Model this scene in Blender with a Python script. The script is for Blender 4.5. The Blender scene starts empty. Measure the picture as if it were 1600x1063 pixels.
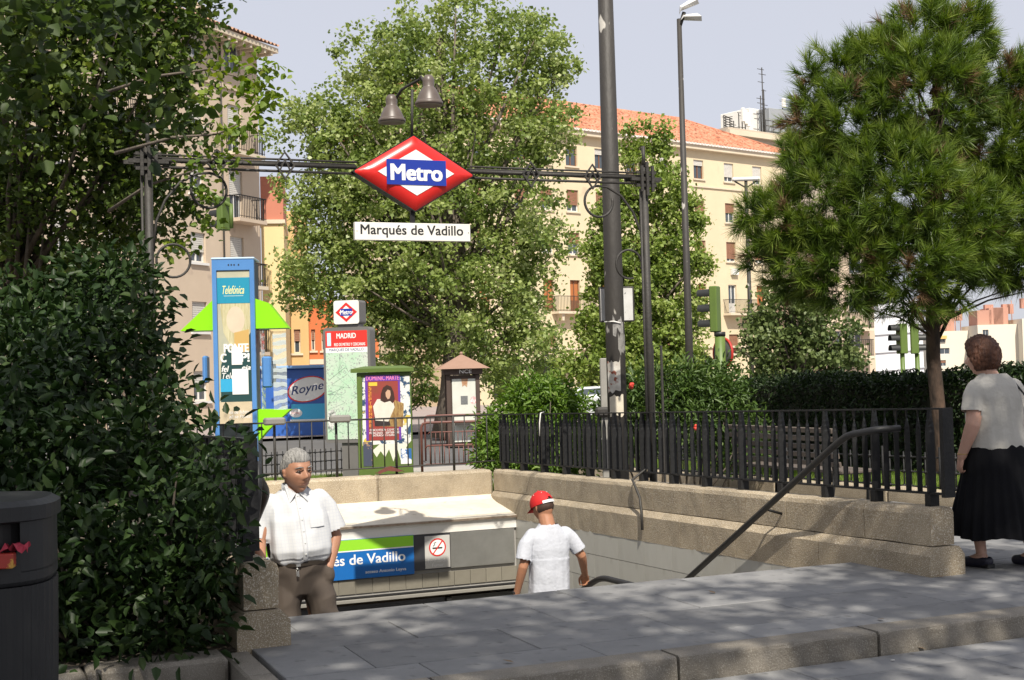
import bpy, bmesh, math, random
import numpy as np
from mathutils import Vector, Matrix, noise
random.seed(7); rng = np.random.default_rng(7)
SC = bpy.context.scene; COL = SC.collection; PI = math.pi; R = math.radians

# ---------------------------------------------------------------- camera, sky, sun, exposure
CAMH = 1.6; FPX = 2070.0
cd = bpy.data.cameras.new('camera'); cam = bpy.data.objects.new('camera', cd); COL.objects.link(cam)
cd.sensor_width = 36; cd.lens = FPX / 1600 * 36; cd.clip_start = 0.1; cd.clip_end = 3000
CR = Matrix.Rotation(R(90 + 1.48), 4, 'X') @ Matrix.Rotation(R(-1.55), 4, 'Z')
cam.matrix_world = Matrix.Translation((0, 0, CAMH)) @ CR
SC.camera = cam
SUN_EL = R(50); SUND = Vector((0.144 * math.cos(SUN_EL), -0.99 * math.cos(SUN_EL), math.sin(SUN_EL))).normalized()
W_ = bpy.data.worlds.new('World'); SC.world = W_; W_.use_nodes = True
nt = W_.node_tree; bg = nt.nodes['Background']
sky = nt.nodes.new('ShaderNodeTexSky'); sky.sky_type = 'NISHITA'; sky.sun_disc = False
sky.sun_elevation = SUN_EL; sky.sun_rotation = math.atan2(SUND.x, SUND.y)
sky.air_density = 1.0; sky.dust_density = 4.0; sky.ozone_density = 2.5; sky.altitude = 600
veil = nt.nodes.new('ShaderNodeMixRGB'); veil.blend_type = 'MIX'; veil.inputs[0].default_value = 0.80
veil.inputs[2].default_value = (5.9, 5.95, 6.5, 1)
nt.links.new(sky.outputs[0], veil.inputs[1]); nt.links.new(veil.outputs[0], bg.inputs[0])
bg.inputs[1].default_value = 0.10
sl = bpy.data.lights.new('sun', 'SUN'); sl.energy = 4.9; sl.angle = R(0.55); sl.color = (1.0, 0.93, 0.82)
so = bpy.data.objects.new('sun', sl); COL.objects.link(so)
so.rotation_euler = (-SUND).to_track_quat('-Z', 'Y').to_euler(); so.location = (0, 0, 40)
vs = SC.view_settings; vs.view_transform = 'Standard'; vs.look = 'None'; vs.gamma = 1; vs.exposure = 0.36
try: vs.use_curve_mapping = False
except Exception: pass
SC.cycles.max_bounces = 6; SC.cycles.diffuse_bounces = 3; SC.cycles.transparent_max_bounces = 8
try: SC.cycles.use_denoising = True
except Exception: pass

# ---------------------------------------------------------------- geometry of the place
def ray(px, py):
    return (CR.to_3x3() @ Vector(((px - 800) / FPX, -(py - 531.5) / FPX, -1.0)))
def P(px, py, Y):
    d = ray(px, py); d = d * (Y / d.y); return Vector((d.x, d.y, d.z + CAMH))
def Pz(px, py, z):
    d = ray(px, py); t = (z - CAMH) / d.z; return Vector((d.x * t, d.y * t, z))
TH = math.atan2(0.386, 0.9225); CU, SU = math.cos(TH), math.sin(TH)
def W(u, v, z=0.0): return Vector((CU * u - SU * v, SU * u + CU * v, z))
def UV(p): return (CU * p.x + SU * p.y, -SU * p.x + CU * p.y)
def Pu(px, py, u):                       # -> (v, z) on the vertical plane u = const
    d = ray(px, py); t = u / (CU * d.x + SU * d.y); return (-SU * d.x + CU * d.y) * t, CAMH + d.z * t
def Pv(px, py, v):                       # -> (u, z) on the vertical plane v = const
    d = ray(px, py); t = v / (-SU * d.x + CU * d.y); return (CU * d.x + SU * d.y) * t, CAMH + d.z * t
def gz(v): return 0.125 - 0.0225 * (min(max(v, 7.4), 30.0) - 7.4)

# ---------------------------------------------------------------- object helpers
def empty(name, label, cat, loc=(0, 0, 0), rz=0.0, group=None, kind=None):
    o = bpy.data.objects.new(name, None); COL.objects.link(o); o.location = loc; o.rotation_euler = (0, 0, rz)
    o.empty_display_size = 0.2
    return tag(o, label, cat, group, kind)
def tag(o, label=None, cat=None, group=None, kind=None):
    if label: o['label'] = label
    if cat: o['category'] = cat
    if group: o['group'] = group
    if kind: o['kind'] = kind
    return o
def link(name, me, parent=None, loc=None, rz=0.0):
    o = bpy.data.objects.new(name, me); COL.objects.link(o)
    if parent is not None: o.parent = parent
    if loc is not None: o.location = loc
    if rz: o.rotation_euler = (0, 0, rz)
    return o
def mesh_np(name, V, F, mat, smooth=False, attr=None):
    """V (n,3) array, F (m,k) int array (all faces same size)"""
    me = bpy.data.meshes.new(name); n = len(V); m, k = F.shape
    me.vertices.add(n); me.vertices.foreach_set('co', np.ascontiguousarray(V, dtype=np.float32).ravel())
    me.loops.add(m * k); me.loops.foreach_set('vertex_index', np.ascontiguousarray(F, dtype=np.int32).ravel())
    me.polygons.add(m); me.polygons.foreach_set('loop_start', np.arange(0, m * k, k, dtype=np.int32))
    me.polygons.foreach_set('loop_total', np.full(m, k, dtype=np.int32))
    if smooth: me.polygons.foreach_set('use_smooth', np.ones(m, dtype=bool))
    me.update(calc_edges=True)
    if attr is not None:
        a = me.attributes.new('tint', 'FLOAT', 'POINT'); a.data.foreach_set('value', np.ascontiguousarray(attr, dtype=np.float32))
    me.materials.append(mat)
    return me
class M:
    def __init__(s): s.v = []; s.f = []; s.sm = []
    def add(s, vs, fs, smooth=False):
        b = len(s.v); s.v += [tuple(p) for p in vs]
        for f in fs: s.f.append(tuple(i + b for i in f)); s.sm.append(smooth)
        return s
    def box(s, x0, x1, y0, y1, z0, z1, c=0.0):
        if c <= 0:
            vs = [(x, y, z) for z in (z0, z1) for y in (y0, y1) for x in (x0, x1)]
            return s.add(vs, [(0, 2, 3, 1), (4, 5, 7, 6), (0, 1, 5, 4), (2, 6, 7, 3), (0, 4, 6, 2), (1, 3, 7, 5)])
        vs = []
        for (a, b_, zz) in ((c, c, z0), (0, 0, z0 + c), (0, 0, z1 - c), (c, c, z1)):
            xa, xb, ya, yb = x0 + a, x1 - a, y0 + a, y1 - a
            if a: q = [(xa, ya), (xb, ya), (xb, yb), (xa, yb)]; q = [(q[0]), (q[0]), q[1], q[1], q[2], q[2], q[3], q[3]]
            else: q = [(x0, y0 + c), (x0 + c, y0), (x1 - c, y0), (x1, y0 + c), (x1, y1 - c), (x1 - c, y1), (x0 + c, y1), (x0, y1 - c)]
            if a: q = [(x0 + c, y0 + c), (x1 - c, y0 + c), (x1 - c, y1 - c), (x0 + c, y1 - c)]
            vs.append([(x, y, zz) for x, y in q])
        b = vs[0] + vs[1] + vs[2] + vs[3]
        B0, M0, M1, T0 = 0, 4, 12, 20
        fs = [(3, 2, 1, 0), (20, 21, 22, 23)]
        for i in range(8):
            j = (i + 1) % 8; fs.append((M0 + i, M0 + j, M1 + j, M1 + i))
        # ring index: 0 left-front(y+c) 1 front-left ; corner k uses ring (2k,2k+1)
        for k in range(4):
            a1, a2 = 2 * k, 2 * k + 1; nk = (k + 1) % 4
            fs.append((M1 + a1, M1 + a2, T0 + k)); fs.append((M1 + a2, M1 + (a2 + 1) % 8, T0 + nk, T0 + k))
            fs.append((M0 + a2, M0 + a1, k)); fs.append((M0 + (a2 + 1) % 8, M0 + a2, k, nk))
        return s.add(b, fs)
    def quad(s, a, b, c, d): return s.add([a, b, c, d], [(0, 1, 2, 3)])
    def tube(s, pts, r, n=8, cap=True, smooth=True, flat=None):
        pts = [Vector(p) for p in pts]; k = len(pts)
        rs = r if isinstance(r, (list, tuple)) else [r] * k
        vs = []; t0 = (pts[1] - pts[0]).normalized()
        up = Vector((0, 0, 1)) if abs(t0.z) < 0.9 else Vector((1, 0, 0))
        nx = t0.cross(up).normalized()
        for i, p in enumerate(pts):
            t = (pts[min(i + 1, k - 1)] - pts[max(i - 1, 0)])
            if t.length < 1e-9: t = t0
            t.normalize(); nx = (nx - t * nx.dot(t))
            if nx.length < 1e-6: nx = t.orthogonal()
            nx.normalize(); ny = t.cross(nx)
            rr = rs[i]; ra, rb = rr if isinstance(rr, tuple) else (rr, rr)
            for j in range(n):
                a = 2 * PI * (j + 0.5 * (n == 4)) / n; vs.append(p + nx * (math.cos(a) * ra) + ny * (math.sin(a) * rb))
        fs = [(i * n + j, i * n + (j + 1) % n, (i + 1) * n + (j + 1) % n, (i + 1) * n + j) for i in range(k - 1) for j in range(n)]
        s.add(vs, fs, smooth)
        if cap:
            b = len(s.v) - len(vs); s.f.append(tuple(b + j for j in range(n - 1, -1, -1))); s.sm.append(False)
            s.f.append(tuple(b + (k - 1) * n + j for j in range(n))); s.sm.append(False)
        return s
    def lathe(s, prof, c=(0, 0, 0), n=16, smooth=True, axis='z'):
        vs = []
        for (r, z) in prof:
            for j in range(n):
                a = 2 * PI * j / n; x, y = r * math.cos(a), r * math.sin(a)
                vs.append((c[0] + x, c[1] + y, c[2] + z) if axis == 'z' else (c[0] + x, c[1] + z, c[2] + y) if axis == 'y' else (c[0] + z, c[1] + x, c[2] + y))
        k = len(prof)
        return s.add(vs, [(i * n + j, i * n + (j + 1) % n, (i + 1) * n + (j + 1) % n, (i + 1) * n + j) for i in range(k - 1) for j in range(n)], smooth)
    def prism(s, poly, y0, y1):             # poly in xz, extruded in y
        n = len(poly); vs = [(x, y0, z) for x, z in poly] + [(x, y1, z) for x, z in poly]
        return s.add(vs, [tuple(range(n)), tuple(range(2 * n - 1, n - 1, -1))] + [(i, i + n, (i + 1) % n + n, (i + 1) % n) for i in range(n)])
    def extr(s, poly, p0, p1, fn):          # generic: section poly (a,b) swept from p0 to p1, fn(a,b,t)
        n = len(poly); vs = [fn(a, b, p0) for a, b in poly] + [fn(a, b, p1) for a, b in poly]
        return s.add(vs, [tuple(range(n)), tuple(range(2 * n - 1, n - 1, -1))] + [(i, i + n, (i + 1) % n + n, (i + 1) % n) for i in range(n)])
    def ball(s, c, r, n=10, m=7):
        rx, ry, rz = r if isinstance(r, tuple) else (r, r, r)
        vs = []
        for i in range(m + 1):
            t = PI * i / m
            for j in range(n):
                a = 2 * PI * j / n; vs.append((c[0] + rx * math.sin(t) * math.cos(a), c[1] + ry * math.sin(t) * math.sin(a), c[2] + rz * math.cos(t)))
        return s.add(vs, [(i * n + j, (i + 1) * n + j, (i + 1) * n + (j + 1) % n, i * n + (j + 1) % n) for i in range(m) for j in range(n)], True)
    def mesh(s, name, mat, recalc=True):
        me = bpy.data.meshes.new(name); me.from_pydata(s.v, [], s.f)
        me.polygons.foreach_set('use_smooth', s.sm)
        if recalc:
            bm = bmesh.new(); bm.from_mesh(me); bmesh.ops.recalc_face_normals(bm, faces=bm.faces); bm.to_mesh(me); bm.free()
        me.materials.append(mat); me.update(); return me
    def build(s, name, mat, parent=None, loc=None, rz=0.0, recalc=True):
        return link(name, s.mesh(name, mat, recalc), parent, loc, rz)
def copy_tree(o, parent=None):
    c = o.copy(); COL.objects.link(c); c.parent = parent
    for ch in [x for x in bpy.data.objects if x.parent == o]: copy_tree(ch, c)
    return c

# ---------------------------------------------------------------- materials
def mat(name, col, rough=0.7, col2=None, scale=8.0, amt=0.5, bump=0.0, bscale=60.0, metal=0.0, rand=0.0, spec=0.5, detail=6, speck=None, thresh=None, coords='Object', stretch=None):
    m = bpy.data.materials.new(name); m.use_nodes = True; t = m.node_tree; N = t.nodes; L = t.links
    b = N['Principled BSDF']; b.inputs['Roughness'].default_value = rough; b.inputs['Metallic'].default_value = metal
    b.inputs['Specular IOR Level'].default_value = spec
    c = (*col, 1); b.inputs['Base Color'].default_value = c
    tc = N.new('ShaderNodeTexCoord'); src = tc.outputs[coords]
    if coords == 'World': pass
    if stretch:
        mp = N.new('ShaderNodeMapping'); mp.inputs['Scale'].default_value = stretch; L.new(src, mp.inputs[0]); src = mp.outputs[0]
    cur = None
    if col2 is not None:
        n1 = N.new('ShaderNodeTexNoise'); n1.inputs['Scale'].default_value = scale; n1.inputs['Detail'].default_value = detail
        n1.inputs['Roughness'].default_value = 0.65; L.new(src, n1.inputs['Vector'])
        rp = N.new('ShaderNodeValToRGB'); lo, hi = thresh or (0.5 - 0.25 / max(amt, .01) * 0.5, 0.5 + 0.25 / max(amt, .01) * 0.5)
        rp.color_ramp.elements[0].position = max(lo, 0); rp.color_ramp.elements[1].position = min(hi, 1)
        rp.color_ramp.elements[0].color = c; rp.color_ramp.elements[1].color = (*col2, 1)
        L.new(n1.outputs['Fac'], rp.inputs[0]); cur = rp.outputs[0]
    if speck is not None:
        n2 = N.new('ShaderNodeTexNoise'); n2.inputs['Scale'].default_value = speck[1]; n2.inputs['Detail'].default_value = 2; L.new(src, n2.inputs['Vector'])
        r2 = N.new('ShaderNodeValToRGB'); r2.color_ramp.elements[0].position = speck[2]; r2.color_ramp.elements[1].position = speck[3]
        L.new(n2.outputs['Fac'], r2.inputs[0])
        mx = N.new('ShaderNodeMixRGB'); L.new(r2.outputs[0], mx.inputs[0]); mx.inputs[2].default_value = (*speck[0], 1)
        if cur: L.new(cur, mx.inputs[1])
        else: mx.inputs[1].default_value = c
        cur = mx.outputs[0]
    if rand > 0:
        oi = N.new('ShaderNodeObjectInfo'); mr = N.new('ShaderNodeMapRange')
        mr.inputs['To Min'].default_value = 1 - rand; mr.inputs['To Max'].default_value = 1 + rand; L.new(oi.outputs['Random'], mr.inputs['Value'])
        hs = N.new('ShaderNodeHueSaturation'); L.new(mr.outputs[0], hs.inputs['Value'])
        if cur: L.new(cur, hs.inputs['Color'])
        else: hs.inputs['Color'].default_value = c
        cur = hs.outputs[0]
    if cur: L.new(cur, b.inputs['Base Color'])
    if bump > 0:
        n3 = N.new('ShaderNodeTexNoise'); n3.inputs['Scale'].default_value = bscale; n3.inputs['Detail'].default_value = 5; L.new(src, n3.inputs['Vector'])
        bp = N.new('ShaderNodeBump'); bp.inputs['Strength'].default_value = min(bump, 1); bp.inputs['Distance'].default_value = 0.02 if bscale < 50 else 0.006
        L.new(n3.outputs['Fac'], bp.inputs['Height']); L.new(bp.outputs[0], b.inputs['Normal'])
    return m
def leaf_mat(name, cols, trans=0.3, rough=0.5, spec=0.35, tcol=None):
    m = bpy.data.materials.new(name); m.use_nodes = True; t = m.node_tree; N = t.nodes; L = t.links
    b = N['Principled BSDF']; b.inputs['Roughness'].default_value = rough; b.inputs['Specular IOR Level'].default_value = spec
    at = N.new('ShaderNodeAttribute'); at.attribute_name = 'tint'
    rp = N.new('ShaderNodeValToRGB'); el = rp.color_ramp.elements
    for i, c in enumerate(cols):
        p = i / (len(cols) - 1)
        e = el[0] if i == 0 else el[-1] if i == len(cols) - 1 else el.new(p)
        e.position = p; e.color = (*c, 1)
    L.new(at.outputs['Fac'], rp.inputs[0]); L.new(rp.outputs[0], b.inputs['Base Color'])
    tr = N.new('ShaderNodeBsdfTranslucent'); mx = N.new('ShaderNodeMixShader'); mx.inputs[0].default_value = trans
    hs = N.new('ShaderNodeHueSaturation'); hs.inputs['Saturation'].default_value = 1.15; hs.inputs['Value'].default_value = 1.6
    L.new(rp.outputs[0], hs.inputs['Color']); L.new(hs.outputs[0], tr.inputs['Color'])
    out = N['Material Output']; L.new(b.outputs[0], mx.inputs[1]); L.new(tr.outputs[0], mx.inputs[2]); L.new(mx.outputs[0], out.inputs['Surface'])
    return m
def glass_mat(name, col=(0.05, 0.07, 0.09), rough=0.05):
    return mat(name, col, rough, spec=0.8)
GRANITE = mat('granite', (0.40, 0.325, 0.22), 0.85, (0.22, 0.175, 0.115), 3.5, 0.6, bump=0.9, bscale=70, rand=0.10, speck=((0.62, 0.56, 0.46), 150, 0.55, 0.64))
GRANITE2 = mat('granite_kerb', (0.25, 0.225, 0.19), 0.9, (0.155, 0.135, 0.105), 4.0, 0.6, bump=0.9, bscale=80, rand=0.12, speck=((0.32, 0.30, 0.26), 170, 0.56, 0.66))
SLAB = mat('paving_stone', (0.235, 0.234, 0.232), 0.8, (0.155, 0.156, 0.158), 1.3, 0.95, bump=0.35, bscale=90, rand=0.14, speck=((0.10, 0.10, 0.10), 9, 0.60, 0.75))
MORTAR = mat('joint_grout', (0.09, 0.085, 0.08), 0.95, (0.14, 0.13, 0.12), 12)
WHITEPANEL = mat('wall_panel', (0.50, 0.49, 0.44), 0.45, (0.37, 0.355, 0.31), 1.3, 0.7, rand=0.05, speck=((0.28, 0.25, 0.2), 5, 0.62, 0.85), stretch=(1, 1, 0.35))
IRON = mat('dark_painted_iron', (0.009, 0.0092, 0.010), 0.55, (0.020, 0.020, 0.020), 9, 0.6, bump=0.2, bscale=40, spec=0.3, rand=0.15)
IRON2 = mat('weathered_iron', (0.024, 0.023, 0.021), 0.6, (0.045, 0.04, 0.034), 14, 0.5, bump=0.2, bscale=40)
RUBBER = mat('black_handrail', (0.012, 0.012, 0.013), 0.5, (0.02, 0.02, 0.02), 20)
WHITE = mat('white_paint', (0.80, 0.79, 0.75), 0.5, (0.70, 0.68, 0.62), 3, 0.6)
WHITEFLAT = mat('white_print', (0.80, 0.80, 0.78), 0.6)
STEEL = mat('brushed_steel', (0.60, 0.60, 0.58), 0.28, (0.42, 0.42, 0.40), 2, 0.6, metal=0.85)
BLACK = mat('black_print', (0.015, 0.015, 0.016), 0.6)
def flat(name, c, r=0.5): return mat(name, c, r)
RED = flat('sign_red', (0.62, 0.022, 0.018), 0.28); BLUE = flat('sign_blue', (0.012, 0.035, 0.30), 0.3)
SIGNBLUE = flat('panel_blue', (0.012, 0.13, 0.42), 0.3); SIGNGREEN = flat('panel_green', (0.27, 0.62, 0.03), 0.35)
GREY = mat('concrete', (0.36, 0.35, 0.33), 0.9, (0.28, 0.27, 0.25), 5, bump=0.3)

# ---------------------------------------------------------------- text and flat print (local plane: x right, z up, faces -y)
def text_obj(name, s, cx, cz, w, h, m, parent, y=-0.002, bold=0.0, shear=0.0, th=0.0015, fit_h=None):
    cu = bpy.data.curves.new('t', 'FONT'); cu.body = s; cu.shear = shear; cu.extrude = 0.01; cu.resolution_u = 3
    o = bpy.data.objects.new('t', cu); COL.objects.link(o)
    dg = bpy.context.evaluated_depsgraph_get(); me = bpy.data.meshes.new_from_object(o.evaluated_get(dg))
    bpy.data.objects.remove(o); bpy.data.curves.remove(cu)
    n = len(me.vertices); c = np.empty(n * 3); me.vertices.foreach_get('co', c); c = c.reshape(-1, 3)
    mn, mx = c.min(0), c.max(0); sx = w / (mx[0] - mn[0]); sy = h / (mx[1] - mn[1])
    X = (c[:, 0] - (mn[0] + mx[0]) / 2) * sx + cx; Z = (c[:, 1] - (mn[1] + mx[1]) / 2) * sy + cz
    Y = y - (c[:, 2] + 0.01) / 0.02 * th
    if bold > 0:
        dx = bold * h * .9; nf = len(me.polygons); base = [tuple(p.vertices) for p in me.polygons]; V = []; F = []
        for k, (ox, oz) in enumerate(((-1, -.6), (1, -.6), (-1, .6), (1, .6), (0, 0))):
            V.append(np.stack([X * 1.0 + ox * dx, Y - k * .00012, Z + oz * dx], 1)); F += [tuple(i + k * n for i in f) for f in base]
        V = np.concatenate(V); me = bpy.data.meshes.new(name); me.from_pydata(V.tolist(), [], F)
    else: me.vertices.foreach_set('co', np.stack([X, Y, Z], 1).ravel())
    me.materials.clear(); me.materials.append(m); me.name = name; me.update()
    return link(name, me, parent)
def poly(name, pts, m, parent, y=-0.001, th=0.001):
    return M().prism(pts, y - th, y).build(name, m, parent)
def rect(x0, x1, z0, z1): return [(x0, z0), (x1, z0), (x1, z1), (x0, z1)]
def ell(cx, cz, a, b, n=20, t0=0, t1=2 * PI): return [(cx + a * math.cos(t0 + (t1 - t0) * i / n), cz + b * math.sin(t0 + (t1 - t0) * i / n)) for i in range(n)]

# ---------------------------------------------------------------- ground
ASPH = mat('asphalt', (0.085, 0.085, 0.088), 0.9, (0.12, 0.118, 0.115), 0.6, 0.5, bump=0.4, bscale=60)
PAVE_FAR = mat('far_pavement', (0.34, 0.29, 0.27), 0.9, (0.27, 0.23, 0.22), 1.2, 0.5)
SOIL = mat('soil', (0.07, 0.055, 0.04), 0.95, (0.11, 0.09, 0.065), 5, bump=0.8, bscale=30)
PLAZA = mat('plaza_paving', (0.40, 0.37, 0.33), 0.85, (0.30, 0.28, 0.25), 1.5, 0.5, bump=0.3)
def sheet(name, u0, u1, v0, v1, m, dz=0.0, nv=8, zf=gz, nu=1):
    b = M()
    for i in range(nv):
        va, vb = v0 + (v1 - v0) * i / nv, v0 + (v1 - v0) * (i + 1) / nv
        for j in range(nu):
            ua, ub = u0 + (u1 - u0) * j / nu, u0 + (u1 - u0) * (j + 1) / nu
            b.quad(W(ua, va, zf(va) + dz), W(ub, va, zf(va) + dz), W(ub, vb, zf(vb) + dz), W(ua, vb, zf(vb) + dz))
    return tag(b.build(name, m, recalc=False), kind='structure')
UL, UR, VS, VE = 1.45, 6.45, 8.22, 15.95          # the stair well's outer lines
g = M()
def gcell(u0, u1, v0, v1, zf): 
    g.quad(W(u0, v0, zf(v0)), W(u1, v0, zf(v0)), W(u1, v1, zf(v1)), W(u0, v1, zf(v1)))
low = lambda v: -0.045
up = lambda v: 0.08
for (a, b) in ((-900, 1.5), (1.5, 900)): gcell(a, b, -200, 6.05, low)
gcell(-900, 1.5, 6.05, 7.4, low)
gcell(1.5, 6.4, 6.05, 8.2, up); gcell(6.4, 900, 6.05, 8.2, up)
gb = lambda v: gz(v) - 0.045
for (a, b) in ((7.4, 12), (12, 15.9)): gcell(-900, 1.5, a, b, gb)
for (a, b) in ((8.2, 12), (12, 15.9)): gcell(6.4, 900, a, b, gb)
for (a, b) in ((15.9, 20), (20, 30), (30, 60), (60, 200), (200, 1500)):
    gcell(-900, 900, a, b, gb)
tag(g.build('ground', MORTAR, recalc=False), kind='structure')
sheet('plaza', -30, 10.0, 15.95, 26.5, PLAZA, 0.0, 8)
sheet('road', -300, 300, 27.0, 44.0, ASPH, -0.035, 6)
sheet('far_pavement', -300, 300, 44.0, 130, PAVE_FAR, 0.06, 6)
# paving slabs ------------------------------------------------------------
pv = empty('pavement', None, None, kind='structure')
slab_cache = {}
def slab(par, u0, u1, v0, v1, z, th=0.05, m=SLAB, name='paving_slab', c=0.004, tilt=True, seg=0):
    k = (round(u1 - u0, 3), round(v1 - v0, 3), th, c)
    if k not in slab_cache:
        slab_cache[k] = M().box(0.002, u1 - u0 - 0.002, 0.002, v1 - v0 - 0.002, -th, 0, c).mesh(name, m)
    p = W(u0, v0, z + random.uniform(-0.002, 0.002)); o = link(name, slab_cache[k], par, p, TH)
    if tilt: o.rotation_euler = (random.uniform(-.002, .002), random.uniform(-.002, .002), TH)
    return o
for (v0, v1, off, wd) in ((6.21, 6.55, 0.45, 0.92), (6.55, 7.18, 0.22, 0.92), (7.18, 7.76, 0.66, 0.92), (7.76, 8.24, 0.1, 0.95)):
    u = 1.47 + off * 0 ; first = True
    while u < 13.5:
        w = off + 0.25 if first else wd; first = False
        if not (v1 > 7.40 and u + w > 6.14 and u < 6.46 and False): slab(pv, u, u + w, v0, v1, 0.125)
        u += w
def sl(v): return gz(v)
v = 8.24; r_ = 0
while v < 13.4:
    u = 6.47 + 0.0; first = True; off = random.uniform(.2, .9)
    while u < 9.9:
        w = min(off if first else 0.92, 9.92 - u); first = False
        if w > 0.1: slab(pv, u, u + w, v, v + 0.6, gz(v + .3), 0.04)
        u += w
    v += 0.6; r_ += 1
lp = empty('lower_pavement', None, None, kind='structure')
v = 3.2
while v < 5.9:
    u = 1.6 - 3.6 + random.uniform(0, .5)
    dv = min(0.62, 5.98 - v)
    while u < 8.5:
        slab(lp, u, u + 0.95, v, v + dv, 0.0, 0.04); u += 0.95
    v += dv
sheet('kerb_foot', -2.2, 1.46, 5.98, 7.0, SLAB, 0.0, 1, zf=lambda v: -0.01)
kb = empty('kerb', None, None, kind='structure')
u = 1.46; kj = [1.46, 2.10, 3.39, 4.65, 5.93, 7.2, 8.5, 9.8, 11.1, 12.4]
def kerb_stone(u0, u1, v0, v1, z, par, th=0.2, mt=GRANITE2, flip=False, r=0.035):
    sec = [(0, -th), (0, -r), (r * 0.3, -r * .3), (r, 0), (v1 - v0, 0), (v1 - v0, -th)]
    b = M(); n = 9; L = u1 - u0
    vs = []
    for i in range(n + 1):
        x = 0.009 + (L - 0.018) * i / n
        jt = 0 if i in (0, n) else 1
        for (a, zz) in sec: vs.append((x, a + (random.uniform(-.005, .005) if a < .02 else 0), zz + (random.uniform(-.004, .003) if zz > -.1 and a < .05 else 0)))
    k = len(sec); fs = [tuple(range(k)), tuple(range(n * k + k - 1, n * k - 1, -1))]
    fs += [(i * k + j, i * k + (j + 1) % k, (i + 1) * k + (j + 1) % k, (i + 1) * k + j) for i in range(n) for j in range(k)]
    b.add(vs, fs); return b.build('kerb_stone', mt, par, W(u0, v0, z), TH)
for a, b in zip(kj[:-1], kj[1:]): kerb_stone(a, b, 6.0, 6.20, 0.128, kb, r=0.02)
# kerb on the left end of the platform, running along v
for (a, b) in ((6.0, 6.7), (6.7, 7.33)):
    o = M().box(0, 0.14, 0.003, b - a - 0.003, -0.2, 0, 0.012).build('kerb_stone', GRANITE2, kb, W(1.31, a, 0.122), TH)
# planter bed and its stone edge on the left
edge = empty('planter_edging', 'low granite edging round the soil bed under the big dark bush', 'edging', W(1.3, 7.1, 0))
edge.rotation_euler = (0, 0, TH)
x = 0.0
for L in (0.72, 0.85, 0.85, 0.85, 0.85, 0.85):
    M().box(-x - L + .004, -x - .004, 0, 0.26, -0.05, 0.14 + random.uniform(-.006, .006), 0.02).build('edging_stone', GRANITE2, edge); x += L
sheet('flower_bed', -9, 1.40, 7.34, 15.9, SOIL, 0.0, 4, zf=lambda v: gz(v) + 0.0)

# ---------------------------------------------------------------- stair well: granite parapets, panels, steps
def parapet(name, label, u_in, sgn, joints_top, joints_pl):
    """u_in: inner face line, sgn +1 = wall body lies on +u side; local frame: x=u y=v at (u_in, 7.39)"""
    t = empty(name, label, 'wall', W(u_in, 7.39, 0), TH)
    def sec_mesh(sec, v0, v1, nm, chips=0.006):
        n = max(3, int((v1 - v0) / 0.12)); b = M(); vs = []; k = len(sec)
        for i in range(n + 1):
            y = v0 + 0.004 + (v1 - v0 - 0.008) * i / n
            for (a, z) in sec:
                jx = random.uniform(-chips, chips) * 0.5 if 0 < i < n else 0
                vs.append((sgn * (a + jx), y, z + gz(y + 7.39) + (jx if z > .2 else 0)))
        fs = [tuple(range(k)), tuple(range(n * k + k - 1, n * k - 1, -1))]
        fs += [(i * k + j, i * k + (j + 1) % k, (i + 1) * k + (j + 1) % k, (i + 1) * k + j) for i in range(n) for j in range(k)]
        return b.add(vs, fs).build(nm, GRANITE, t)
    top = [(0.055, 0.205), (0.05, 0.42), (0.062, 0.452), (0.09, 0.468), (0.215, 0.468), (0.24, 0.455), (0.252, 0.425), (0.25, 0.205)]
    pl = [(0.0, -0.10), (0.0, 0.14), (0.012, 0.155), (0.05, 0.198), (0.255, 0.198), (0.288, 0.155), (0.30, 0.14), (0.30, -0.10)]
    for a, b in zip(joints_top[:-1], joints_top[1:]): sec_mesh(top, a, b, 'granite_block')
    for a, b in zip(joints_pl[:-1], joints_pl[1:]): sec_mesh(pl, a - (0.045 if a == 0 else 0), b, 'plinth_block')
    return t
jt = [0, 0.74, 1.75, 2.35, 3.05, 4.0, 4.9, 6.0, 7.1, 8.16]; jp = [0, 1.25, 2.45, 3.4, 4.55, 5.8, 7.0, 8.16]
parapet('granite_parapet', 'long granite parapet right of the metro stairs, carrying the twisted bar fence', 6.15, 1, jt, jp)
parapet('granite_parapet', 'granite parapet left of the metro stairs whose end block shows beside the bush', 1.69, -1, [0, 1.1, 2.2, 3.3, 4.4, 5.5, 6.6, 8.16], [0, 1.1, 2.3, 3.5, 4.7, 5.9, 8.16])
bw = empty('granite_back_wall', 'sunlit granite wall at the far end of the stair well behind the white slab', 'wall', W(1.75, 15.55, 0), TH)
for a, b in zip([-.08, 1.5, 2.95], [1.5, 2.95, 4.45]):
    o = M().box(a + .003, b - .003, 0, 0.30, -0.02, 0.405, 0.03).build('granite_block', GRANITE, bw); 
    o.location.z = -0.055 + 0.055
    M().box(a + .003, b - .003, 0.02, 0.30, -0.9, -0.024, 0.0).build('plinth_block', GRANITE, bw)
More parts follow.
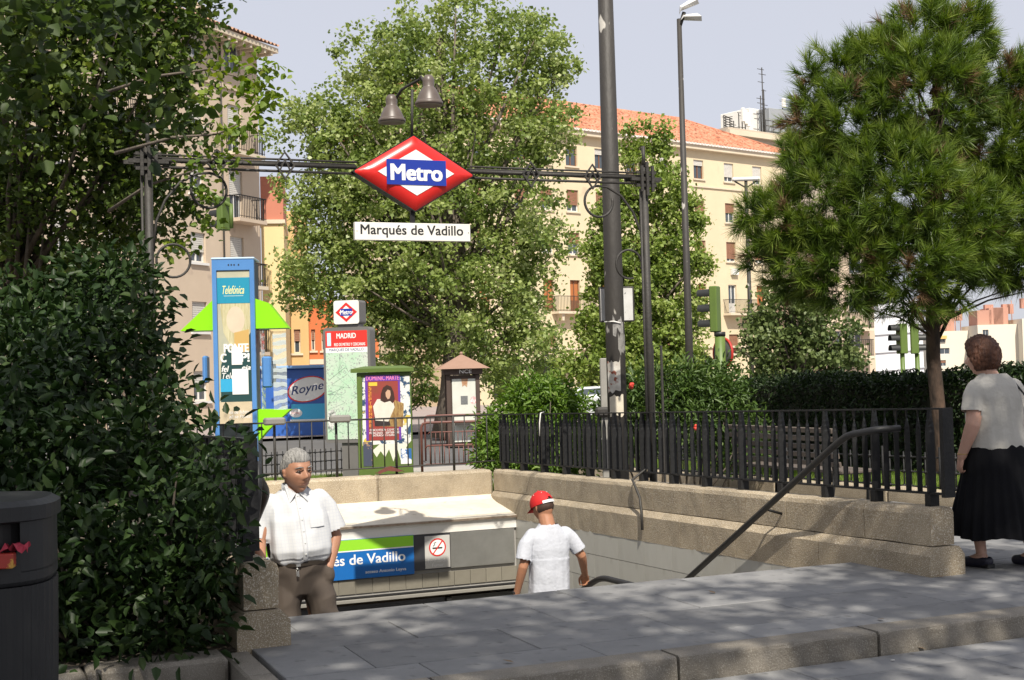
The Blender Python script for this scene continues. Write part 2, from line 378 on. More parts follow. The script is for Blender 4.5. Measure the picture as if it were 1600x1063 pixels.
# lining panels
def panels(name, label, u, sgn):
    t = empty(name, label, 'wall lining', W(u, 8.2, 0), TH)
    M().box(0 if sgn > 0 else -0.25, 0.25 if sgn > 0 else 0, 0.0, 7.7, -3.4, -0.12, 0).build('backing', MORTAR, t)
    cache = {}
    rows = 8; ph = 0.243; pw = 0.55
    for i in range(rows):
        for j in range(14):
            L = pw - 0.002
            k = 0
            if k not in cache:
                b = M().box(-0.018, 0.0, 0.002, L, 0.003, ph - 0.003, 0.0)
                b.v = [(x, y, z - 0.0225 * y) for x, y, z in b.v]; cache[k] = b.mesh('wall_tile', WHITEPANEL)
            y = 0.01 + j * pw
            o = link('wall_tile', cache[k], t, (0, y, 0.036 - (i + 1) * ph - 0.0225 * (y + .8)))
            if sgn < 0: o.location.x = 0.018
    return t
panels('wall_lining', 'pale tiled wall lining below the right parapet of the stair well', 6.17, 1)
panels('wall_lining', 'pale tiled wall lining below the left parapet of the stair well', 1.67, -1)
STEP = mat('stair_granite', (0.30, 0.28, 0.25), 0.8, (0.22, 0.2, 0.18), 6, bump=0.4)
st = empty('stairs', None, None, W(1.75, 8.24, 0), TH, kind='structure')
for i in range(18):
    z = 0.125 - 0.165 * (i + 1)
    M().box(-0.075, 4.4, i * 0.29 + 0.002, (i + 1) * 0.29 + 0.02, z - 0.20, z, 0.008).build('step', STEP, st)
M().box(-0.075, 4.4, -0.02, 0.001, -3.2, 0.07).build('riser_wall', GREY, st)
tag(M().box(0, 4.4, 18 * 0.29, 13, -3.05, -2.85).build('passage_floor', STEP, None, W(1.75, 8.24, 0), TH), kind='structure')
OCHRE = mat('orange_brown_lining', (0.22, 0.10, 0.045), 0.6, (0.16, 0.07, 0.03), 3)
tag(M().box(-0.05, 4.5, 12.8, 13.0, -2.9, -0.6).build('passage_back_wall', OCHRE, None, W(1.75, 8.24, 0), TH), kind='structure')
tag(M().box(0, 4.4, 7.5, 12.8, -0.95, -0.88).build('passage_ceiling', OCHRE, None, W(1.75, 8.24, 0), TH), kind='structure')
for (xx, nm) in ((-0.22, 'passage_wall_left'), (4.42, 'passage_wall_right')):
    tag(M().box(xx, xx + 0.2, 7.75, 13, -2.95, -0.62).build(nm, WHITEPANEL, None, W(1.75, 8.24, 0), TH), kind='structure')
# entrance slab, fascia and sign band
VF = 14.72
en = empty('entrance_canopy', 'white concrete slab with a steel and blue sign band over the metro entrance', 'canopy', W(1.75, VF, 0), TH)
def ez(px, py): u, z = Pv(px, py, VF); return u - 1.75, z
b = M(); 
b.prism([(0, 0), (1, 0), (1, 1), (0, 1)], 0, 1); b.v = []
b.f = []; b.sm = []
CREAM = mat('cream_render', (0.70, 0.65, 0.55), 0.7, (0.56, 0.50, 0.40), 2.5, 0.6, bump=0.15, bscale=20, speck=((0.4, 0.34, 0.26), 9, 0.66, 0.8))
prof = [(-0.02, -0.11), (-0.02, -0.083), (0.30, -0.03), (0.62, 0.02), (0.74, 0.05), (0.83, 0.10), (0.84, -0.11)]
b.extr(prof, -0.07, 4.42, lambda a, z, t: (t, a, z)); b.build('roof_slab', CREAM, en)
LIP = mat('rusty_edge_strip', (0.20, 0.12, 0.07), 0.8, (0.45, 0.38, 0.3), 20)
M().box(-0.07, 4.41, -0.032, -0.0215, -0.112, -0.088).build('edge_strip', LIP, en)
M().box(-0.07, 4.40, 0.0, 0.20, -0.235, -0.113).build('fascia', WHITE, en)
M().box(-0.07, 4.40, 0.03, 0.20, -0.93, -0.238).build('band_wall', GREY, en)
x0, z1 = ez(703, 824); x1, z0 = ez(805, 872)
zt, zb = -0.243, -0.655
M().box(x0, 4.37, -0.005, 0.028, zb, zt, 0.003).build('steel_panel', STEEL, en)
xa, _ = ez(662, 850); xs, _ = ez(646, 850)
DK = mat('dark_steel_panel', (0.06, 0.065, 0.075), 0.3, (0.09, 0.09, 0.1), 3, metal=0.5)
M().box(xs + .002, x0 - .002, 0.0, 0.028, zb, zt).build('dark_panel', DK, en)
ns = M().box(xa + 0.01, x0 - 0.01, -0.010, -0.001, zb + 0.015, zt - 0.02, 0.002).build('no_smoking_plate', mat('plate_grey', (0.50, 0.49, 0.46), 0.4), en)
cx = (xa + x0) / 2; cz = zt - 0.155; rr = 0.105
ring = M(); N_ = 32
for i in range(N_):
    a, c = 2 * PI * i / N_, 2 * PI * (i + 1) / N_
    ring.add([(cx + rr * math.cos(a), -0.013, cz + rr * math.sin(a)), (cx + rr * math.cos(c), -0.013, cz + rr * math.sin(c)),
              (cx + (rr - .016) * math.cos(c), -0.013, cz + (rr - .016) * math.sin(c)), (cx + (rr - .016) * math.cos(a), -0.013, cz + (rr - .016) * math.sin(a))], [(0, 1, 2, 3)])
d = (rr - .01) * .707
ring.add([(cx - d, -0.0135, cz - d - .01), (cx - d + .012, -0.0135, cz - d - .016), (cx + d, -0.0135, cz + d), (cx + d - .012, -0.0135, cz + d + .01)], [(0, 1, 2, 3)])
poly('pictogram_disc', ell(cx, cz, rr - .012, rr - .012), WHITEFLAT, ns, y=-0.0105, th=0.0008)
poly('cigarette', rect(cx - .062, cx + .06, cz - .018, cz + .0), BLACK, ns, y=-0.0118, th=0.0008)
sm_ = M(); sm_.tube([(cx - .055, -0.0125, cz + .015), (cx - .03, -0.0125, cz + .035), (cx - .045, -0.0125, cz + .05), (cx - .015, -0.0125, cz + .06)], 0.004, 4); sm_.build('smoke_mark', BLACK, ns)
ring.build('red_ring', RED, ns, recalc=False)
LG = flat('pale_letters', (0.72, 0.71, 0.69))
text_obj('lettering', 'Prohibido', cx, zb + 0.105, 0.24, 0.042, LG, ns, y=-0.0105)
text_obj('lettering', 'Fumar', cx, zb + 0.052, 0.14, 0.036, LG, ns, y=-0.0105)
sb = M().box(0.0, xs, -0.012, 0.028, zb - 0.03, zt + 0.01, 0.002).build('station_sign', SIGNBLUE, en)
zg = zt - 0.115
poly('green_band', rect(0.003, xs - .004, zg, zt + .006), SIGNGREEN, sb, y=-0.0125)
poly('white_line', rect(0.003, xs - .004, zg - 0.014, zg - .001), WHITEFLAT, sb, y=-0.0125)
tr_, tz = ez(632, 856); tl, _ = ez(526, 868)
wfull = (tr_ - tl) * 18.0 / 11.3
text_obj('lettering', 'Marqués de Vadillo', tr_ - wfull / 2, zg - 0.125, wfull, 0.150, WHITEFLAT, sb, y=-0.0125, bold=0.02)
al, _ = ez(569, 880)
text_obj('lettering', 'acceso Antonio Leyva', (tr_ + al) / 2 + .01, zb + 0.035, tr_ - al, 0.046, WHITEFLAT, sb, y=-0.0125, bold=0.012)
tx = 0.002
tlm = M().box(0, 0.196, 0.0, 0.014, 0, 0.165, 0.002).mesh('band_tile', mat('band_tile', (0.22, 0.205, 0.165), 0.5, (0.16, 0.145, 0.115), 3, rand=0.08))  # beige tile colour darkened to carry the shade below the sign
while tx < 4.3:
    link('band_tile', tlm, en, (tx, 0.014, zb - 0.205)); tx += 0.2
M().box(-0.07, 4.40, 0.0, 0.2, zb - 0.25, zb - 0.235).build('painted_shadow_line', BLACK, en)  # black strip standing in for the shadow line above the trim
M().box(-0.07, 4.40, -0.03, 0.22, zb - 0.30, zb - 0.262, 0.004).build('lintel_trim', mat('lintel_grey', (0.26, 0.25, 0.22), .6, (.2, .19, .17), 3), en)
M().box(0, 4.40, 0.06, 0.3, zb - 0.56, zb - 0.34).build('shutter_box', DK, en)
M().box(3.55, 4.38, 0.04, 0.10, -2.85, zb - 0.34).build('door_leaf', glass_mat('door_glass', (0.02, 0.022, 0.022)), en)
M().box(3.50, 3.56, 0.02, 0.12, -2.85, zb - 0.34).build('door_post', IRON, en)

# ---------------------------------------------------------------- fences on the parapets
def iron_fence(name, label, u, sgn, L=8.2):
    t = empty(name, label, 'fence', W(u, 7.36, 0), TH, 'twisted bar fences on the stair parapets')
    def zz(y): return gz(y + 7.39)
    HT = 1.155; HB = 0.56; s = 0.122
    r1 = M(); r1.extr([(-0.024, -0.006), (0.024, -0.006), (0.024, 0.006), (-0.024, 0.006)], -0.01, L, lambda a, b, y: (a, y, b + HT + zz(y))); r1.build('top_rail', IRON, t)
    r2 = M(); r2.extr([(-0.024, -0.007), (0.024, -0.007), (0.024, 0.007), (-0.024, 0.007)], -0.01, L, lambda a, b, y: (a, y, b + HB + zz(y))); r2.build('bottom_rail', IRON, t)
    def bar(w, th, z0, z1, tw):
        b = M(); zs = [z0, z1 - 0.16, z1 - 0.12, z1 - 0.08, z1 - 0.04, z1]; ang = [0, 0, .25, .6, .9, 1.0]
        vs = []
        for z, a in zip(zs, ang):
            aa = tw * a * PI / 2; ca, sa = math.cos(aa), math.sin(aa)
            for (x, y) in ((-w, -th), (w, -th), (w, th), (-w, th)): vs.append((x * ca - y * sa, x * sa + y * ca, z))
        k = 4; n = len(zs) - 1
        return b.add(vs, [(3, 2, 1, 0), (n * 4, n * 4 + 1, n * 4 + 2, n * 4 + 3)] + [(i * k + j, i * k + (j + 1) % k, (i + 1) * k + (j + 1) % k, (i + 1) * k + j) for i in range(n) for j in range(k)])
    bars = [bar(0.021, 0.0050, HB + .007, HT - .006, 0.75).mesh('baluster', IRON), bar(0.021, 0.0050, HB + .007, HT - .006, 0.95).mesh('baluster', IRON), bar(0.021, 0.0050, HB + .007, HT - .006, 0.6).mesh('baluster', IRON)]
    post = bar(0.034, 0.010, HB + .007, HT - .006, 0.45).mesh('fence_post', IRON)
    foot = M().box(-0.04, 0.04, -0.028, 0.028, 0.462, HB - .007).mesh('foot', IRON)
    end = M().box(-0.045, 0.045, -0.02, 0.02, HB - 0.02, HT + 0.006).mesh('end_plate', IRON)
    n = int(L / s)
    for i in range(n + 1):
        y = 0.03 + i * s
        if i == 0:
            link('end_plate', end, t, (0, -0.02, zz(y))); continue
        if i % 5 == 1:
            o = link('fence_post', post, t, (0, y, zz(y))); f = link('foot', foot, t, (0, y, zz(y)))
        else:
            o = link('baluster', random.choice(bars), t, (0, y, zz(y))); o.rotation_euler = (0, 0, random.uniform(-.12, .12))
    return t
iron_fence('parapet_fence', 'long black fence of twisted flat bars on the right granite parapet', 6.32, 1)
iron_fence('parapet_fence', 'black fence on the left parapet, mostly hidden by the dark bush', 1.475, -1)
bf = empty('back_fence', 'thin iron fence with sparse round bars on the sunlit back wall of the stair well', 'fence', W(1.56, 15.78, 0), TH)
zb_ = 0.49; zt_ = 1.10 
M().tube([(0, 0, zt_), (4.76, 0, zt_ - .01)], 0.012, 6).build('top_rail', IRON2, bf)
M().tube([(0, 0, zb_), (4.0, 0, zb_), (4.76, 0, zb_ + .01)], 0.010, 6).build('bottom_rail', IRON2, bf)
bar_ = M().tube([(0, 0, zb_), (0, 0, zt_)], 0.008, 6).mesh('bar', IRON2)
pst_ = M().tube([(0, 0, 0.38), (0, 0, zt_)], 0.017, 8).mesh('post', IRON2)
for i in range(31):
    x = 0.1 + i * 0.152
    link('post' if i % 5 == 2 else 'bar', pst_ if i % 5 == 2 else bar_, bf, (x, 0, 0))
LAMPBOX = mat('grey_box', (0.22, 0.21, 0.19), 0.5)
for px in (431, 534):
    u_, z_ = Pv(px, 658, 15.6); M().box(-0.13, 0.13, -0.05, 0.05, -0.06, 0.03, 0.02).build('flood_light', LAMPBOX, bf, (u_ - 1.56, -0.1, zt_ + 0.03))
# handrails
def rail(name, label, pts, brackets=(), r=0.026):
    t = empty(name, label, 'handrail', (0, 0, 0))
    q = []
    for i, p in enumerate(pts):
        if 0 < i < len(pts) - 1:
            a = (pts[i - 1] - p); c = (pts[i + 1] - p); d = min(0.12, a.length * .4, c.length * .4)
            for k in range(5):
                f = k / 4; A = p + a.normalized() * d; C = p + c.normalized() * d
                q.append(A * (1 - f) ** 2 + p * 2 * f * (1 - f) + C * f * f)
        else: q.append(p)
    M().tube(q, r, 10).build('tube', RUBBER, t)
    for a, b in brackets: M().tube([a, b], 0.012, 6).build('bracket', IRON, t)
    return t
vh, zh = Pu(1083, 897, 6.04); vt, zt2 = Pu(1318, 684, 6.04); ve, ze = Pu(1357, 672, 6.04)
sl_ = (zt2 - zh) / (vt - vh)
rail('wall_handrail', 'thick black handrail slanting down across the right parapet', [W(6.30, ve - 0.02, ze), W(6.12, ve, ze), W(6.04, vt - .05, zt2 + .02), W(6.04, vt + .1, zt2 + sl_ * .1), W(6.04, 13.2, zt2 + sl_ * (13.2 - vt))],
     [(W(6.04, 9.2, zt2 + sl_ * (9.2 - vt)), W(6.2, 9.2, zt2 + sl_ * (9.2 - vt) - .05)), (W(6.04, 11.2, zt2 + sl_ * (11.2 - vt)), W(6.2, 11.2, zt2 + sl_ * (11.2 - vt) - .05))])
rail('wall_handrail', 'curved end of the black handrail beside the old man on the left side', [W(1.54, 7.80, 0.42), W(1.60, 7.72, 0.95), W(1.62, 7.80, 1.12), W(1.64, 8.0, 1.06), W(1.78, 8.3, 0.9), W(1.78, 13.2, zt2 + sl_ * (13.2 - vt))], [])
rail('stair_handrail', 'black handrail in mid stairs gripped by the man in the red cap', [W(5.15, 9.0, -0.9), W(5.15, 9.2, -0.17), W(5.06, 10.25, -0.16), W(5.06, 10.6, -0.30), W(5.06, 13.2, -1.75)], [(W(5.06, 12.4, -1.3), W(5.06, 12.4, -2.3))])

# ---------------------------------------------------------------- buildings
class Bld:
    def __init__(s, label, px, Y, D, kind='apartment_building', cat='building', name=None):
        p = P(px, 585, Y); s.O = Vector((p.x, p.y, 0)); s.D = Vector((D[0], D[1], 0)).normalized()
        s.rz = math.atan2(s.D.y, s.D.x); s.t = empty(kind, label, cat, s.O, s.rz); s.cache = {}
    def sz(s, px, py):
        d = ray(px, py); n = Vector((s.D.y, -s.D.x, 0)); t = s.O.dot(n) / d.dot(n)
        p = d * t; return (p - s.O).dot(s.D), CAMH + d.z * t
    def wall(s, s0, s1, z0, z1, holes, m, depth=0.22, name='wall', y=0.0):
        xs = sorted(set([s0, s1] + [h[0] for h in holes] + [h[1] for h in holes])); zs = sorted(set([z0, z1] + [h[2] for h in holes] + [h[3] for h in holes]))
        xs = [x for x in xs if s0 <= x <= s1]; zs = [z for z in zs if z0 <= z <= z1]
        b = M()
        for i in range(len(xs) - 1):
            for j in range(len(zs) - 1):
                cx, cz = (xs[i] + xs[i + 1]) / 2, (zs[j] + zs[j + 1]) / 2
                if any(h[0] < cx < h[1] and h[2] < cz < h[3] for h in holes): continue
                b.quad((xs[i], y, zs[j]), (xs[i + 1], y, zs[j]), (xs[i + 1], y, zs[j + 1]), (xs[i], y, zs[j + 1]))
        for (a, c, e, f) in holes:
            b.quad((a, y, e), (a, y, f), (a, y + depth, f), (a, y + depth, e)); b.quad((c, y, f), (c, y, e), (c, y + depth, e), (c, y + depth, f))
            b.quad((a, y, f), (c, y, f), (c, y + depth, f), (a, y + depth, f)); b.quad((c, y, e), (a, y, e), (a, y + depth, e), (c, y + depth, e))
        return b.build(name, m, s.t, recalc=False)
    def window(s, h, frame, glass, shutter=None, drop=0.0, sill=None, depth=0.22, y=0.0, door=False, split=True):
        w, hh = h[1] - h[0], h[3] - h[2]; k = (round(w, 2), round(hh, 2), frame.name, door)
        if k not in s.cache:
            f = M(); t = 0.07
            f.box(0, w, depth - .07, depth, hh - t, hh); f.box(0, w, depth - .07, depth, 0, t); f.box(0, t, depth - .07, depth, t, hh - t); f.box(w - t, w, depth - .07, depth, t, hh - t)
            if w > 0.8 and split: f.box(w / 2 - t / 2, w / 2 + t / 2, depth - .075, depth, t, hh - t)
            if door: f.box(t, w - t, depth - .06, depth - .01, t, hh * .35)
            s.cache[k] = (f.mesh('window_frame', frame), M().box(0.02, w - .02, depth - .03, depth - .02, 0.02, hh - .02).mesh('pane', glass))
        fr, pa = s.cache[k]
        wo = link('door' if door else 'window', fr, s.t, (h[0], y, h[2])); link('pane', pa, wo)
        if shutter and drop > 0:
            kk = ('sh', round(w, 2), round(hh * drop, 2), shutter.name)
            if kk not in s.cache:
                b = M(); H = hh * drop; n = max(2, int(H / 0.09))
                for i in range(n): b.box(0.03, w - 0.03, depth - 0.13, depth - 0.10, -(i + 1) * H / n + .012, -i * H / n)
                s.cache[kk] = b.mesh('shutter', shutter)
            link('shutter', s.cache[kk], wo, (0, 0, hh))
        if sill:
            kk = ('sill', round(w, 2))
            if kk not in s.cache: s.cache[kk] = M().box(-0.12, w + 0.12, -0.10, -0.002, -0.12, -0.01).mesh('sill', sill)
            link('sill', s.cache[kk], wo)
        return wo
    def balcony(s, x0, x1, z, slabm, railm, out=0.75, h=1.0, th=0.16):
        o = M().box(x0, x1, -out, -0.003, z - th, z).build('balcony', slabm, s.t)
        b = M(); n = max(4, int((x1 - x0) / 0.13))
        for i in range(n + 1):
            x = x0 + .04 + (x1 - x0 - .08) * i / n; b.box(x - .011, x + .011, -out + .03, -out + .052, z, z + h)
        for xx in (x0 + .04, x1 - .04):
            for k in range(1, 6): yy = -out + .04 + (out - .06) * k / 6; b.box(xx - .011, xx + .011, yy - .011, yy + .011, z, z + h)
            b.box(xx - .02, xx + .02, -out + .03, 0, z + h, z + h + .04)
        b.box(x0, x1, -out + .02, -out + .07, z + h, z + h + .04); b.box(x0, x1, -out + .025, -out + .06, z + .08, z + .10)
        b.build('railing', railm, o)
        return o
STUCCO_A = mat('beige_render', (0.60, 0.49, 0.37), 0.9, (0.51, 0.41, 0.31), 0.35, 0.6, bump=0.2, bscale=30, speck=((0.36, 0.28, 0.22), 1.2, 0.62, 0.8))
STUCCO_B = mat('cream_render_wall', (0.69, 0.585, 0.40), 0.9, (0.60, 0.505, 0.34), 0.25, 0.6, bump=0.15, bscale=30, speck=((0.5, 0.4, 0.28), 0.9, 0.64, 0.85))
TRIM_B = mat('cream_trim', (0.68, 0.59, 0.44), 0.8, (0.58, 0.5, 0.38), 1)
TILE = mat('roof_tile', (0.44, 0.15, 0.08), 0.9, (0.55, 0.27, 0.17), 1.6, 0.95, speck=((0.24, 0.09, 0.05), 3.5, 0.54, 0.64))
TILE2 = mat('old_roof_tile', (0.40, 0.24, 0.16), 0.85, (0.30, 0.17, 0.11), 3, 0.8)
WFRAME = mat('white_frame', (0.72, 0.71, 0.68), 0.5); BFRAME = mat('brown_frame', (0.20, 0.09, 0.045), 0.5)
GLS = glass_mat('window_glass', (0.06, 0.075, 0.09), 0.06)
SHB = mat('brown_shutter', (0.30, 0.15, 0.09), 0.6, (0.25, 0.12, 0.07), 4); SHW = mat('pale_shutter', (0.62, 0.60, 0.55), 0.6, (0.55, 0.53, 0.48), 4)
DOORW = mat('orange_door', (0.42, 0.15, 0.05), 0.5)

# cream building on the right ------------------------------------------------
B = Bld('long cream apartment building with orange tiled roof behind the poplars', 893, 90, (0.785, 0.62))
cols = [B.sz(x, 250)[0] for x in (812, 852, 893, 938, 987, 1036, 1091, 1138, 1182)]
se = B.sz(1228, 300)[0]; s0 = B.sz(690, 300)[0]
rows = [B.sz(893, 260)[1], B.sz(893, 331)[1], B.sz(893, 398)[1]]; zd = B.sz(893, 487)[1]; ze_ = B.sz(893, 205)[1]
holes = []; specs = []
ww = 1.05
rb = random.Random(3)
for ci, c in enumerate([cols[0] - 3.2] + cols):
    for ri, zr in enumerate(rows + [zd, zd - 3.1]):
        door = ri == 3
        if ri == 4 and ci % 2: continue
        h = (c - ww / 2 + (0.08 if door else 0), c + ww / 2 - (0.08 if door else 0), zr + 0.02, zr + (2.15 if door else 1.5 if ri else 1.42)); holes.append(h); specs.append((h, ri, ci, door))
arch = []
for c in (-5.6, -1.9, 1.6, 5.2, 9.0, 12.8):
    arch.append((c - 1.1, c + 1.1, 0.0, 2.9))
w_ = B.wall(s0, se, -0.5, ze_, holes + arch, STUCCO_B)
for h, ri, ci, door in specs:
    sh, dr = SHB, rb.choice([0.5, 0.7, 0.85, 0.6])
    if ri == 0: sh, dr = (SHW, 0.75) if ci in (8, 9) else (SHW, rb.choice([0, .3]))
    fr = BFRAME if (ri in (0,) and ci < 8) else WFRAME
    if door:
        o = B.window(h, BFRAME if ci != 8 else WFRAME, DOORW if ci != 8 else GLS, door=True)
    else: B.window(h, fr, GLS, sh if dr else None, dr, TRIM_B)
for a in arch:
    B.window(a, IRON, glass_mat('shop_glass', (0.015, 0.02, 0.018)), sill=None, depth=0.3)
    b = M(); n = 10; c = (a[0] + a[1]) / 2
    vs = [(a[0], -0.01, 2.0), (a[0], -0.01, 2.95), (a[1], -0.01, 2.95), (a[1], -0.01, 2.0)] + [(c + 1.1 * math.cos(PI * i / n), -0.01, 1.95 + 0.95 * math.sin(PI * i / n)) for i in range(n + 1)]
    # spandrels round the arch
    pts = [(a[0], 2.95), (a[1], 2.95)] + [(c + 1.1 * math.cos(PI * i / n), 1.95 + 0.95 * math.sin(PI * i / n)) for i in range(n + 1)]
    b.prism(pts, -0.02, 0.05); b.build('arch', STUCCO_B, B.t)
bl0, bl1 = B.sz(862, 487)[0], B.sz(922, 487)[0]
B.balcony(bl0, bl1, zd - .02, TRIM_B, IRON2); B.balcony(B.sz(1130, 487)[0], B.sz(1172, 487)[0], zd - .02, TRIM_B, IRON2)
for xx in (bl0 + .4, bl1 - .5): M().prism([(0, 0), (0.25, 0), (0.25, -0.0), (0.2, -0.45), (0.05, -0.45)], -0.6, -0.002).build('bracket', TRIM_B, B.t, (xx, 0, zd - .19))
M().box(s0, se, -0.10, -0.002, rows[0] - 0.62, rows[0] - 0.5).build('string_course', TRIM_B, B.t)
M().box(s0, se, -0.12, -0.002, 3.15, 3.3).build('cornice', TRIM_B, B.t)
M().box(s0, se + .35, -0.45, -0.002, ze_ - 0.3, ze_).build('eaves', TRIM_B, B.t)
M().box(s0, se + 0.42, -0.58, -0.3, ze_ + 0.003, ze_ + 0.14).build('gutter', WHITE, B.t)
# side and back
b = M(); bd = 12
b.quad((se, 0, -.5), (se, bd, -.5), (se, bd, ze_), (se, 0, ze_)); b.quad((s0, bd, -.5), (s0, 0, -.5), (s0, 0, ze_), (s0, bd, ze_)); b.quad((se, bd, -.5), (s0, bd, -.5), (s0, bd, ze_), (se, bd, ze_))
b.build('side_wall', STUCCO_B, B.t, recalc=False)
# tiled roof with real ridges: front slope of a hipped roof
zr = ze_ + 3.4; yr = bd / 2; hipx = se + .4
b = M(); vs = []; pitch = 0.34; n = int((hipx - s0) / pitch); seg = 6
for i in range(n * seg + 1):
    x = s0 + i * pitch / seg; ph = 2 * PI * i / seg
    top = 1.0 if x < hipx - 6 else max(0.02, (hipx - x) / 6.0)
    for k in range(0, 9):
        f = k / 8 * top; yy = -0.6 + f * (yr + .6); zz = ze_ + 0.10 + f * (zr - ze_)
        vs.append((x, yy, zz + 0.085 * math.cos(ph) + 0.03 * (k % 2) + random.uniform(-.008, .008)))
K = 9; b.add(vs, [(i * K + k, (i + 1) * K + k, (i + 1) * K + k + 1, i * K + k + 1) for i in range(n * seg) for k in range(K - 1)], True)
tag(b.build('roof_tiles', TILE, B.t, recalc=False), kind='stuff')
b = M(); b.quad((s0, bd + .4, ze_), (hipx, bd + .4, ze_), (hipx - 6, yr, zr), (s0, yr, zr)); b.add([(hipx, -.5, ze_ + .1), (hipx, bd + .4, ze_), (hipx - 6, yr, zr)], [(0, 1, 2)]); b.build('rear_roof', TILE, B.t, recalc=False)
M().tube([(s0, yr, zr + .1), (hipx - 6, yr, zr + .1), (hipx, -.5, ze_ + .2)], 0.14, 8).build('ridge_tiles', TILE, B.t)
sg = B.sz(883, 573); 
o = M().box(sg[0] - .32, sg[0] + .32, -0.6, -0.45, sg[1] - .4, sg[1] + .4, .03).build('shop_sign', mat('sign_dark_green', (0.02, 0.12, 0.05), 0.4), B.t)
poly('sign_mark', [(sg[0] - .2, sg[1] - .2), (sg[0] + .2, sg[1] - .2), (sg[0] + .16, sg[1] + .05), (sg[0], sg[1] + .25), (sg[0] - .16, sg[1] + .05)], flat('mark_green', (0.10, 0.75, 0.12)), o, y=-0.601, th=.02)
M().box(se - 3.1, se - 3.04, -.02, -.002, 0, rows[0]).build('downpipe', IRON2, B.t)
M().box(B.sz(1146, 425)[0] - .35, B.sz(1146, 425)[0] + .35, -.25, -.002, B.sz(1146, 425)[1] - .25, B.sz(1146, 425)[1] + .25, .02).build('air_conditioner', WFRAME, B.t)
# grey-beige building behind with roof plant and antennas -------------------
C = Bld('grey beige block with rooftop plant and antennas rising behind the orange roof', 1140, 128, (0.785, 0.62), name='C')
c0, zc = C.sz(1138, 218); c1, _ = C.sz(1212, 200); zc = C.sz(1150, 205)[1]
STC = mat('grey_beige_wall', (0.50, 0.43, 0.34), 0.9, (0.42, 0.36, 0.29), 0.3)
wz = C.sz(1187, 225); hC = [(wz[0] - .5, wz[0] + .5, wz[1] - .9, wz[1] + .6), (wz[0] - 5, wz[0] - 4, wz[1] - .9, wz[1] + .6)]
C.wall(c0, c1 + 14, 0, zc, hC, STC)
for h in hC: C.window(h, BFRAME, GLS, SHB, 0.5)
M().box(c0 - .3, c1 + 14, -.5, -.003, zc - .5, zc).build('cornice', TRIM_B, C.t)
M().box(c0, c1 + 14, 0.002, 13, zc - 1, zc + .3).build('flat_roof', STC, C.t)
b = M()
for i in range(16): b.box(c1 + .5 + i * .7, c1 + .75 + i * .7, -1.2, -.51, zc - 1.7, zc - .1)
b.build('roof_brackets', TRIM_B, C.t); M().box(c1, c1 + 14, -1.3, -.51, zc - .08, zc + .25).build('roof_canopy', TRIM_B, C.t)
pz = C.sz(1170, 190)
M().box(C.sz(1166, 180)[0], C.sz(1222, 180)[0], 3, 7, zc + .3, C.sz(1190, 158)[1], .05).build('plant_room', WHITE, C.t)
PLG = mat('plant_grey', (0.30, 0.32, 0.34), 0.6)
M().box(C.sz(1200, 180)[0], C.sz(1262, 180)[0], 1.5, 4, zc + .3, C.sz(1225, 165)[1], .05).build('cooling_unit', PLG, C.t)
b = M()
for k in range(3): b.box(C.sz(1195, 180)[0], C.sz(1270, 180)[0], 1.1, 1.15, zc + .7 + k * .55, zc + .76 + k * .55)
for k in range(8): x = C.sz(1195, 180)[0] + k * 1.1; b.box(x, x + .05, 1.1, 1.15, zc + .3, zc + 1.9)
b.build('roof_railing', IRON2, C.t)
ant = M(); ra = random.Random(5)
for px, top in ((1131, 172), (1138, 176), (1144, 180), (1152, 168), (1157, 160), (1162, 166), (1189, 95), (1192, 130), (1187, 140), (1222, 145), (1240, 155)):
    x, zt_ = C.sz(px, top); ant.tube([(x, 2, zc + .3), (x, 2, zt_)], 0.06, 5)
    for k in range(3):
        z = zt_ - ra.uniform(.1, 2.0); ant.tube([(x - ra.uniform(.3, .7), 2, z), (x + ra.uniform(.3, .7), 2, z)], 0.035, 4)
x0, _ = C.sz(1129, 200); x1, _ = C.sz(1143, 200); z0, z1 = zc + .2, C.sz(1135, 172)[1]
for k in range(7): z = z0 + (z1 - z0) * k / 7; z2 = z0 + (z1 - z0) * (k + 1) / 7; ant.tube([(x0, 2, z), (x1, 2, z2)], .04, 4); ant.tube([(x1, 2, z), (x0, 2, z2)], .04, 4)
ant.tube([(x0, 2, z0), (x0, 2, z1)], .06, 5)
ant.build('antenna_masts', IRON2, C.t)
for px, t0, t1 in ((1156, 160, 182), (1160, 164, 186), (1164, 168, 190), (1221, 145, 160)):
    x, za = C.sz(px, t0); _, zb2 = C.sz(px, t1); M().box(x - .18, x + .18, 1.6, 1.9, zb2, za, .04).build('antenna_panel', WHITE, C.t)
for o_ in [o for o in bpy.data.objects if o.parent == C.t and o.name.split('.')[0] in ('plant_room', 'cooling_unit', 'roof_railing', 'antenna_masts', 'antenna_panel')]: o_.location.x += {'plant_room': 3.9, 'cooling_unit': 2.0, 'roof_railing': 1.4}.get(o_.name.split('.')[0], 2.4)
# orange-ended mast on the cream roof
mast = B.sz(937, 120); b = M().tube([(mast[0], 5, zr), (mast[0], 5, mast[1] + 1)], 0.05, 5)
for k in range(6): b.tube([(mast[0] - .35, 5, mast[1] - k * .7), (mast[0] + .35, 5, mast[1] - k * .7)], .025, 4)
b.build('aerial', IRON2, B.t)

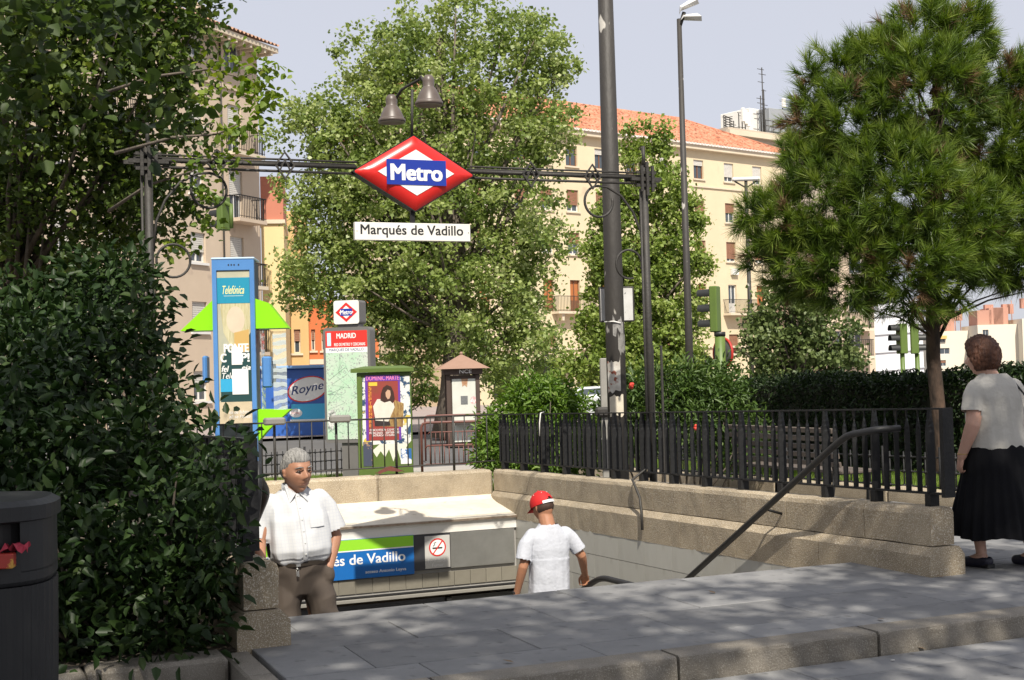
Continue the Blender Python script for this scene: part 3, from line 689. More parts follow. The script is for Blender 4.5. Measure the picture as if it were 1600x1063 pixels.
# beige building on the left -------------------------------------------------
A = Bld('tall beige apartment building with iron balconies at the left edge', 412, 62, (0.40, 0.917))
EA = 0.0; zeave = A.sz(408, 82)[1]
zs1 = A.sz(375, 345)[1]                       # a balcony slab level
levels = [zs1 + 3.02 * k for k in range(-4, 4)]
levels = [l for l in levels if l < zeave - 1.5]
xa0, xa1 = A.sz(358, 300)[0], A.sz(379, 300)[0]; xb0, xb1 = A.sz(298, 370)[0], A.sz(321, 370)[0]
xw0, xw1 = A.sz(350, 90)[0], A.sz(375, 90)[0]
bx0, bx1 = A.sz(357, 330)[0], A.sz(393, 330)[0]
per = 8.4; HA = []
dA = xa1 - xa0; wB = xb1 - xb0
unitsA = []
for k in range(0, 4): unitsA.append(-k * per)
for off in unitsA:
    for li, z in enumerate(levels):
        last = li == len(levels) - 1
        if last: HA.append(((xw0 + off, xw1 + off, z + .75, z + 2.05), 'w', li, off))
        else: HA.append(((xa0 + off, xa1 + off, z + .02, z + 2.25), 'd', li, off))
        HA.append(((xb0 + off, xb1 + off, z + .9, z + 2.2), 's', li, off))
A.wall(-34, EA, -0.5, zeave, [h[0] for h in HA], STUCCO_A)
ra = random.Random(11)
for h, kd, li, off in HA:
    if kd == 'd': A.window(h, WFRAME, GLS, SHW, ra.choice([.95, .8, .5]), None, door=False); A.balcony(h[0] - .35, h[1] + .75, h[2] - .02, TRIM_B if li % 2 else STUCCO_A, IRON, out=0.8, h=1.0)
    elif kd == 's': A.window(h, WFRAME, GLS, SHW, ra.choice([.65, .4, .8]), WFRAME)
    else: A.window(h, WFRAME, GLS)
M().box(-34, EA + .02, -0.09, -0.002, levels[-1] - .12, levels[-1] + .02).build('string_course', STUCCO_A, A.t)
M().box(-34, EA + .02, -0.09, -0.002, levels[1] - .35, levels[1] - .2).build('string_course', STUCCO_A, A.t)
b = M(); bdA = 14
b.quad((EA, 0, -.5), (EA, bdA, -.5), (EA, bdA, zeave), (EA, 0, zeave)); b.quad((-34, bdA, -.5), (-34, 0, -.5), (-34, 0, zeave), (-34, bdA, zeave)); b.build('side_wall', STUCCO_A, A.t, recalc=False)
M().box(-34.5, EA + .55, -0.85, 0.3, zeave - .12, zeave + .10).build('eaves', TRIM_B, A.t)
b = M()
for i in range(60): b.box(-33 + i * .56, -32.88 + i * .56, -.8, -.003, zeave - .3, zeave - .122)
b.build('rafter_ends', TRIM_B, A.t)
b = M(); vs = []; n = 116; seg = 5
for i in range(n * seg + 1):
    x = -34.5 + i * .302 / seg; ph = 2 * PI * i / seg
    for k in range(5): f = k / 4; vs.append((x, -0.95 + f * 7, zeave + .2 + f * 2.6 + .06 * math.cos(ph)))
b.add(vs, [(i * 5 + k, (i + 1) * 5 + k, (i + 1) * 5 + k + 1, i * 5 + k + 1) for i in range(n * seg) for k in range(4)], True)
tag(b.build('roof_tiles', TILE2, A.t, recalc=False), kind='stuff')
M().box(A.sz(398, 60)[0] - .3, A.sz(398, 60)[0] + .3, 3, 3.6, zeave + 1, zeave + 2.6).build('chimney', STUCCO_A, A.t)
for xx in (xa0 - .55, xa0 - .55 - per): M().tube([(xx, -.06, 0), (xx, -.06, zeave - .3)], .045, 6).build('downpipe', IRON2, A.t)

# yellow and orange buildings between the beige one and the big poplar -------
def simple(label, px0, px1, Y, D, ztop_py, m, wins, frame, kind='apartment_building', zbase=-0.5, depth=8, rowsn=None, shutters=None, sill=None):
    b = Bld(label, px0, Y, D); s1, zt = b.sz(px1, ztop_py); zt = b.sz(px0, ztop_py)[1]
    hs = []
    for (xa, xb, ya, yb) in wins:
        sa, z1 = b.sz(xa, ya); sb_, z0 = b.sz(xb, yb); hs.append((min(sa, sb_), max(sa, sb_), z0, z1))
    b.wall(0, s1, zbase, zt, hs, m)
    for h in hs: b.window(h, frame, GLS, shutters, 0.5 if shutters else 0, sill)
    q = M(); q.quad((s1, 0, zbase), (s1, depth, zbase), (s1, depth, zt), (s1, 0, zt)); q.quad((0, depth, zbase), (0, 0, zbase), (0, 0, zt), (0, depth, zt)); q.quad((0, 0, zt), (s1, 0, zt), (s1, depth, zt), (0, depth, zt)); q.quad((s1, depth, zbase), (0, depth, zbase), (0, depth, zt), (s1, depth, zt))
    q.build('side_wall', m, b.t, recalc=False)
    return b, s1, zt
ORG = mat('orange_render', (0.58, 0.17, 0.055), 0.85, (0.50, 0.14, 0.05), 0.6); RSALM = mat('salmon_render', (0.52, 0.20, 0.13), 0.85, (0.46, 0.17, 0.11), 0.6)
YEL = mat('yellow_render', (0.74, 0.58, 0.30), 0.85, (0.68, 0.52, 0.27), 0.5); OCH = mat('ochre_render', (0.60, 0.40, 0.18), 0.85, (0.54, 0.35, 0.15), 0.6)
b1, s1, z1 = simple('narrow yellow house with a salmon red top floor beside the beige building', 413, 443, 66, (0.99, 0.14), 350, YEL, [], WFRAME)
zt2 = b1.sz(420, 276)[1]
M().box(0, s1, 0.0, 6, z1 + .2, zt2).build('red_top_floor', RSALM, b1.t); M().box(-.1, s1 + .08, -.12, 6, z1 + .003, z1 + .197).build('cornice', TRIM_B, b1.t)
b2, s2, z2 = simple('ochre house with small windows seen under the big poplar', 443, 478, 74, (0.97, 0.24), 330, OCH, [(459, 470, 515, 552), (448, 455, 515, 552), (459, 470, 430, 465), (459, 470, 350, 385)], TRIM_B, shutters=SHB, sill=TRIM_B)
b3, s3, z3 = simple('bright orange house with a row of narrow windows left of the map sign', 478, 590, 77, (0.97, 0.24), 470, ORG, [(486, 493, 515, 548), (502, 509, 515, 548), (518, 525, 515, 548), (534, 541, 515, 548), (486, 493, 420, 450), (502, 509, 420, 450)], TRIM_B, shutters=SHB, sill=TRIM_B)
M().box(-3, s3, -.15, -.003, b3.sz(480, 570)[1], b3.sz(480, 562)[1]).build('cornice', TRIM_B, b3.t)
bk, sk, zk = simple('dim ochre brick house far behind the big poplar trunk', 590, 715, 100, (0.99, 0.1), 330, OCH, [(600 + 34 * i, 614 + 34 * i, y, y + 30) for i in range(3) for y in (350, 410, 470, 535)], WFRAME, shutters=SHB)
# block right of the small plane trees, white house and far suburb -----------
d1, sd, zdd = simple('beige block with grey balconies seen between the plane tree and the pine', 1290, 1362, 82, (0.98, 0.2), 380, STUCCO_A, [(1326, 1348, 517, 545), (1326, 1348, 460, 488), (1326, 1348, 400, 428), (1300, 1316, 517, 545)], WFRAME)
d1.balcony(d1.sz(1320, 515)[0], d1.sz(1358, 515)[0], d1.sz(1340, 514)[1], TRIM_B, IRON2); d1.balcony(d1.sz(1320, 560)[0], d1.sz(1358, 560)[0], d1.sz(1340, 557)[1], TRIM_B, IRON2)
WSC = mat('white_sheeting', (0.78, 0.79, 0.80), 0.7, (0.66, 0.69, 0.74), 0.4, 0.5)
d2, s_, z_ = simple('building wrapped in white sheeting behind the traffic lights', 1357, 1440, 95, (0.98, 0.2), 470, WSC, [], WFRAME)
b = M()
for i in range(8): z = z_ - 1.2 - i * 1.3; b.tube([(0, -.08, z), (s_, -.08, z + .2)], .05, 5)
b.build('sheeting_seams', mat('seam', (.5, .52, .55), .8), d2.t)
# far suburb
fs = random.Random(21)
PINKT = mat('pink_brick', (0.50, 0.27, 0.20), 0.9, (0.44, 0.23, 0.17), 0.2); CRW = mat('pale_block', (0.74, 0.68, 0.56), 0.9, (0.68, 0.61, 0.5), 0.05)
for (px0, px1, Y, yt, lab) in ((1462, 1530, 330, 520, 'pale far apartment block with pink top floors right of the pine trunk'), (1530, 1600, 322, 510, 'pale far apartment block beyond the head of the woman'), (1600, 1700, 318, 500, 'pale far apartment block at the right edge'), (1380, 1462, 350, 528, 'pale far apartment block hidden behind the pine trunk')):
    b = Bld(lab, px0, Y, (1, -0.06)); s1 = b.sz(px1, 540)[0] - 0.6; zt = b.sz(px0, yt)[1]; ww = 1.5; n = int(s1 / 5.2); hs = []
    for r_i in range(7):
        z = zt - 2.4 - r_i * 3.0
        for i in range(n):
            if fs.random() < .12: continue
            x = 1.2 + i * 5.2; hs.append((x, x + (2.4 if (i + r_i) % 4 == 1 else 1.4), z, z + 1.5))
    b.wall(0, s1, -12, zt, hs, CRW, depth=.3)
    for h in hs:
        b.window(h, WFRAME, GLS, fs.choice([None, SHW, SHB]), .45, depth=.3)
    M().box(0, s1, 0, 14, zt - 3.2 + 3.2, zt + .3).build('parapet', CRW, b.t)
    for k in range(3):
        xx = fs.uniform(0, s1 * .6); M().box(xx, xx + s1 * .33, 2.5, 10, zt + .303, zt + fs.uniform(3, 5)).build('penthouse', PINKT, b.t)
    q = M()
    for k in range(4): xx = fs.uniform(0, s1); q.tube([(xx, 4, zt), (xx, 4, zt + fs.uniform(4, 6.5))], .12, 4); q.box(xx - .8, xx + .8, 5, 6.5, zt + 3, zt + 5.4)
    q.build('chimneys', PINKT, b.t)
    aw = M()
    for h in hs:
        if fs.random() < .14: aw.prism([(h[0] - .2, h[3] + .1), (h[1] + .2, h[3] + .1), (h[1] + .2, h[3] - .7), (h[0] - .2, h[3] - .7)], -1.0, -.03)
    if aw.v: aw.build('awnings', mat('awning_cloth', (0.7, 0.45, 0.16), 0.8), b.t)
    M().box(0, s1, 0.32, 14, -12, zt - .002).build('core', CRW, b.t)

# ---------------------------------------------------------------- street furniture
def frame(name, label, cat, px, Y, rz=None, group=None, zg=None, py=585):
    """Empty on the ground at image column px and depth Y; default faces the stair well (rz = TH)"""
    p = P(px, py, Y); v = UV(p)[1]; z = gz(v) if zg is None else zg
    return empty(name, label, cat, (p.x, p.y, z), TH if rz is None else rz, group)
def loc(t, px, py, y=0.0):
    """pixel -> local (x, z) on the plane local y = 0 of an Empty"""
    o = t.location; rz = t.rotation_euler.z; n = Vector((math.sin(rz), -math.cos(rz), 0)); D = Vector((math.cos(rz), math.sin(rz), 0))
    d = ray(px, py); oo = o - n * 0 + Vector((-math.sin(rz), math.cos(rz), 0)) * y
    k = (oo.x * n.x + oo.y * n.y) / (d.x * n.x + d.y * n.y); p = d * k + Vector((0, 0, CAMH))
    return (p - oo).dot(D), p.z - o.z
def L2(t, a, b, y=0.0):
    x0, z1 = loc(t, *a, y=y); x1, z0 = loc(t, *b, y=y); return min(x0, x1), max(x0, x1), min(z0, z1), max(z0, z1)

# gantry with the metro diamond ----------------------------------------------
VG = 11.79
gt = empty('sign_gantry', 'dark iron gantry spanning the stairs and carrying the metro diamond', 'gantry', W(1.5, VG, gz(VG)), TH)
zg0 = gz(VG); GW = 4.9; g0 = gt.location
def gl(px, py): u, z = Pv(px, py, VG); return u - 1.5, z - zg0
zbm = gl(1008, 281)[1]; xR = gl(1010, 400)[0]; xL = gl(234, 400)[0]
for x, top in ((xL, zbm + .22), (xR, zbm + .22)):
    ps = M().tube([(x, 0, 0.3), (x, 0, top - .1)], [(0.037, 0.037)] * 2, 8).build('post', IRON2, gt)
    M().box(x - .07, x + .07, -.07, .07, .28, .42, .01).build('base_plate', IRON2, ps)
    M().tube([(x, 0, top - .1), (x, 0, top + .12)], 0.018, 6).build('finial', IRON2, ps)
    M().tube([(x - .058, -.02, .5), (x - .058, -.02, zbm - .1)], 0.013, 6).build('conduit', IRON2, ps)
    c = M()
    for dx, dz, hx, hz in ((0, 0, .17, .018), (0, .065, .11, .014), (0, -.065, .11, .014)): c.box(x + dx - hx, x + dx + hx, -.055, -.03, zbm + dz - hz, zbm + dz + hz)
    for dx, hz in ((-.06, .13), (.0, .17), (.06, .13)): c.box(x + dx - .014, x + dx + .014, -.08, -.056, zbm - hz, zbm + hz)
    c.box(x - .20, x + .20, .03, .055, zbm - .018, zbm + .018)
    c.build('cross_ornament', IRON2, ps)
zb1, zb2, zb3 = zbm + .062, zbm + .018, zbm - .045
dl, dr_ = gl(549, 271)[0], gl(741, 273)[0]
for z, r, y in ((zb1, .010, -.02), (zb2, .021, 0), (zb3, .013, -.02), (zb1 - .012, .008, .05)):
    M().tube([(xL - .12, y, z), (dl + .05, y, z)], r, 6).build('beam_rod', IRON2, gt)
    M().tube([(dr_ - .05, y, z), (xR + .12, y, z)], r, 6).build('beam_rod', IRON2, gt)
for px in (338, 444, 827, 923):
    x = gl(px, 268)[0]; o = M(); q = .085
    for (y_) in (-.04,):
        pts = [(x - q, y_, zbm + .01), (x, y_, zbm + .125), (x + q, y_, zbm + .01)]; o.tube(pts, .013, 4, smooth=False)
        pts = [(x - q, y_, zbm + .01), (x, y_, zbm - .115), (x + q, y_, zbm + .01)]; o.tube(pts, .013, 4, smooth=False)
        o.tube([(x - .05, y_, zb3), (x, y_, zbm + .06), (x + .05, y_, zb3)], .011, 4, smooth=False)
    o.build('diamond_ornament', IRON2, gt)
def arcpts(cx, cz, r, a0, a1, n=24, y=0): return [(cx + r * math.cos(R(a0 + (a1 - a0) * i / n)), y, cz + r * math.sin(R(a0 + (a1 - a0) * i / n))) for i in range(n + 1)]
for sg_, xp in ((1, xL), (-1, xR)):
    # hanging scroll: ring, big arc to the post, second ring lower
    rc = xp + sg_ * .52; b = M(); r = .155
    pts = [(xp + sg_ * .03, 0, zbm - .78), (xp + sg_ * .06, 0, zbm - .52), (xp + sg_ * .14, 0, zbm - .33), (xp + sg_ * .27, 0, zbm - .17), (xp + sg_ * .42, 0, zbm - .09)]
    ring_ = [(rc + sg_ * r * math.sin(R(a)), 0, zbm - .08 - r + r * math.cos(R(a))) for a in range(-10, 285, 14)]
    b.tube(pts + ring_, .013, 6); b.build('scroll', IRON2, gt)
    b = M(); r2 = .145; cx_, cz_ = xp + sg_ * .20, zbm - .86
    b.tube([(cx_ - sg_ * r2 * math.cos(R(a)), 0, cz_ + r2 * math.sin(R(a))) for a in range(-20, 300, 14)] , .012, 6)
    b.build('scroll', IRON2, gt)
# diamond sign
ds = empty('metro_diamond_sign', 'large glossy red metro diamond sign hanging over the stairs', 'sign', W(1.5, VG, 0), TH)
cx, cz = gl(645, 272.5); cz += zg0; ds.location = W(1.5 + cx, VG, cz)
hw = (dr_ - dl) / 2; hh = (gl(646, 213)[1] - gl(646, 333)[1]) / 2
def diamond_solid(hw, hh, T, bul, n=14):
    vs = []; fs = []
    # front face as a grid over the diamond, pillowed
    def pt(s, t):   # s,t in [-1,1] on the rotated square
        x = (s - t) / 2 * hw; z = (s + t) / 2 * hh; e = max(abs(s), abs(t))
        y = -T - bul * (1 - ((max(e - .62, 0)) / .38) ** 2.2)
        return (x, y, z)
    for i in range(n + 1):
        for j in range(n + 1):
            f = lambda k: math.copysign(1 - (1 - abs(2 * k / n - 1)) ** 1.5, 2 * k / n - 1)
            vs.append(pt(f(i), f(j)))
    N1 = n + 1
    fs = [(i * N1 + j, i * N1 + j + 1, (i + 1) * N1 + j + 1, (i + 1) * N1 + j) for i in range(n) for j in range(n)]
    return vs, fs
T = .05; bul = .055
fv, ff = diamond_solid(hw * .985, hh * .985, T, bul)
m_ = M(); m_.add(fv, ff, True); 
m_.add([(x, -y, z) for x, y, z in fv], [f[::-1] for f in ff], True)
m_.build('red_body', RED, ds)
k_ = M(); k_.prism([(-hw, 0), (0, -hh), (hw, 0), (0, hh)], -T - .004, T + .004); k_.build('dark_rim', IRON, ds)
yf = -T - bul
ix0, ix1 = loc(ds, 588, 272)[0], loc(ds, 706, 272)[0]; iz = (gl(648, 237)[1] - gl(648, 308)[1]) / 2; ih = (ix1 - ix0) / 2
poly('white_diamond', [(-ih, 0), (0, -iz), (ih, 0), (0, iz)], WHITEFLAT, ds, y=yf - .0015, th=.002)
bw2 = (loc(ds, 694, 273)[0] - loc(ds, 602, 272)[0]) / 2; bh2 = (gl(648, 253)[1] - gl(648, 292)[1]) / 2
bl = poly('blue_plate', rect(-bw2, bw2, -bh2, bh2), BLUE, ds, y=yf - .005, th=.004)
text_obj('lettering', 'Metro', 0, -.002, bw2 * 1.70, bh2 * 1.22, WHITEFLAT, bl, y=yf - .0095, bold=0.06)
# name board
nb = empty('station_name_board', 'white board reading the station name under the red diamond', 'sign', W(1.5, VG, 0), TH)
nc = gl(645, 363); nb.location = W(1.5 + nc[0], VG, nc[1] + zg0)
nw = (gl(735, 363)[0] - gl(555, 363)[0]) / 2; nh = (gl(645, 349.5)[1] - gl(645, 377)[1]) / 2
bo = M().box(-nw, nw, -.025, .025, -nh, nh, .003).build('board', WHITE, nb)
text_obj('lettering', 'Marqués de Vadillo', -.01, .003, nw * 1.77, nh * 1.42, BLACK, bo, y=-.0255, bold=0.02)
M().box(-.02, .02, -.015, .015, nh, cz - hh - (nc[1] + zg0) + .03).build('hanger', IRON, nb)
for sx in (-nw + .02, nw - .02): M().lathe([(0, 0), (.004, 0), (.004, .003), (0, .003)], (sx, -.028, 0), 8, axis='y').build('bolt', IRON, nb)
# twin lamps
tl_ = empty('twin_bell_lamp', 'pair of brown bell lamps on a bent stalk above the metro diamond', 'lamp', W(1.5 + cx, VG, cz + hh - .02), TH)
BRZ = mat('brown_enamel', (0.085, 0.065, 0.055), 0.4, (0.13, 0.105, 0.09), 6)
def tp(px, py, y=0): return loc(tl_, px, py, y=y)
a = tp(644, 140); M().tube([(0, 0, 0), (a[0], 0, a[1])], .014, 8).build('stalk', IRON2, tl_)
yl, yr_ = 0.16, -0.20
pl_ = tp(612, 172, yl); pr_ = tp(670, 150, yr_)
top_l = (pl_[0], yl, tp(614, 158, yl)[1]); top_r = (pr_[0], yr_, tp(668, 132, yr_)[1])
M().tube([(top_l[0] + .03, yl, top_l[2] + .0), (a[0] - .08, yl * .5, a[1] + .01), (a[0] - .03, yl * .1, a[1] + .04), (a[0] + .05, yr_ * .35, a[1] + .08), (top_r[0] - .06, yr_ * .8, a[1] + .09), (top_r[0] - .02, yr_, top_r[2] - .02)], .014, 8).build('bent_arm', IRON2, tl_)
for (q, y_, zt_, zb_2) in ((pl_[0], yl, tp(615, 148, yl)[1], tp(615, 192, yl)[1]), (pr_[0], yr_, tp(670, 117, yr_)[1], tp(670, 165, yr_)[1])):
    H = zt_ - zb_2; prof = [(0.0, H), (.03, H * .98), (.05, H * .9), (.056, H * .78), (.052, H * .62), (.058, H * .58), (.075, H * .5), (.10, H * .32), (.118, H * .16), (.122, H * .12), (.130, H * .11), (.130, .0), (.118, 0), (.10, .012), (0, .02)]
    M().lathe(prof, (q, y_, zb_2), 22).build('lamp_shade', BRZ, tl_)

# big pole --------------------------------------------------------------------
POLE = mat('pole_paint', (0.045, 0.040, 0.034), 0.6, (0.028, 0.025, 0.022), 3, 0.6, bump=0.25, bscale=25, speck=((0.40, 0.38, 0.34), 7, 0.68, 0.71), stretch=(1, 1, .4))
bp_ = frame('lamp_mast', 'thick dark steel mast with scraps of paper rising out of the hedge', 'pole', 963, 15.2, rz=0)
zt_ = 9.0
M().tube([(0, 0, 0), (0, 0, 2.4), (0, 0, zt_)], [.115, .109, .070], 20).build('shaft', POLE, bp_)
TORN = mat('torn_paper', (0.62, 0.60, 0.54), 0.9, (0.35, 0.32, 0.28), 9, 0.6, speck=((0.25, 0.08, 0.05), 12, .62, .66))
def wrap_patch(name, t, r, a0, a1, z0, z1, m, jag=.03, seed=1):
    rr = random.Random(seed); b = M(); n = 8; k = 8; vs = []
    for i in range(n + 1):
        a = a0 + (a1 - a0) * i / n; jz0, jz1 = rr.uniform(-jag, jag), rr.uniform(-jag, jag)
        for j in range(k + 1):
            z = z0 + jz0 + (z1 + jz1 - z0 - jz0) * j / k; vs.append((r * math.sin(a), -r * math.cos(a), z))
    b.add(vs, [(i * (k + 1) + j, (i + 1) * (k + 1) + j, (i + 1) * (k + 1) + j + 1, i * (k + 1) + j + 1) for i in range(n) for j in range(k)], True)
    return b.build(name, m, t, recalc=False)
def lz(t, px, py): return loc(t, px, py)[1]
wrap_patch('torn_poster', bp_, .1145, -1.1, .35, lz(bp_, 960, 612), lz(bp_, 960, 565), TORN, .02, 3)
wrap_patch('torn_poster', bp_, .1150, -.9, .6, lz(bp_, 960, 650), lz(bp_, 960, 618), mat('pale_paper', (0.66, 0.60, 0.48), .9, (.5, .45, .35), 6), .02, 4)
wrap_patch('torn_poster', bp_, .113, .2, 1.2, lz(bp_, 960, 550), lz(bp_, 960, 525), mat('paper_rest', (0.30, 0.29, 0.27), .9, (.12, .115, .1), 20), .05, 6)
wrap_patch('torn_poster', bp_, .1125, -.3, .9, lz(bp_, 960, 520), lz(bp_, 960, 500), mat('paper_rest_light', (0.36, 0.35, 0.33), .9, (.1, .095, .09), 24), .06, 8)
M().tube([(-.12, -.02, lz(bp_, 960, 503)), (-.02, -.13, lz(bp_, 960, 503)), (.06, -.11, lz(bp_, 960, 506))], .008, 5).build('strap', WHITE, bp_)
sgn = empty('board_sign', 'white board seen behind the thick mast', 'sign', bp_.location + Vector((0, .22, 0)), 0)
x0, x1, z0, z1 = L2(sgn, (935, 449), (992, 503))
bd_ = M().box(x0, x1, -.012, .012, z0, z1, .012).build('board', IRON2, sgn); M().box(x0 + .02, x1 - .02, -.016, -.013, z0 + .02, z1 - .02).build('face', mat('stained_white', (0.62, 0.62, 0.6), .6, (.45, .44, .42), 3, .6, speck=((.2, .2, .2), 18, .66, .7)), bd_)
M().box(-.03, .03, -.10, -.02, z1 - .25, z1 - .18).build('clamp', IRON2, sgn)

# distant lamp posts ------------------------------------------------------------
def lamp_post(label, px, Y, ybase, ytop, r0, r1, head, px_top=None):
    t = frame('street_lamp', label, 'street lamp', px, Y, rz=0); zt = loc(t, px_top or px, ytop)[1]
    M().tube([(0, 0, 0), (0, 0, zt * .3), (0, 0, zt)], [r0, r0 * .85, r1], 12).build('pole', POLE, t)
    if head == 'twin':
        for sx, sz in ((1, .25), (.9, -.12)):
            hd = M().add([(0, -.16, 0), (.1, -.22, .10), (.75, -.16, .16), (.8, 0, .06), (.75, .16, .16), (.1, .22, .10), (0, .16, 0), (.1, 0, .2), (.6, 0, .28)],
                         [(0, 1, 7), (1, 2, 8, 7), (2, 3, 8), (3, 4, 8), (4, 5, 7, 8), (5, 6, 7), (0, 7, 6), (0, 6, 5, 4, 3, 2, 1)]).build('lamp_head', WFRAME, t, (.02, 0, zt + sz * .5), 0.0); hd.scale = (.62, .8, .8)
            hd.rotation_euler = (0, -.35 if sx == 1 else .1, 0)
        M().tube([(0, 0, zt - .2), (.12, 0, zt + .15)], .05, 6).build('arm', IRON2, t)
    else:
        M().box(-.62, .62, -.15, .15, zt, zt + .16, .05).build('lamp_head', WFRAME, t)
        M().tube([(-.5, 0, zt), (0, 0, zt - .3), (.5, 0, zt)], .04, 6).build('arm', IRON2, t)
    return t
lamp_post('tall slim street lamp with pale twin heads right of the thick mast', 1078, 30, 570, 30, .10, .055, 'twin', 1059)
lamp_post('distant street lamp with a flat head left of the pine', 1175, 58, 580, 283, .12, .07, 'flat', 1166)

# traffic lights ------------------------------------------------------------------
GRN = mat('olive_green_paint', (0.105, 0.165, 0.028), 0.5, (0.085, 0.135, 0.026), 4, rand=.08); TLB = mat('visor_black', (0.02, 0.021, 0.02), .5)
def signal_head(t, cx, z0, z1, w, face, mat_=GRN, d=.16):
    """three lamps whose visors point to local 'face' direction (+1 / -1 along x)"""
    H = (z1 - z0); hb = M().box(cx - d * .55, cx + d * .55, -w / 2, w / 2, z0, z1, .02).build('signal_head', mat_, t)
    for k in range(3):
        z = z0 + H * (k + .5) / 3; r = min(w * .42, H / 6.6); b = M(); x0 = cx + face * d * .55
        vs = []; n = 12
        for i in range(n + 1):
            a = R(-20 + 220 * i / n)
            for q, rr in ((0, r), (face * .26, r * .92)): vs.append((x0 + q, rr * math.cos(a), z + rr * math.sin(a)))
        b.add(vs, [(2 * i, 2 * i + 1, 2 * i + 3, 2 * i + 2) for i in range(n)], True)
        b.add([(x, y * .96, zz - .008) for x, y, zz in vs], [(2 * i, 2 * i + 2, 2 * i + 3, 2 * i + 1) for i in range(n)], True)
        b.build('visor', TLB, hb, recalc=False)
        M().lathe([(0, 0), (r * .9, .0), (r * .9, .02), (0, .04)], (x0, 0, z), 12, axis='x').build('lens', [flat('lens_red', (.12, .01, .01), .3), flat('lens_amber', (.14, .07, .01), .3), flat('lens_green', (.01, .08, .03), .3)][2 - k], hb)
    return hb
t = frame('traffic_light', 'green traffic light seen from behind right of the slim lamp post', 'traffic light', 1122, 25.5, rz=R(-30))
zb_3, zt_3 = loc(t, 1122, 519)[1], loc(t, 1122, 447)[1]; x0, x1 = loc(t, 1109, 480)[0], loc(t, 1128, 480)[0]
signal_head(t, -.02, zb_3, zt_3, .24, -1, d=.14); M().tube([(0.06, 0, 0), (0.06, 0, zb_3 + .0)], .10, 12).build('post', GRN, t)
M().tube([(0.06, 0, zb_3 - .08), (0.06, 0, zb_3 + .0)], .11, 12).build('collar', TLB, t)
rs = frame('round_road_sign', 'round road sign seen edge on beside the green traffic light', 'road sign', 1134, 25.7, rz=R(-62))
zc_ = loc(rs, 1134, 552)[1]; dsc = M().lathe([(0, -.012), (.29, -.012), (.3, 0), (.29, .012), (0, .012)], (0, -.05, zc_), 28, axis='y').build('disc', mat('sign_back_grey', (.09, .09, .09), .5), rs)
M().lathe([(.285, -.02), (.31, -.02), (.31, .02), (.285, .02), (.285, -.02)], (0, -.05, zc_), 28, axis='y').build('red_rim', flat('rim_red', (.45, .03, .02)), dsc); M().tube([(0, 0, 0), (0, 0, zc_)], .03, 8).build('post', IRON2, rs)
for px, Y, face, lab in ((1411, 38, -1, 'left one of two small traffic lights behind the hedge, its black visors showing'), (1434, 39, 1, 'right one of two small traffic lights behind the hedge, plain green back')):
    t = frame('traffic_light', lab, 'traffic light', px, Y, rz=R(10 if face < 0 else -12), group='small traffic lights beyond the hedge')
    za, zb4 = loc(t, px, 553)[1], loc(t, px, 506)[1]; signal_head(t, 0.0 if face < 0 else -.06, za, zb4, .32, face, d=.2); M().tube([(0, 0, 0), (0, 0, za)], .07, 8).build('post', GRN, t)
t = frame('overhead_traffic_light', 'green traffic light on a sloping arm in front of the beige building', 'traffic light', 357, 30, rz=R(-28))
za, zb4 = loc(t, 352, 360)[1], loc(t, 352, 308)[1]; xh = loc(t, 349, 335)[0]
signal_head(t, xh, za, zb4, .30, -1); 
xs, zs_ = loc(t, 322, 298); x2, z2_ = loc(t, 361, 322)
M().tube([(xs - 6, 0, zs_ + 1.2), (xs, 0, zs_), (x2, 0, z2_)], .05, 8).build('arm', GRN, t); M().tube([(x2, 0, z2_ + .04), (x2, 0, za + .03)], .045, 8).build('drop_bar', GRN, t)
M().tube([(xs - 6, 0, 0), (xs - 6, 0, zs_ + 1.25)], .09, 10).build('post', GRN, t)

# telephone booth ------------------------------------------------------------------
TB = mat('booth_blue', (0.10, 0.26, 0.56), 0.35, (0.08, 0.22, 0.5), 3); TBD = mat('booth_dark_blue', (0.022, 0.045, 0.11), .4); LIME = mat('lime_plastic', (0.26, 0.68, 0.01), .35)
t = frame('telephone_booth', 'tall blue telephone booth pillar with advert and lime green wings', 'phone booth', 372, 16.6, rz=R(4))
x0, x1, z0, z1 = L2(t, (331, 407), (404, 740)); z0 = 0.0; dp = .50; fw = .055
fr = M(); fr.box(x0, x0 + fw, -.03, .06, z0, z1); fr.box(x1 - fw, x1, -.03, .06, z0, z1); fr.box(x0 + fw, x1 - fw, -.03, .06, z1 - .13, z1); fr.box(x0 + fw, x1 - fw, -.03, .06, z0, z0 + .3)
fr.build('frame', TB, t)
M().box(x0 + .01, x1 - .01, .061, dp, z0, z1 - .02, .01).build('cabinet', TBD, t); M().box(x0 - .01, x1 + .01, -.035, dp + .01, z1 + .002, z1 + .03, .01).build('cap', mat('pale_cap', (.45, .6, .75), .4), t)
for k in range(4):
    xx = (x0 + x1) / 2 - .06 + k * .035 + (.02 if k == 3 else 0); M().box(xx, xx + .016, -.033, -.0305, z1 - .075, z1 - .055).build('slot', BLACK, t)
px0, px1 = x0 + fw + .004, x1 - fw - .004; pz0, pz1 = .32, z1 - .135; pw = px1 - px0
po = M().box(px0, px1, -.012, .055, pz0, pz1).build('advert', mat('advert_ground', (.50, .47, .33), .6, (.36, .38, .30), 2.2, .6), t)
def zp(py): return loc(t, 372, py)[1]
poly('advert_hair', [(px0 + .02, zp(462)), (px1, zp(455)), (px1, zp(520)), (px1 - .06, zp(545)), (px0 + .20, zp(552)), (px0 + .07, zp(520))], mat('advert_hair_tone', (.42, .38, .20), .6, (.60, .56, .36), 9, .9, stretch=(4, 1, .5)), po, y=-.0125)
poly('advert_face', ell((px0 + px1) / 2 + .02, zp(500), pw * .28, .17), mat('advert_skin', (.66, .56, .42), .6, (.58, .48, .36), 5), po, y=-.0140)
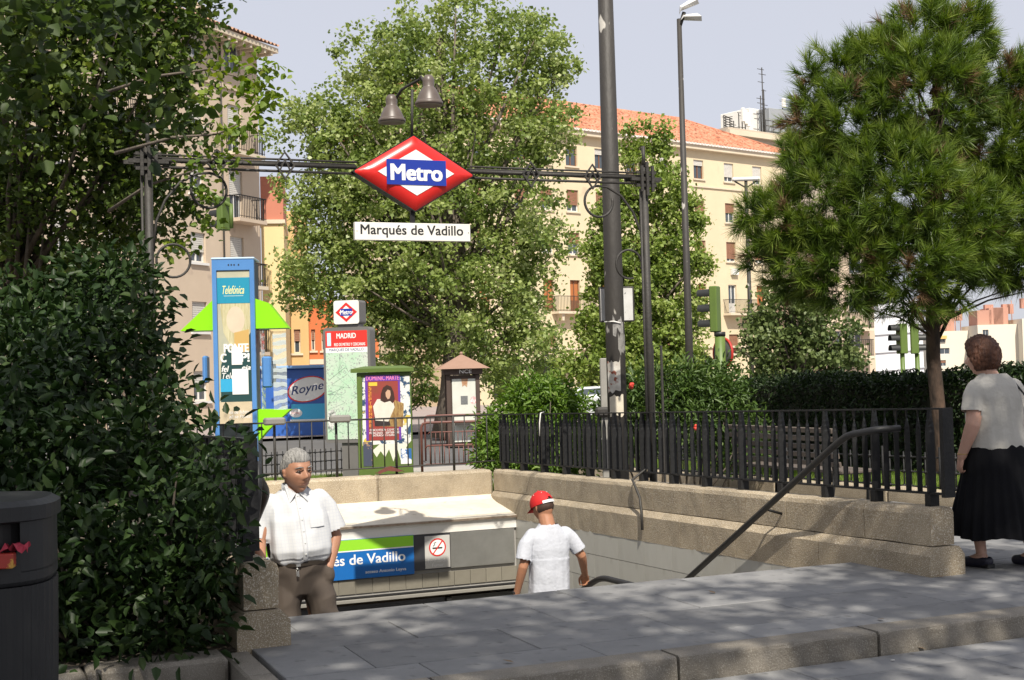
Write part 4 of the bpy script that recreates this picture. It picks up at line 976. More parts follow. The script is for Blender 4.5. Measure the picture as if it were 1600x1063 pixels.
poly('advert_teal_band', rect(px0, px1, zp(474), zp(434)), mat('teal_print', (.02, .27, .42), .4), po, y=-.0155)
text_obj('lettering', 'Telefónica', (px0 + px1) / 2, zp(453), pw * .66, .105, flat('yellow_letters', (.75, .74, .35)), po, y=-.0170, shear=.35, bold=.012)
poly('underline', rect(px0 + pw * .2, px1 - pw * .2, zp(462) - .008, zp(462)), flat('underline_pale', (.4, .6, .6)), po, y=-.0170)
poly('advert_dark_shape', [(px0 + .03, zp(570)), (px0 + .10, zp(545)), (px1 - .14, zp(548)), (px1, zp(520)), (px1, zp(628)), (px0 + .02, zp(628))], flat('dark_teal_print', (.012, .055, .055)), po, y=-.0158)
poly('advert_ochre_shape', [(px0 + .20, zp(520)), (px1 - .02, zp(515)), (px1 - .02, zp(550)), (px0 + .2, zp(552))], flat('ochre_print', (.55, .36, .12)), po, y=-.0165)
for s_, x_, y_, w_ in (('PONTE', .02, 544, .74), ('C', -.14, 559, .16), ('P!', .13, 559, .24)): text_obj('lettering', s_, (px0 + px1) / 2 + x_, zp(y_), pw * w_, .105, WHITEFLAT, po, y=-.0175, bold=.06)
text_obj('lettering', 'fel', (px0 + px1) / 2 - .12, zp(576), pw * .22, .075, WHITEFLAT, po, y=-.0175, shear=.25, bold=.03); text_obj('lettering', 'eja', (px0 + px1) / 2 + .14, zp(576), pw * .26, .075, WHITEFLAT, po, y=-.0175, shear=.25, bold=.03); text_obj('lettering', 'Tele', px0 + pw * .28, zp(587), pw * .36, .075, WHITEFLAT, po, y=-.0175, shear=.25, bold=.01)
poly('advert_blue_blob', rect(px0 + .02, px0 + .17, zp(612), zp(592)), mat('blue_print', (.03, .35, .6), .5), po, y=-.0168)
poly('advert_beige_foot', rect(px0, px1, zp(662), zp(628)), mat('beige_print', (.62, .52, .36), .6, (.5, .42, .28), 6), po, y=-.0160)
for s_, y_ in (('na de fabitar', 644), ('all se Ponte', 651)): text_obj('lettering', s_, px1 - pw * .38, zp(y_), pw * .66, .042, WHITEFLAT, po, y=-.0175, shear=.3)
poly('advert_black_foot', rect(px0, px1, pz0, zp(663)), flat('dark_foot', (.012, .018, .02)), po, y=-.0155)
for (a_, b_) in (((362, 543), (379, 570)), ((363, 577), (389, 616))):
    q = L2(t, a_, b_); n_ = M(); n_.box(q[0], q[1], -.024, -.0215, q[2], q[3]); nn = n_.build('paper_note', WHITEFLAT, po)
    l_ = M()
    for k in range(7): z = q[3] - .03 - k * (q[3] - q[2] - .05) / 7; l_.box(q[0] + .02, q[1] - .03, -.0250, -.0243, z - .003, z)
    l_.build('ruled_lines', flat('faint_ink', (.55, .55, .58)), nn)
# lime wings
q = L2(t, (402, 440), (447, 515)); M().prism([(x1 + .002, zp(467)), (x1 + .002, zp(514)), (q[1] + .02, zp(514)), (x1 + .16, zp(474))], .05, .48).build('wing_canopy', LIME, t)
q2 = L2(t, (279, 440), (331, 515)); M().prism([(x0 - .002, zp(467)), (q2[0], zp(515)), (x0 - .002, zp(515)), ], .05, .48).build('wing_canopy', LIME, t)
M().prism([(x1 + .002, zp(641)), (q[1] + .02, zp(643)), (x1 + .1, zp(676)), (x1 + .002, zp(690))], .08, .45).build('wing_shelf', LIME, t)
GP = bpy.data.materials.new('etched_glass'); GP.use_nodes = True; gn = GP.node_tree; pb = gn.nodes['Principled BSDF']; pb.inputs['Base Color'].default_value = (.55, .62, .62, 1); pb.inputs['Roughness'].default_value = .1
wv = gn.nodes.new('ShaderNodeTexWave'); wv.inputs['Scale'].default_value = 3.0; wv.inputs['Distortion'].default_value = 9; wv.inputs['Detail'].default_value = 2; wv.bands_direction = 'Z'
tcn = gn.nodes.new('ShaderNodeTexCoord'); gn.links.new(tcn.outputs['Object'], wv.inputs[0]); rpn = gn.nodes.new('ShaderNodeValToRGB'); rpn.color_ramp.elements[0].position = .45; rpn.color_ramp.elements[1].position = .6
rpn.color_ramp.elements[0].color = (.22, .22, .22, 1); rpn.color_ramp.elements[1].color = (.75, .75, .75, 1); gn.links.new(wv.outputs[0], rpn.inputs[0]); gn.links.new(rpn.outputs[0], pb.inputs['Alpha'])
qg = L2(t, (424, 517), (447, 645)); M().box(qg[0], qg[1] + .01, .10, .108, qg[2], qg[3]).build('side_glass', GP, t); M().box(x1 + .05, x1 + .058, .10, .46, qg[2], qg[3]).build('inner_glass', GP, t)
ph = L2(t, (407, 557), (420, 606)); b = M().box(ph[0], ph[1] + .02, .12, .36, ph[2], ph[3], .02).build('telephone', TB, t); M().tube([(ph[1] + .05, .15, ph[3] - .06), (ph[1] + .07, .15, (ph[2] + ph[3]) / 2), (ph[1] + .05, .15, ph[2] + .05)], .022, 8).build('handset', BLACK, b)
ph = L2(t, (313, 556), (321, 580)); M().box(ph[0], ph[1], .12, .36, ph[2] - .15, ph[3], .02).build('telephone', TB, t)

# metro map totem ---------------------------------------------------------------------
TG = mat('totem_grey', (0.13, 0.125, 0.12), .45, (.16, .15, .14), 5)
t = frame('metro_map_totem', 'grey metro map totem with red header and a cube sign on top', 'map sign', 549, 22.5, rz=R(-14))
x0, x1, z0, z1 = L2(t, (508, 513), (585, 691)); 
def rrect(x0, x1, z0, z1, r, n=5):
    o = []
    for cx_, cz_, a in ((x1 - r, z0 + r, -90), (x1 - r, z1 - r, 0), (x0 + r, z1 - r, 90), (x0 + r, z0 + r, 180)):
        for i in range(n + 1): o.append((cx_ + r * math.cos(R(a + 90 * i / n)), cz_ + r * math.sin(R(a + 90 * i / n))))
    return o
M().prism(rrect(x0, x1, z0, z1, .07), -.10, .16).build('casing', TG, t)
f0 = .045; mp = M().box(x0 + f0, x1 - f0, -.108, -.101, z0 + .06, z1 - .06).build('map_panel', mat('map_print', (.55, .60, .52), .3, (.40, .62, .42), 2.0, .9, speck=((.30, .32, .30), 34, .60, .64)), t)
a0, a1 = x0 + f0, x1 - f0; cw = a1 - a0
zh1, zh0 = z1 - .06, loc(t, 545, 543)[1]; zw = loc(t, 545, 551)[1]
poly('red_header', rect(a0, a1, zh0, zh1), flat('header_red', (.62, .03, .02)), mp, y=-.1085); poly('white_header', rect(a0, a1, zw, zh0 - .002), WHITEFLAT, mp, y=-.1085)
text_obj('lettering', 'MADRID', (a0 + a1) / 2, zh1 - .085, cw * .46, .085, WHITEFLAT, mp, y=-.1097, bold=.03); text_obj('lettering', 'RED DE METRO Y CERCANIAS', (a0 + a1) / 2 + .06, zh0 + .05, cw * .74, .05, WHITEFLAT, mp, y=-.1097, bold=.02)
text_obj('lettering', 'MARQUES DE VADILLO', (a0 + a1) / 2, (zw + zh0) / 2, cw * .82, .055, flat('ink_blue', (.05, .08, .2)), mp, y=-.1097, bold=.01)
poly('crest', rect(a0 + .03, a0 + .10, zh0 + .03, zh1 - .03), flat('crest_pale', (.5, .68, .78)), mp, y=-.1097)
mrand = random.Random(4); mm = M()
for k in range(14):
    xx, zz = mrand.uniform(a0 + .05, a1 - .1), mrand.uniform(z0 + .15, zw - .1); pts = []
    for i in range(5): pts.append((min(max(xx + mrand.uniform(-.2, .2), a0 + .02), a1 - .02), -.109, min(max(zz + mrand.uniform(-.22, .22), z0 + .09), zw - .03)))
    mm.tube(pts, .0025, 4)
mm.build('map_lines', flat('map_line_ink', (.28, .42, .34)), mp)
poly('torn_patch', [(a0 + .01, zw - 1.0), (a0 + .12, zw - .95), (a0 + .17, zw - 1.08), (a0 + .10, zw - 1.30), (a0 + .01, zw - 1.28)], mat('torn_map', (.75, .75, .72), .8, (.12, .14, .12), 22, .9), mp, y=-.1097)
M().box((x0 + x1) / 2 - .14, (x0 + x1) / 2 + .14, -.06, .12, 0, z0 - .002).build('leg', TG, t)
c0_, c1_, cz0, cz1 = L2(t, (525, 471), (565, 506)); cb = M().prism(rrect(c0_, c1_, cz0, cz1, .04), -.12, .20).build('cube_sign', WHITE, t)
M().prism(rrect(c0_ - .005, c1_ + .005, cz0 - .005, cz1 + .005, .045), -.108, .21).build('cube_casing', TG, t)
M().box(c0_ + .06, c1_ - .02, -.08, .15, z1 + .001, cz0 - .006).build('cube_foot', TG, t)
mx_, mz_ = (c0_ + c1_) / 2, (cz0 + cz1) / 2; dw, dh_ = (c1_ - c0_) * .43, (cz1 - cz0) * .42
poly('red_diamond', [(mx_ - dw, mz_), (mx_, mz_ - dh_), (mx_ + dw, mz_), (mx_, mz_ + dh_)], RED, cb, y=-.1205); poly('white_diamond', [(mx_ - dw * .66, mz_), (mx_, mz_ - dh_ * .66), (mx_ + dw * .66, mz_), (mx_, mz_ + dh_ * .66)], WHITEFLAT, cb, y=-.1217)
poly('blue_plate', rect(mx_ - dw * .55, mx_ + dw * .55, mz_ - .06, mz_ + .06), BLUE, cb, y=-.1229); text_obj('lettering', 'Metro', mx_, mz_, dw * 1.06, .075, WHITEFLAT, cb, y=-.1241, bold=.03)

# green advertising cabinet -----------------------------------------------------------------
t = frame('advert_cabinet', 'olive green advertising cabinet with a concert poster and torn bills', 'advertising box', 602, 18.6, rz=R(4))
x0, x1, z0, z1 = L2(t, (557, 583), (646, 742)); z0 = 0
cabm = M().box(x0, x1, 0, .45, z0, z1, .01).build('cabinet', GRN, t)
xl = loc(t, 552, 600)[0]
M().add([(x0 - .08, -.06, z1 + .003), (x1 + .04, -.06, z1 + .003), (x1 + .04, .5, z1 + .003), (x0 - .08, .5, z1 + .003), (x0 - .08, -.06, z1 + .055), (x1 + .04, -.06, z1 + .055), (x1 + .04, .5, z1 + .055), (x0 - .08, .5, z1 + .055), (x0 + .1, .1, z1 + .09), (x1 - .1, .1, z1 + .09), (x1 - .1, .35, z1 + .09), (x0 + .1, .35, z1 + .09)],
        [(3, 2, 1, 0), (0, 1, 5, 4), (1, 2, 6, 5), (2, 3, 7, 6), (3, 0, 4, 7), (4, 5, 9, 8), (5, 6, 10, 9), (6, 7, 11, 10), (7, 4, 8, 11), (8, 9, 10, 11)]).build('lid', GRN, t)
M().box(x0 + .002, x0 + .06, -.012, -.001, z0, z1 - .01).build('edge_frame', GRN, t)
def zc2(py): return loc(t, 602, py)[1]
bills = mat('torn_bills', (.70, .70, .66), .85, (.03, .07, .14), 7, .95, speck=((.60, .45, .08), 5, .60, .62), thresh=(.52, .56))
poly('old_bills', [(x0 + .06, zc2(696)), (x0 + .08, zc2(590)), (x1 - .02, zc2(588)), (x1 - .02, zc2(690)), (x1 - .1, zc2(700)), (x0 + .3, zc2(694))], bills, cabm, y=-.001)
jr = random.Random(8); pts = [(x0 + .30, zc2(694)), (x1 - .06, zc2(694))]; low_ = []
for i in range(9): low_.append((x1 - .10 - i * .058, zc2(700 + (22 if i % 2 else 4) * jr.uniform(.5, 1.2))))
poly('torn_white_paper', pts + low_, mat('white_scrap', (.74, .72, .62), .85, (.6, .6, .5), 10), cabm, y=-.0022)
poly('small_bill', rect(x0 + .07, x0 + .19, zc2(728), zc2(690)), mat('dark_bill', (.05, .06, .1), .7, (.5, .3, .15), 9, .9, thresh=(.55, .58)), cabm, y=-.003); poly('small_bill', rect(x1 - .17, x1 - .02, zc2(726), zc2(702)), mat('blue_white_bill', (.02, .12, .35), .7, (.75, .75, .75), 5, .9, thresh=(.5, .54)), cabm, y=-.003)
a0, a1 = x0 + .115, x1 - .155; zt5, zb5 = zc2(586), zc2(688); H5 = zt5 - zb5
cp = poly('concert_poster', rect(a0, a1, zb5, zt5), mat('poster_crimson', (.33, .035, .04), .5, (.22, .06, .03), 3, .8), cabm, y=-.0045)
PUR = flat('poster_purple', (.13, .04, .33)); poly('poster_side', rect(a0, a0 + .035, zb5, zt5), PUR, cp, y=-.0058); poly('poster_side', rect(a1 - .03, a1, zb5, zt5), PUR, cp, y=-.0058); poly('poster_top', rect(a0, a1, zt5 - .085, zt5), PUR, cp, y=-.0062)
text_obj('lettering', 'DOMENIC MARTE', (a0 + a1) / 2, zt5 - .042, (a1 - a0) * .93, .062, flat('pink_letters', (.75, .22, .45)), cp, y=-.0075, bold=.02)
poly('poster_sticker', rect(a0 + .05, a0 + .17, zt5 - .15, zt5 - .10), flat('sticker_yellow', (.75, .5, .05)), cp, y=-.0070)
for i, ch in enumerate('5 SEPTIEMBRE'.replace(' ', '')): text_obj('lettering', ch, a0 + .068, zt5 - .185 - i * .052, .04, .042, flat('orange_letters', (.75, .30, .05)), cp, y=-.0075, bold=.03)
cx_, cz_ = (a0 + a1) / 2 + .05, (zt5 + zb5) / 2
poly('straw', [(cx_ - .15, zb5 + .2), (cx_ + .22, zb5 + .18), (cx_ + .24, cz_ + .05), (cx_ + .12, cz_ + .10), (cx_, cz_ - .1)], mat('straw_print', (.42, .28, .10), .6, (.18, .09, .03), 26, .9, stretch=(1, 1, .3)), cp, y=-.0066)
poly('singer_dark_trousers', [(cx_ - .17, zb5 + .20), (cx_ + .05, zb5 + .20), (cx_ + .02, zb5 + .33), (cx_ - .18, zb5 + .33)], flat('singer_dark', (.03, .02, .02)), cp, y=-.0074)
poly('singer_shirt', [(cx_ - .16, zb5 + .28), (cx_ + .02, zb5 + .26), (cx_ + .11, cz_ + .0), (cx_ + .09, cz_ + .09), (cx_ - .02, cz_ + .12), (cx_ - .13, cz_ + .12), (cx_ - .19, cz_ + .02)], mat('singer_white', (.72, .68, .60), .6, (.6, .55, .47), 8), cp, y=-.0082)
poly('singer_hair', [(cx_ - .085, cz_ + .10), (cx_ - .075, cz_ + .20), (cx_ - .045, cz_ + .28), (cx_ + .01, cz_ + .315), (cx_ + .07, cz_ + .29), (cx_ + .10, cz_ + .22), (cx_ + .115, cz_ + .12), (cx_ + .085, cz_ + .055), (cx_ + .05, cz_ + .09), (cx_ - .03, cz_ + .07)], flat('singer_hair_brown', (.045, .018, .012)), cp, y=-.0090); poly('singer_face', [(cx_ - .012, cz_ + .21), (cx_ - .008, cz_ + .155), (cx_ + .018, cz_ + .115), (cx_ + .042, cz_ + .125), (cx_ + .060, cz_ + .175), (cx_ + .055, cz_ + .235), (cx_ + .02, cz_ + .25)], flat('singer_skin', (.52, .33, .22)), cp, y=-.0098)
for s_, q_, w_ in (('DISCOTECA COYOTE', .145, .82), ('MIERCOLES 5 SEPTIEMBRE', .105, .85), ('ENTRADA 15 EUROS', .07, .7)): text_obj('lettering', s_, (a0 + a1) / 2 + .01, zb5 + q_, (a1 - a0) * w_, .028, WHITEFLAT, cp, y=-.0075, bold=.02)
# rag on the back wall
rg = M(); rr = random.Random(2); p = W(*Pv(610, 741, 15.72)[:1], 15.72, Pv(610, 741, 15.72)[1]); vs = []
for i in range(9):
    for j in range(5): vs.append((-.17 + .34 * i / 8 + rr.uniform(-.012, .012), -.08 + .16 * j / 4 + rr.uniform(-.01, .01), .02 + .07 * math.sin(PI * i / 8) * math.sin(PI * (j + .6) / 5.2) + rr.uniform(-.012, .012)))
rg.add(vs, [(i * 5 + j, (i + 1) * 5 + j, (i + 1) * 5 + j + 1, i * 5 + j + 1) for i in range(8) for j in range(4)], False)
tag(rg.build('crumpled_rag', mat('rust_cloth', (.13, .035, .02), .9, (.07, .02, .015), 12), None, p, TH, recalc=False), 'crumpled rust red rag lying on the sunlit back wall', 'rag')

# blue ice cream kiosk ----------------------------------------------------------------------------
t = frame('ice_cream_kiosk', 'blue ice cream kiosk with white oval emblem across the street', 'kiosk', 480, 46, rz=R(-3))
x0, x1, z0, z1 = L2(t, (400, 573), (541, 672)); KB = mat('kiosk_blue', (0.03, 0.12, 0.45), .4, (.025, .10, .38), 2)
xm = loc(t, 449, 600)[0]
kb_ = M().box(x0, x1, 0, 2.2, 0, z1 - .12, .03).build('body', KB, t); M().box(x0 - .15, x1 + .15, -.3, 2.4, z1 - .11, z1, .03).build('roof', mat('kiosk_roof', (.18, .36, .68), .5), t)
zk = lambda py: loc(t, 490, py)[1]; xk = lambda px: loc(t, px, 620)[0]
poly('light_blue_band', rect(xk(455), x1 - .03, zk(655), zk(631)), flat('ice_blue', (.05, .42, .72)), kb_, y=-.002, th=.01); poly('white_band', rect(xk(453), x1 - .03, zk(658), zk(655)), WHITEFLAT, kb_, y=-.002, th=.01)
def rot_ell(cx, cz, a, b, ang, n=28): return [(cx + a * math.cos(2 * PI * i / n) * math.cos(ang) - b * math.sin(2 * PI * i / n) * math.sin(ang), cz + a * math.cos(2 * PI * i / n) * math.sin(ang) + b * math.sin(2 * PI * i / n) * math.cos(ang)) for i in range(n)]
ecx, ecz = xk(481), zk(608); poly('red_oval', rot_ell(ecx, ecz, .72, .44, .22), RED, kb_, y=-.012, th=.01); poly('white_oval', rot_ell(ecx, ecz, .67, .40, .22), WHITEFLAT, kb_, y=-.023, th=.005)
o = text_obj('lettering', 'Royne', ecx, ecz, 1.12, .38, flat('navy_letters', (.02, .04, .15)), kb_, y=-.030, shear=.2, bold=.012)
mev = o.data; 
for v_ in mev.vertices: v_.co.z += (v_.co.x - ecx) * .17
poly('small_oval', rot_ell(xk(462), zk(645), .22, .15, 0), WHITEFLAT, kb_, y=-.013, th=.004); text_obj('lettering', 'ROYAL', xk(462), zk(645), .3, .09, flat('red_ink', (.5, .02, .02)), kb_, y=-.018)
# brown kiosk -------------------------------------------------------------------------------------
BRK = mat('kiosk_brown', (.075, .048, .036), .6, (.055, .036, .028), 4); BRR = mat('kiosk_roof_brown', (.32, .20, .15), .6, (.27, .165, .12), 3)
t = frame('lottery_kiosk', 'small brown kiosk with pyramid roof and pale shutter across the plaza', 'kiosk', 723, 37, rz=R(6))
x0, x1, z0, z1 = L2(t, (697, 585), (752, 690)); w = x1 - x0
M().box(x0 + .06, x1 - .06, .05, w - .05, 0, z1 - .05).build('body', BRK, t)
for xx in (x0, x1 - .12):
    for yy in (-.01, w - .12): M().box(xx, xx + .12, yy, yy + .12, 0, z1 - .02, .01).build('corner_post', BRK, t)
M().box(x0 - .08, x1 + .08, -.1, w + .1, z1 - .02, z1 + .14, .01).build('fascia', BRK, t)
apx = (x0 + x1) / 2; e = .28
M().add([(x0 - e, -e, z1 + .143), (x1 + e, -e, z1 + .143), (x1 + e, w + e, z1 + .143), (x0 - e, w + e, z1 + .143), (apx, w / 2, z1 + .56)], [(3, 2, 1, 0), (0, 1, 4), (1, 2, 4), (2, 3, 4), (3, 0, 4)]).build('roof', BRR, t)
M().ball((apx, w / 2, z1 + .58), .05).build('finial', BRR, t)
q = L2(t, (706, 590), (747, 640)); sh = M().box(q[0], q[1], .02, .045, z1 - 1.9, z1 - .14).build('shutter', mat('kiosk_shutter', (.62, .63, .56), .6, (.52, .53, .47), 2, .6), t)
poly('rust_stain', [(apx - .05, z1 - .14), (apx + .14, z1 - .14), (apx + .11, z1 - .38), (apx + .04, z1 - .32), (apx - .02, z1 - .36)], mat('rust_mark', (.30, .13, .06), .8, (.5, .35, .22), 9), sh, y=.019)
q = L2(t, (720, 619), (731, 631)); M().box(q[0], q[1], .0, .019, q[2], q[3]).build('notice', mat('notice_grey', (.08, .09, .09), .6, (.2, .2, .2), 30), sh)
q = L2(t, (735, 620), (744, 631)); poly('round_sticker', ell((q[0] + q[1]) / 2, (q[2] + q[3]) / 2, .09, .11), mat('sticker', (.6, .2, .2), .6, (.75, .72, .7), 20, .9), sh, y=.019)
xx = loc(t, 727, 585)[0]; text_obj('lettering', 'NCE', xx, z1 + .065, loc(t, 737, 585)[0] - loc(t, 718, 585)[0], .10, WHITEFLAT, t, y=-.102, bold=.02)
M().box(x0 + .2, x1 + .25, -.35, -.02, z1 - 1.42, z1 - 1.36).build('shelf', IRON2, t)

# red brown barriers --------------------------------------------------------------------------------
RB = mat('barrier_paint', (.17, .06, .045), .5, (.12, .045, .035), 5)
def barrier(label, pa, pb, Y, zt_, zm, nb=10, grp='red brown tubular barriers on the plaza'):
    t = frame('crowd_barrier', label, 'barrier', pa, Y, rz=R(3), group=grp); x1 = loc(t, pb, 700)[0]; zt = loc(t, pa, zt_)[1]; zm_ = loc(t, pa, zm)[1]
    b = M(); b.tube([(0, 0, 0), (0, 0, zt - .08), (.03, 0, zt - .02), (.1, 0, zt), (x1 - .1, 0, zt), (x1 - .03, 0, zt - .02), (x1, 0, zt - .08), (x1, 0, 0)], .022, 8); b.build('frame_tube', RB, t)
    zl = zm_ - .32
    M().tube([(0.06, 0, zm_ - .05), (.1, 0, zm_), (x1 - .1, 0, zm_), (x1 - .06, 0, zm_ - .05)], .016, 6).build('mid_rail', RB, t); M().tube([(0.06, 0, zl), (x1 - .06, 0, zl)], .016, 6).build('low_rail', RB, t)
    bm_ = M().tube([(0, 0, zl), (0, 0, zm_)], .009, 5).mesh('bar', RB)
    for i in range(nb): link('bar', bm_, t, (.14 + (x1 - .28) * i / (nb - 1), 0, 0))
barrier('nearer red brown barrier right of the green cabinet', 656, 752, 22.5, 661, 697); barrier('farther red brown barrier in front of the brown kiosk', 662, 760, 31, 650, 676, 12)
barrier('red brown barrier half hidden by the bright shrub', 768, 860, 23, 661, 697)
# hoop fences ---------------------------------------------------------------------------------------
def hoop_fence(label, p0, p1, grp='low iron fences with knobs round the grass'):
    d = p1 - p0; t = empty('low_fence', label, 'fence', p0, math.atan2(d.y, d.x), grp); L = math.hypot(d.x, d.y); sl = d.z / L
    for z in (.50, .33, .16): M().tube([(0, 0, z), (L, 0, z + d.z)], .010, 5).build('rail', IRON, t)
    kn = M(); kn.tube([(0, 0, 0), (0, 0, .56)], .010, 5)
    for z in (.33, .50, .16): kn.ball((0, 0, z), .024, 6, 4)
    km = kn.mesh('stake', IRON); n = int(L / .125); n = min(n, 150)
    pm = M().tube([(0, 0, 0), (0, 0, .62)], .02, 6).mesh('post', IRON)
    for i in range(n + 1): x = L * i / n; link('post' if i % 8 == 0 else 'stake', pm if i % 8 == 0 else km, t, (x, 0, sl * x))
def Gp(px, Y): p = P(px, 590, Y); p.z = gz(UV(p)[1]); return p
hoop_fence('low knobbed iron fence behind the old man along the left grass patch', Gp(330, 23.0), Gp(562, 25.5)); 
hoop_fence('low knobbed iron fence along the grass strip below the pine', W(10.25, 9.0, gz(9)), W(10.25, 24, gz(24)))
# planter strip on the right: stone edging + bed
pe = empty('planter_edging', 'pale stone edging along the grass strip right of the stairs', 'edging', W(9.95, 8.0, 0), TH)
for i in range(15):
    y = i * 1.15; M().box(0, .24, y + .004, y + 1.146, gz(8 + y) - .05, gz(8 + y) + .14, .025).build('edging_stone', GRANITE, pe)
# bench ----------------------------------------------------------------------------------------------
WD = mat('dark_wood', (.13, .105, .085), .6, (.09, .07, .055), 8, stretch=(.3, 3, 3), rand=.2)
bx = empty('park_bench', 'dark slatted wooden bench behind the right parapet fence', 'bench', W(9.2, 13.2, gz(14)), TH + PI / 2 + 0.05)
sm2 = M().box(-1.0, 1.0, -.045, .045, -.015, .015, .005).mesh('slat', WD)
for i in range(5): o = link('slat', sm2, bx, (0, -.25 + i * .105, .43))
for i in range(5): o = link('slat', sm2, bx, (0, .24 + i * .025, .52 + i * .095)); o.rotation_euler = (R(78), 0, 0); o.scale = (1, .62, 1)
for x in (-.85, .85): M().tube([(x, -.25, 0), (x, -.27, .41), (x, .2, .41), (x, .36, .95)], .022, 6).build('leg_frame', IRON, bx); M().tube([(x, .28, 0), (x, .2, .41)], .022, 6).build('leg', IRON, bx)

# litter bin in the left foreground ---------------------------------------------------------------------
BINM = mat('bin_plastic', (.010, .0105, .012), .5, (.017, .018, .019), 2.5, .6, bump=.1, bscale=120)
pc = P(0, 900, 5.35); bn = empty('litter_bin', 'big dark ribbed litter bin with rubbish in its mouth at the left edge', 'bin', (pc.x - .10, pc.y, -.05), R(12))
bt = bn; zt = 1.21; rb_ = .30
zl_ = .88
def oval(r, z, k=1.0, n=40, f=0): return [((r * math.copysign(abs(math.cos(2 * PI * i / n)) ** .7, math.cos(2 * PI * i / n))) * k, (r * math.copysign(abs(math.sin(2 * PI * i / n)) ** .7, math.sin(2 * PI * i / n))) * k, z) for i in range(n)]
def stack(rings, m, name, parent, cap=True):
    b = M(); n = len(rings[0]); vs = [p for r in rings for p in r]
    fs = [(i * n + j, i * n + (j + 1) % n, (i + 1) * n + (j + 1) % n, (i + 1) * n + j) for i in range(len(rings) - 1) for j in range(n)]
    if cap: fs += [tuple(range(n - 1, -1, -1)), tuple((len(rings) - 1) * n + j for j in range(n))]
    return b.add(vs, fs, False).build(name, m, parent)
def ribbed(r, z, n=120):
    return [((r + (.006 if i % 3 == 0 else 0)) * math.copysign(abs(math.cos(2 * PI * i / n)) ** .7, math.cos(2 * PI * i / n)), (r + (.006 if i % 3 == 0 else 0)) * math.copysign(abs(math.sin(2 * PI * i / n)) ** .7, math.sin(2 * PI * i / n)), z) for i in range(n)]
stack([ribbed(.29, .02), ribbed(.30, .5), ribbed(.305, zl_)], BINM, 'body', bn)
stack([oval(.30, zl_ + .003), oval(.31, zl_ + .02), oval(.31, zl_ + .06), oval(.27, zl_ + .065)], BINM, 'collar', bn)
# mouth: dark inner drum with side pillars
stack([oval(.25, zl_ + .02), oval(.25, zt - .06)], BLACK, 'inner_drum', bn)
n = 40
for (i0, i1) in ((34, 47), (13, 27)):
    b = M()
    for i in range(i0, i1):
        p = oval(.31, 0)[i % n]; q = oval(.31, 0)[(i + 1) % n]
        b.quad((p[0], p[1], zl_ + .055), (q[0], q[1], zl_ + .055), (q[0], q[1], zt - .07), (p[0], p[1], zt - .07))
    b.build('side_panel', BINM, bn, recalc=False)
# sweeping lip around the mouth
b = M(); 
for i in range(27, 34):
    p = oval(.312, 0)[i]; q = oval(.312, 0)[i + 1]; f = lambda k: zl_ + .06 + .10 * (abs(k - 30.5) / 3.5) ** 3
    b.quad((p[0], p[1], zl_ + .05), (q[0], q[1], zl_ + .05), (q[0], q[1], f(i + 1)), (p[0], p[1], f(i)))
b.build('mouth_lip', BINM, bn, recalc=False)
stack([oval(.30, zt - .085), oval(.325, zt - .075), oval(.325, zt - .02), oval(.29, zt), oval(.15, zt + .012)], BINM, 'lid', bn)
tr1 = M().box(-.13, .13, -.03, .03, -.028, .028, .004).build('snack_wrapper', mat('wrapper', (.55, .30, .05), .4, (.35, .03, .02), 14, .9, thresh=(.48, .52)), None, bn.location + Vector((.13, -.28, zl_ + .11)), .15); tag(tr1, 'yellow and red snack wrapper sticking out of the litter bin', 'wrapper')
rr = random.Random(4); b = M(); vs = []
for i in range(7):
    for j in range(5): vs.append((.04 + .10 * i / 6, -.03 + .07 * j / 4, .02 + rr.uniform(-.02, .03)))
b.add(vs, [(i * 5 + j, (i + 1) * 5 + j, (i + 1) * 5 + j + 1, i * 5 + j + 1) for i in range(6) for j in range(4)]); tag(b.build('crumpled_paper', mat('crimson_paper', (.4, .03, .06), .7), None, bn.location + Vector((.16, -.24, zl_ + .13)), 0.1, recalc=False), 'crumpled crimson paper on the rubbish in the litter bin', 'paper')

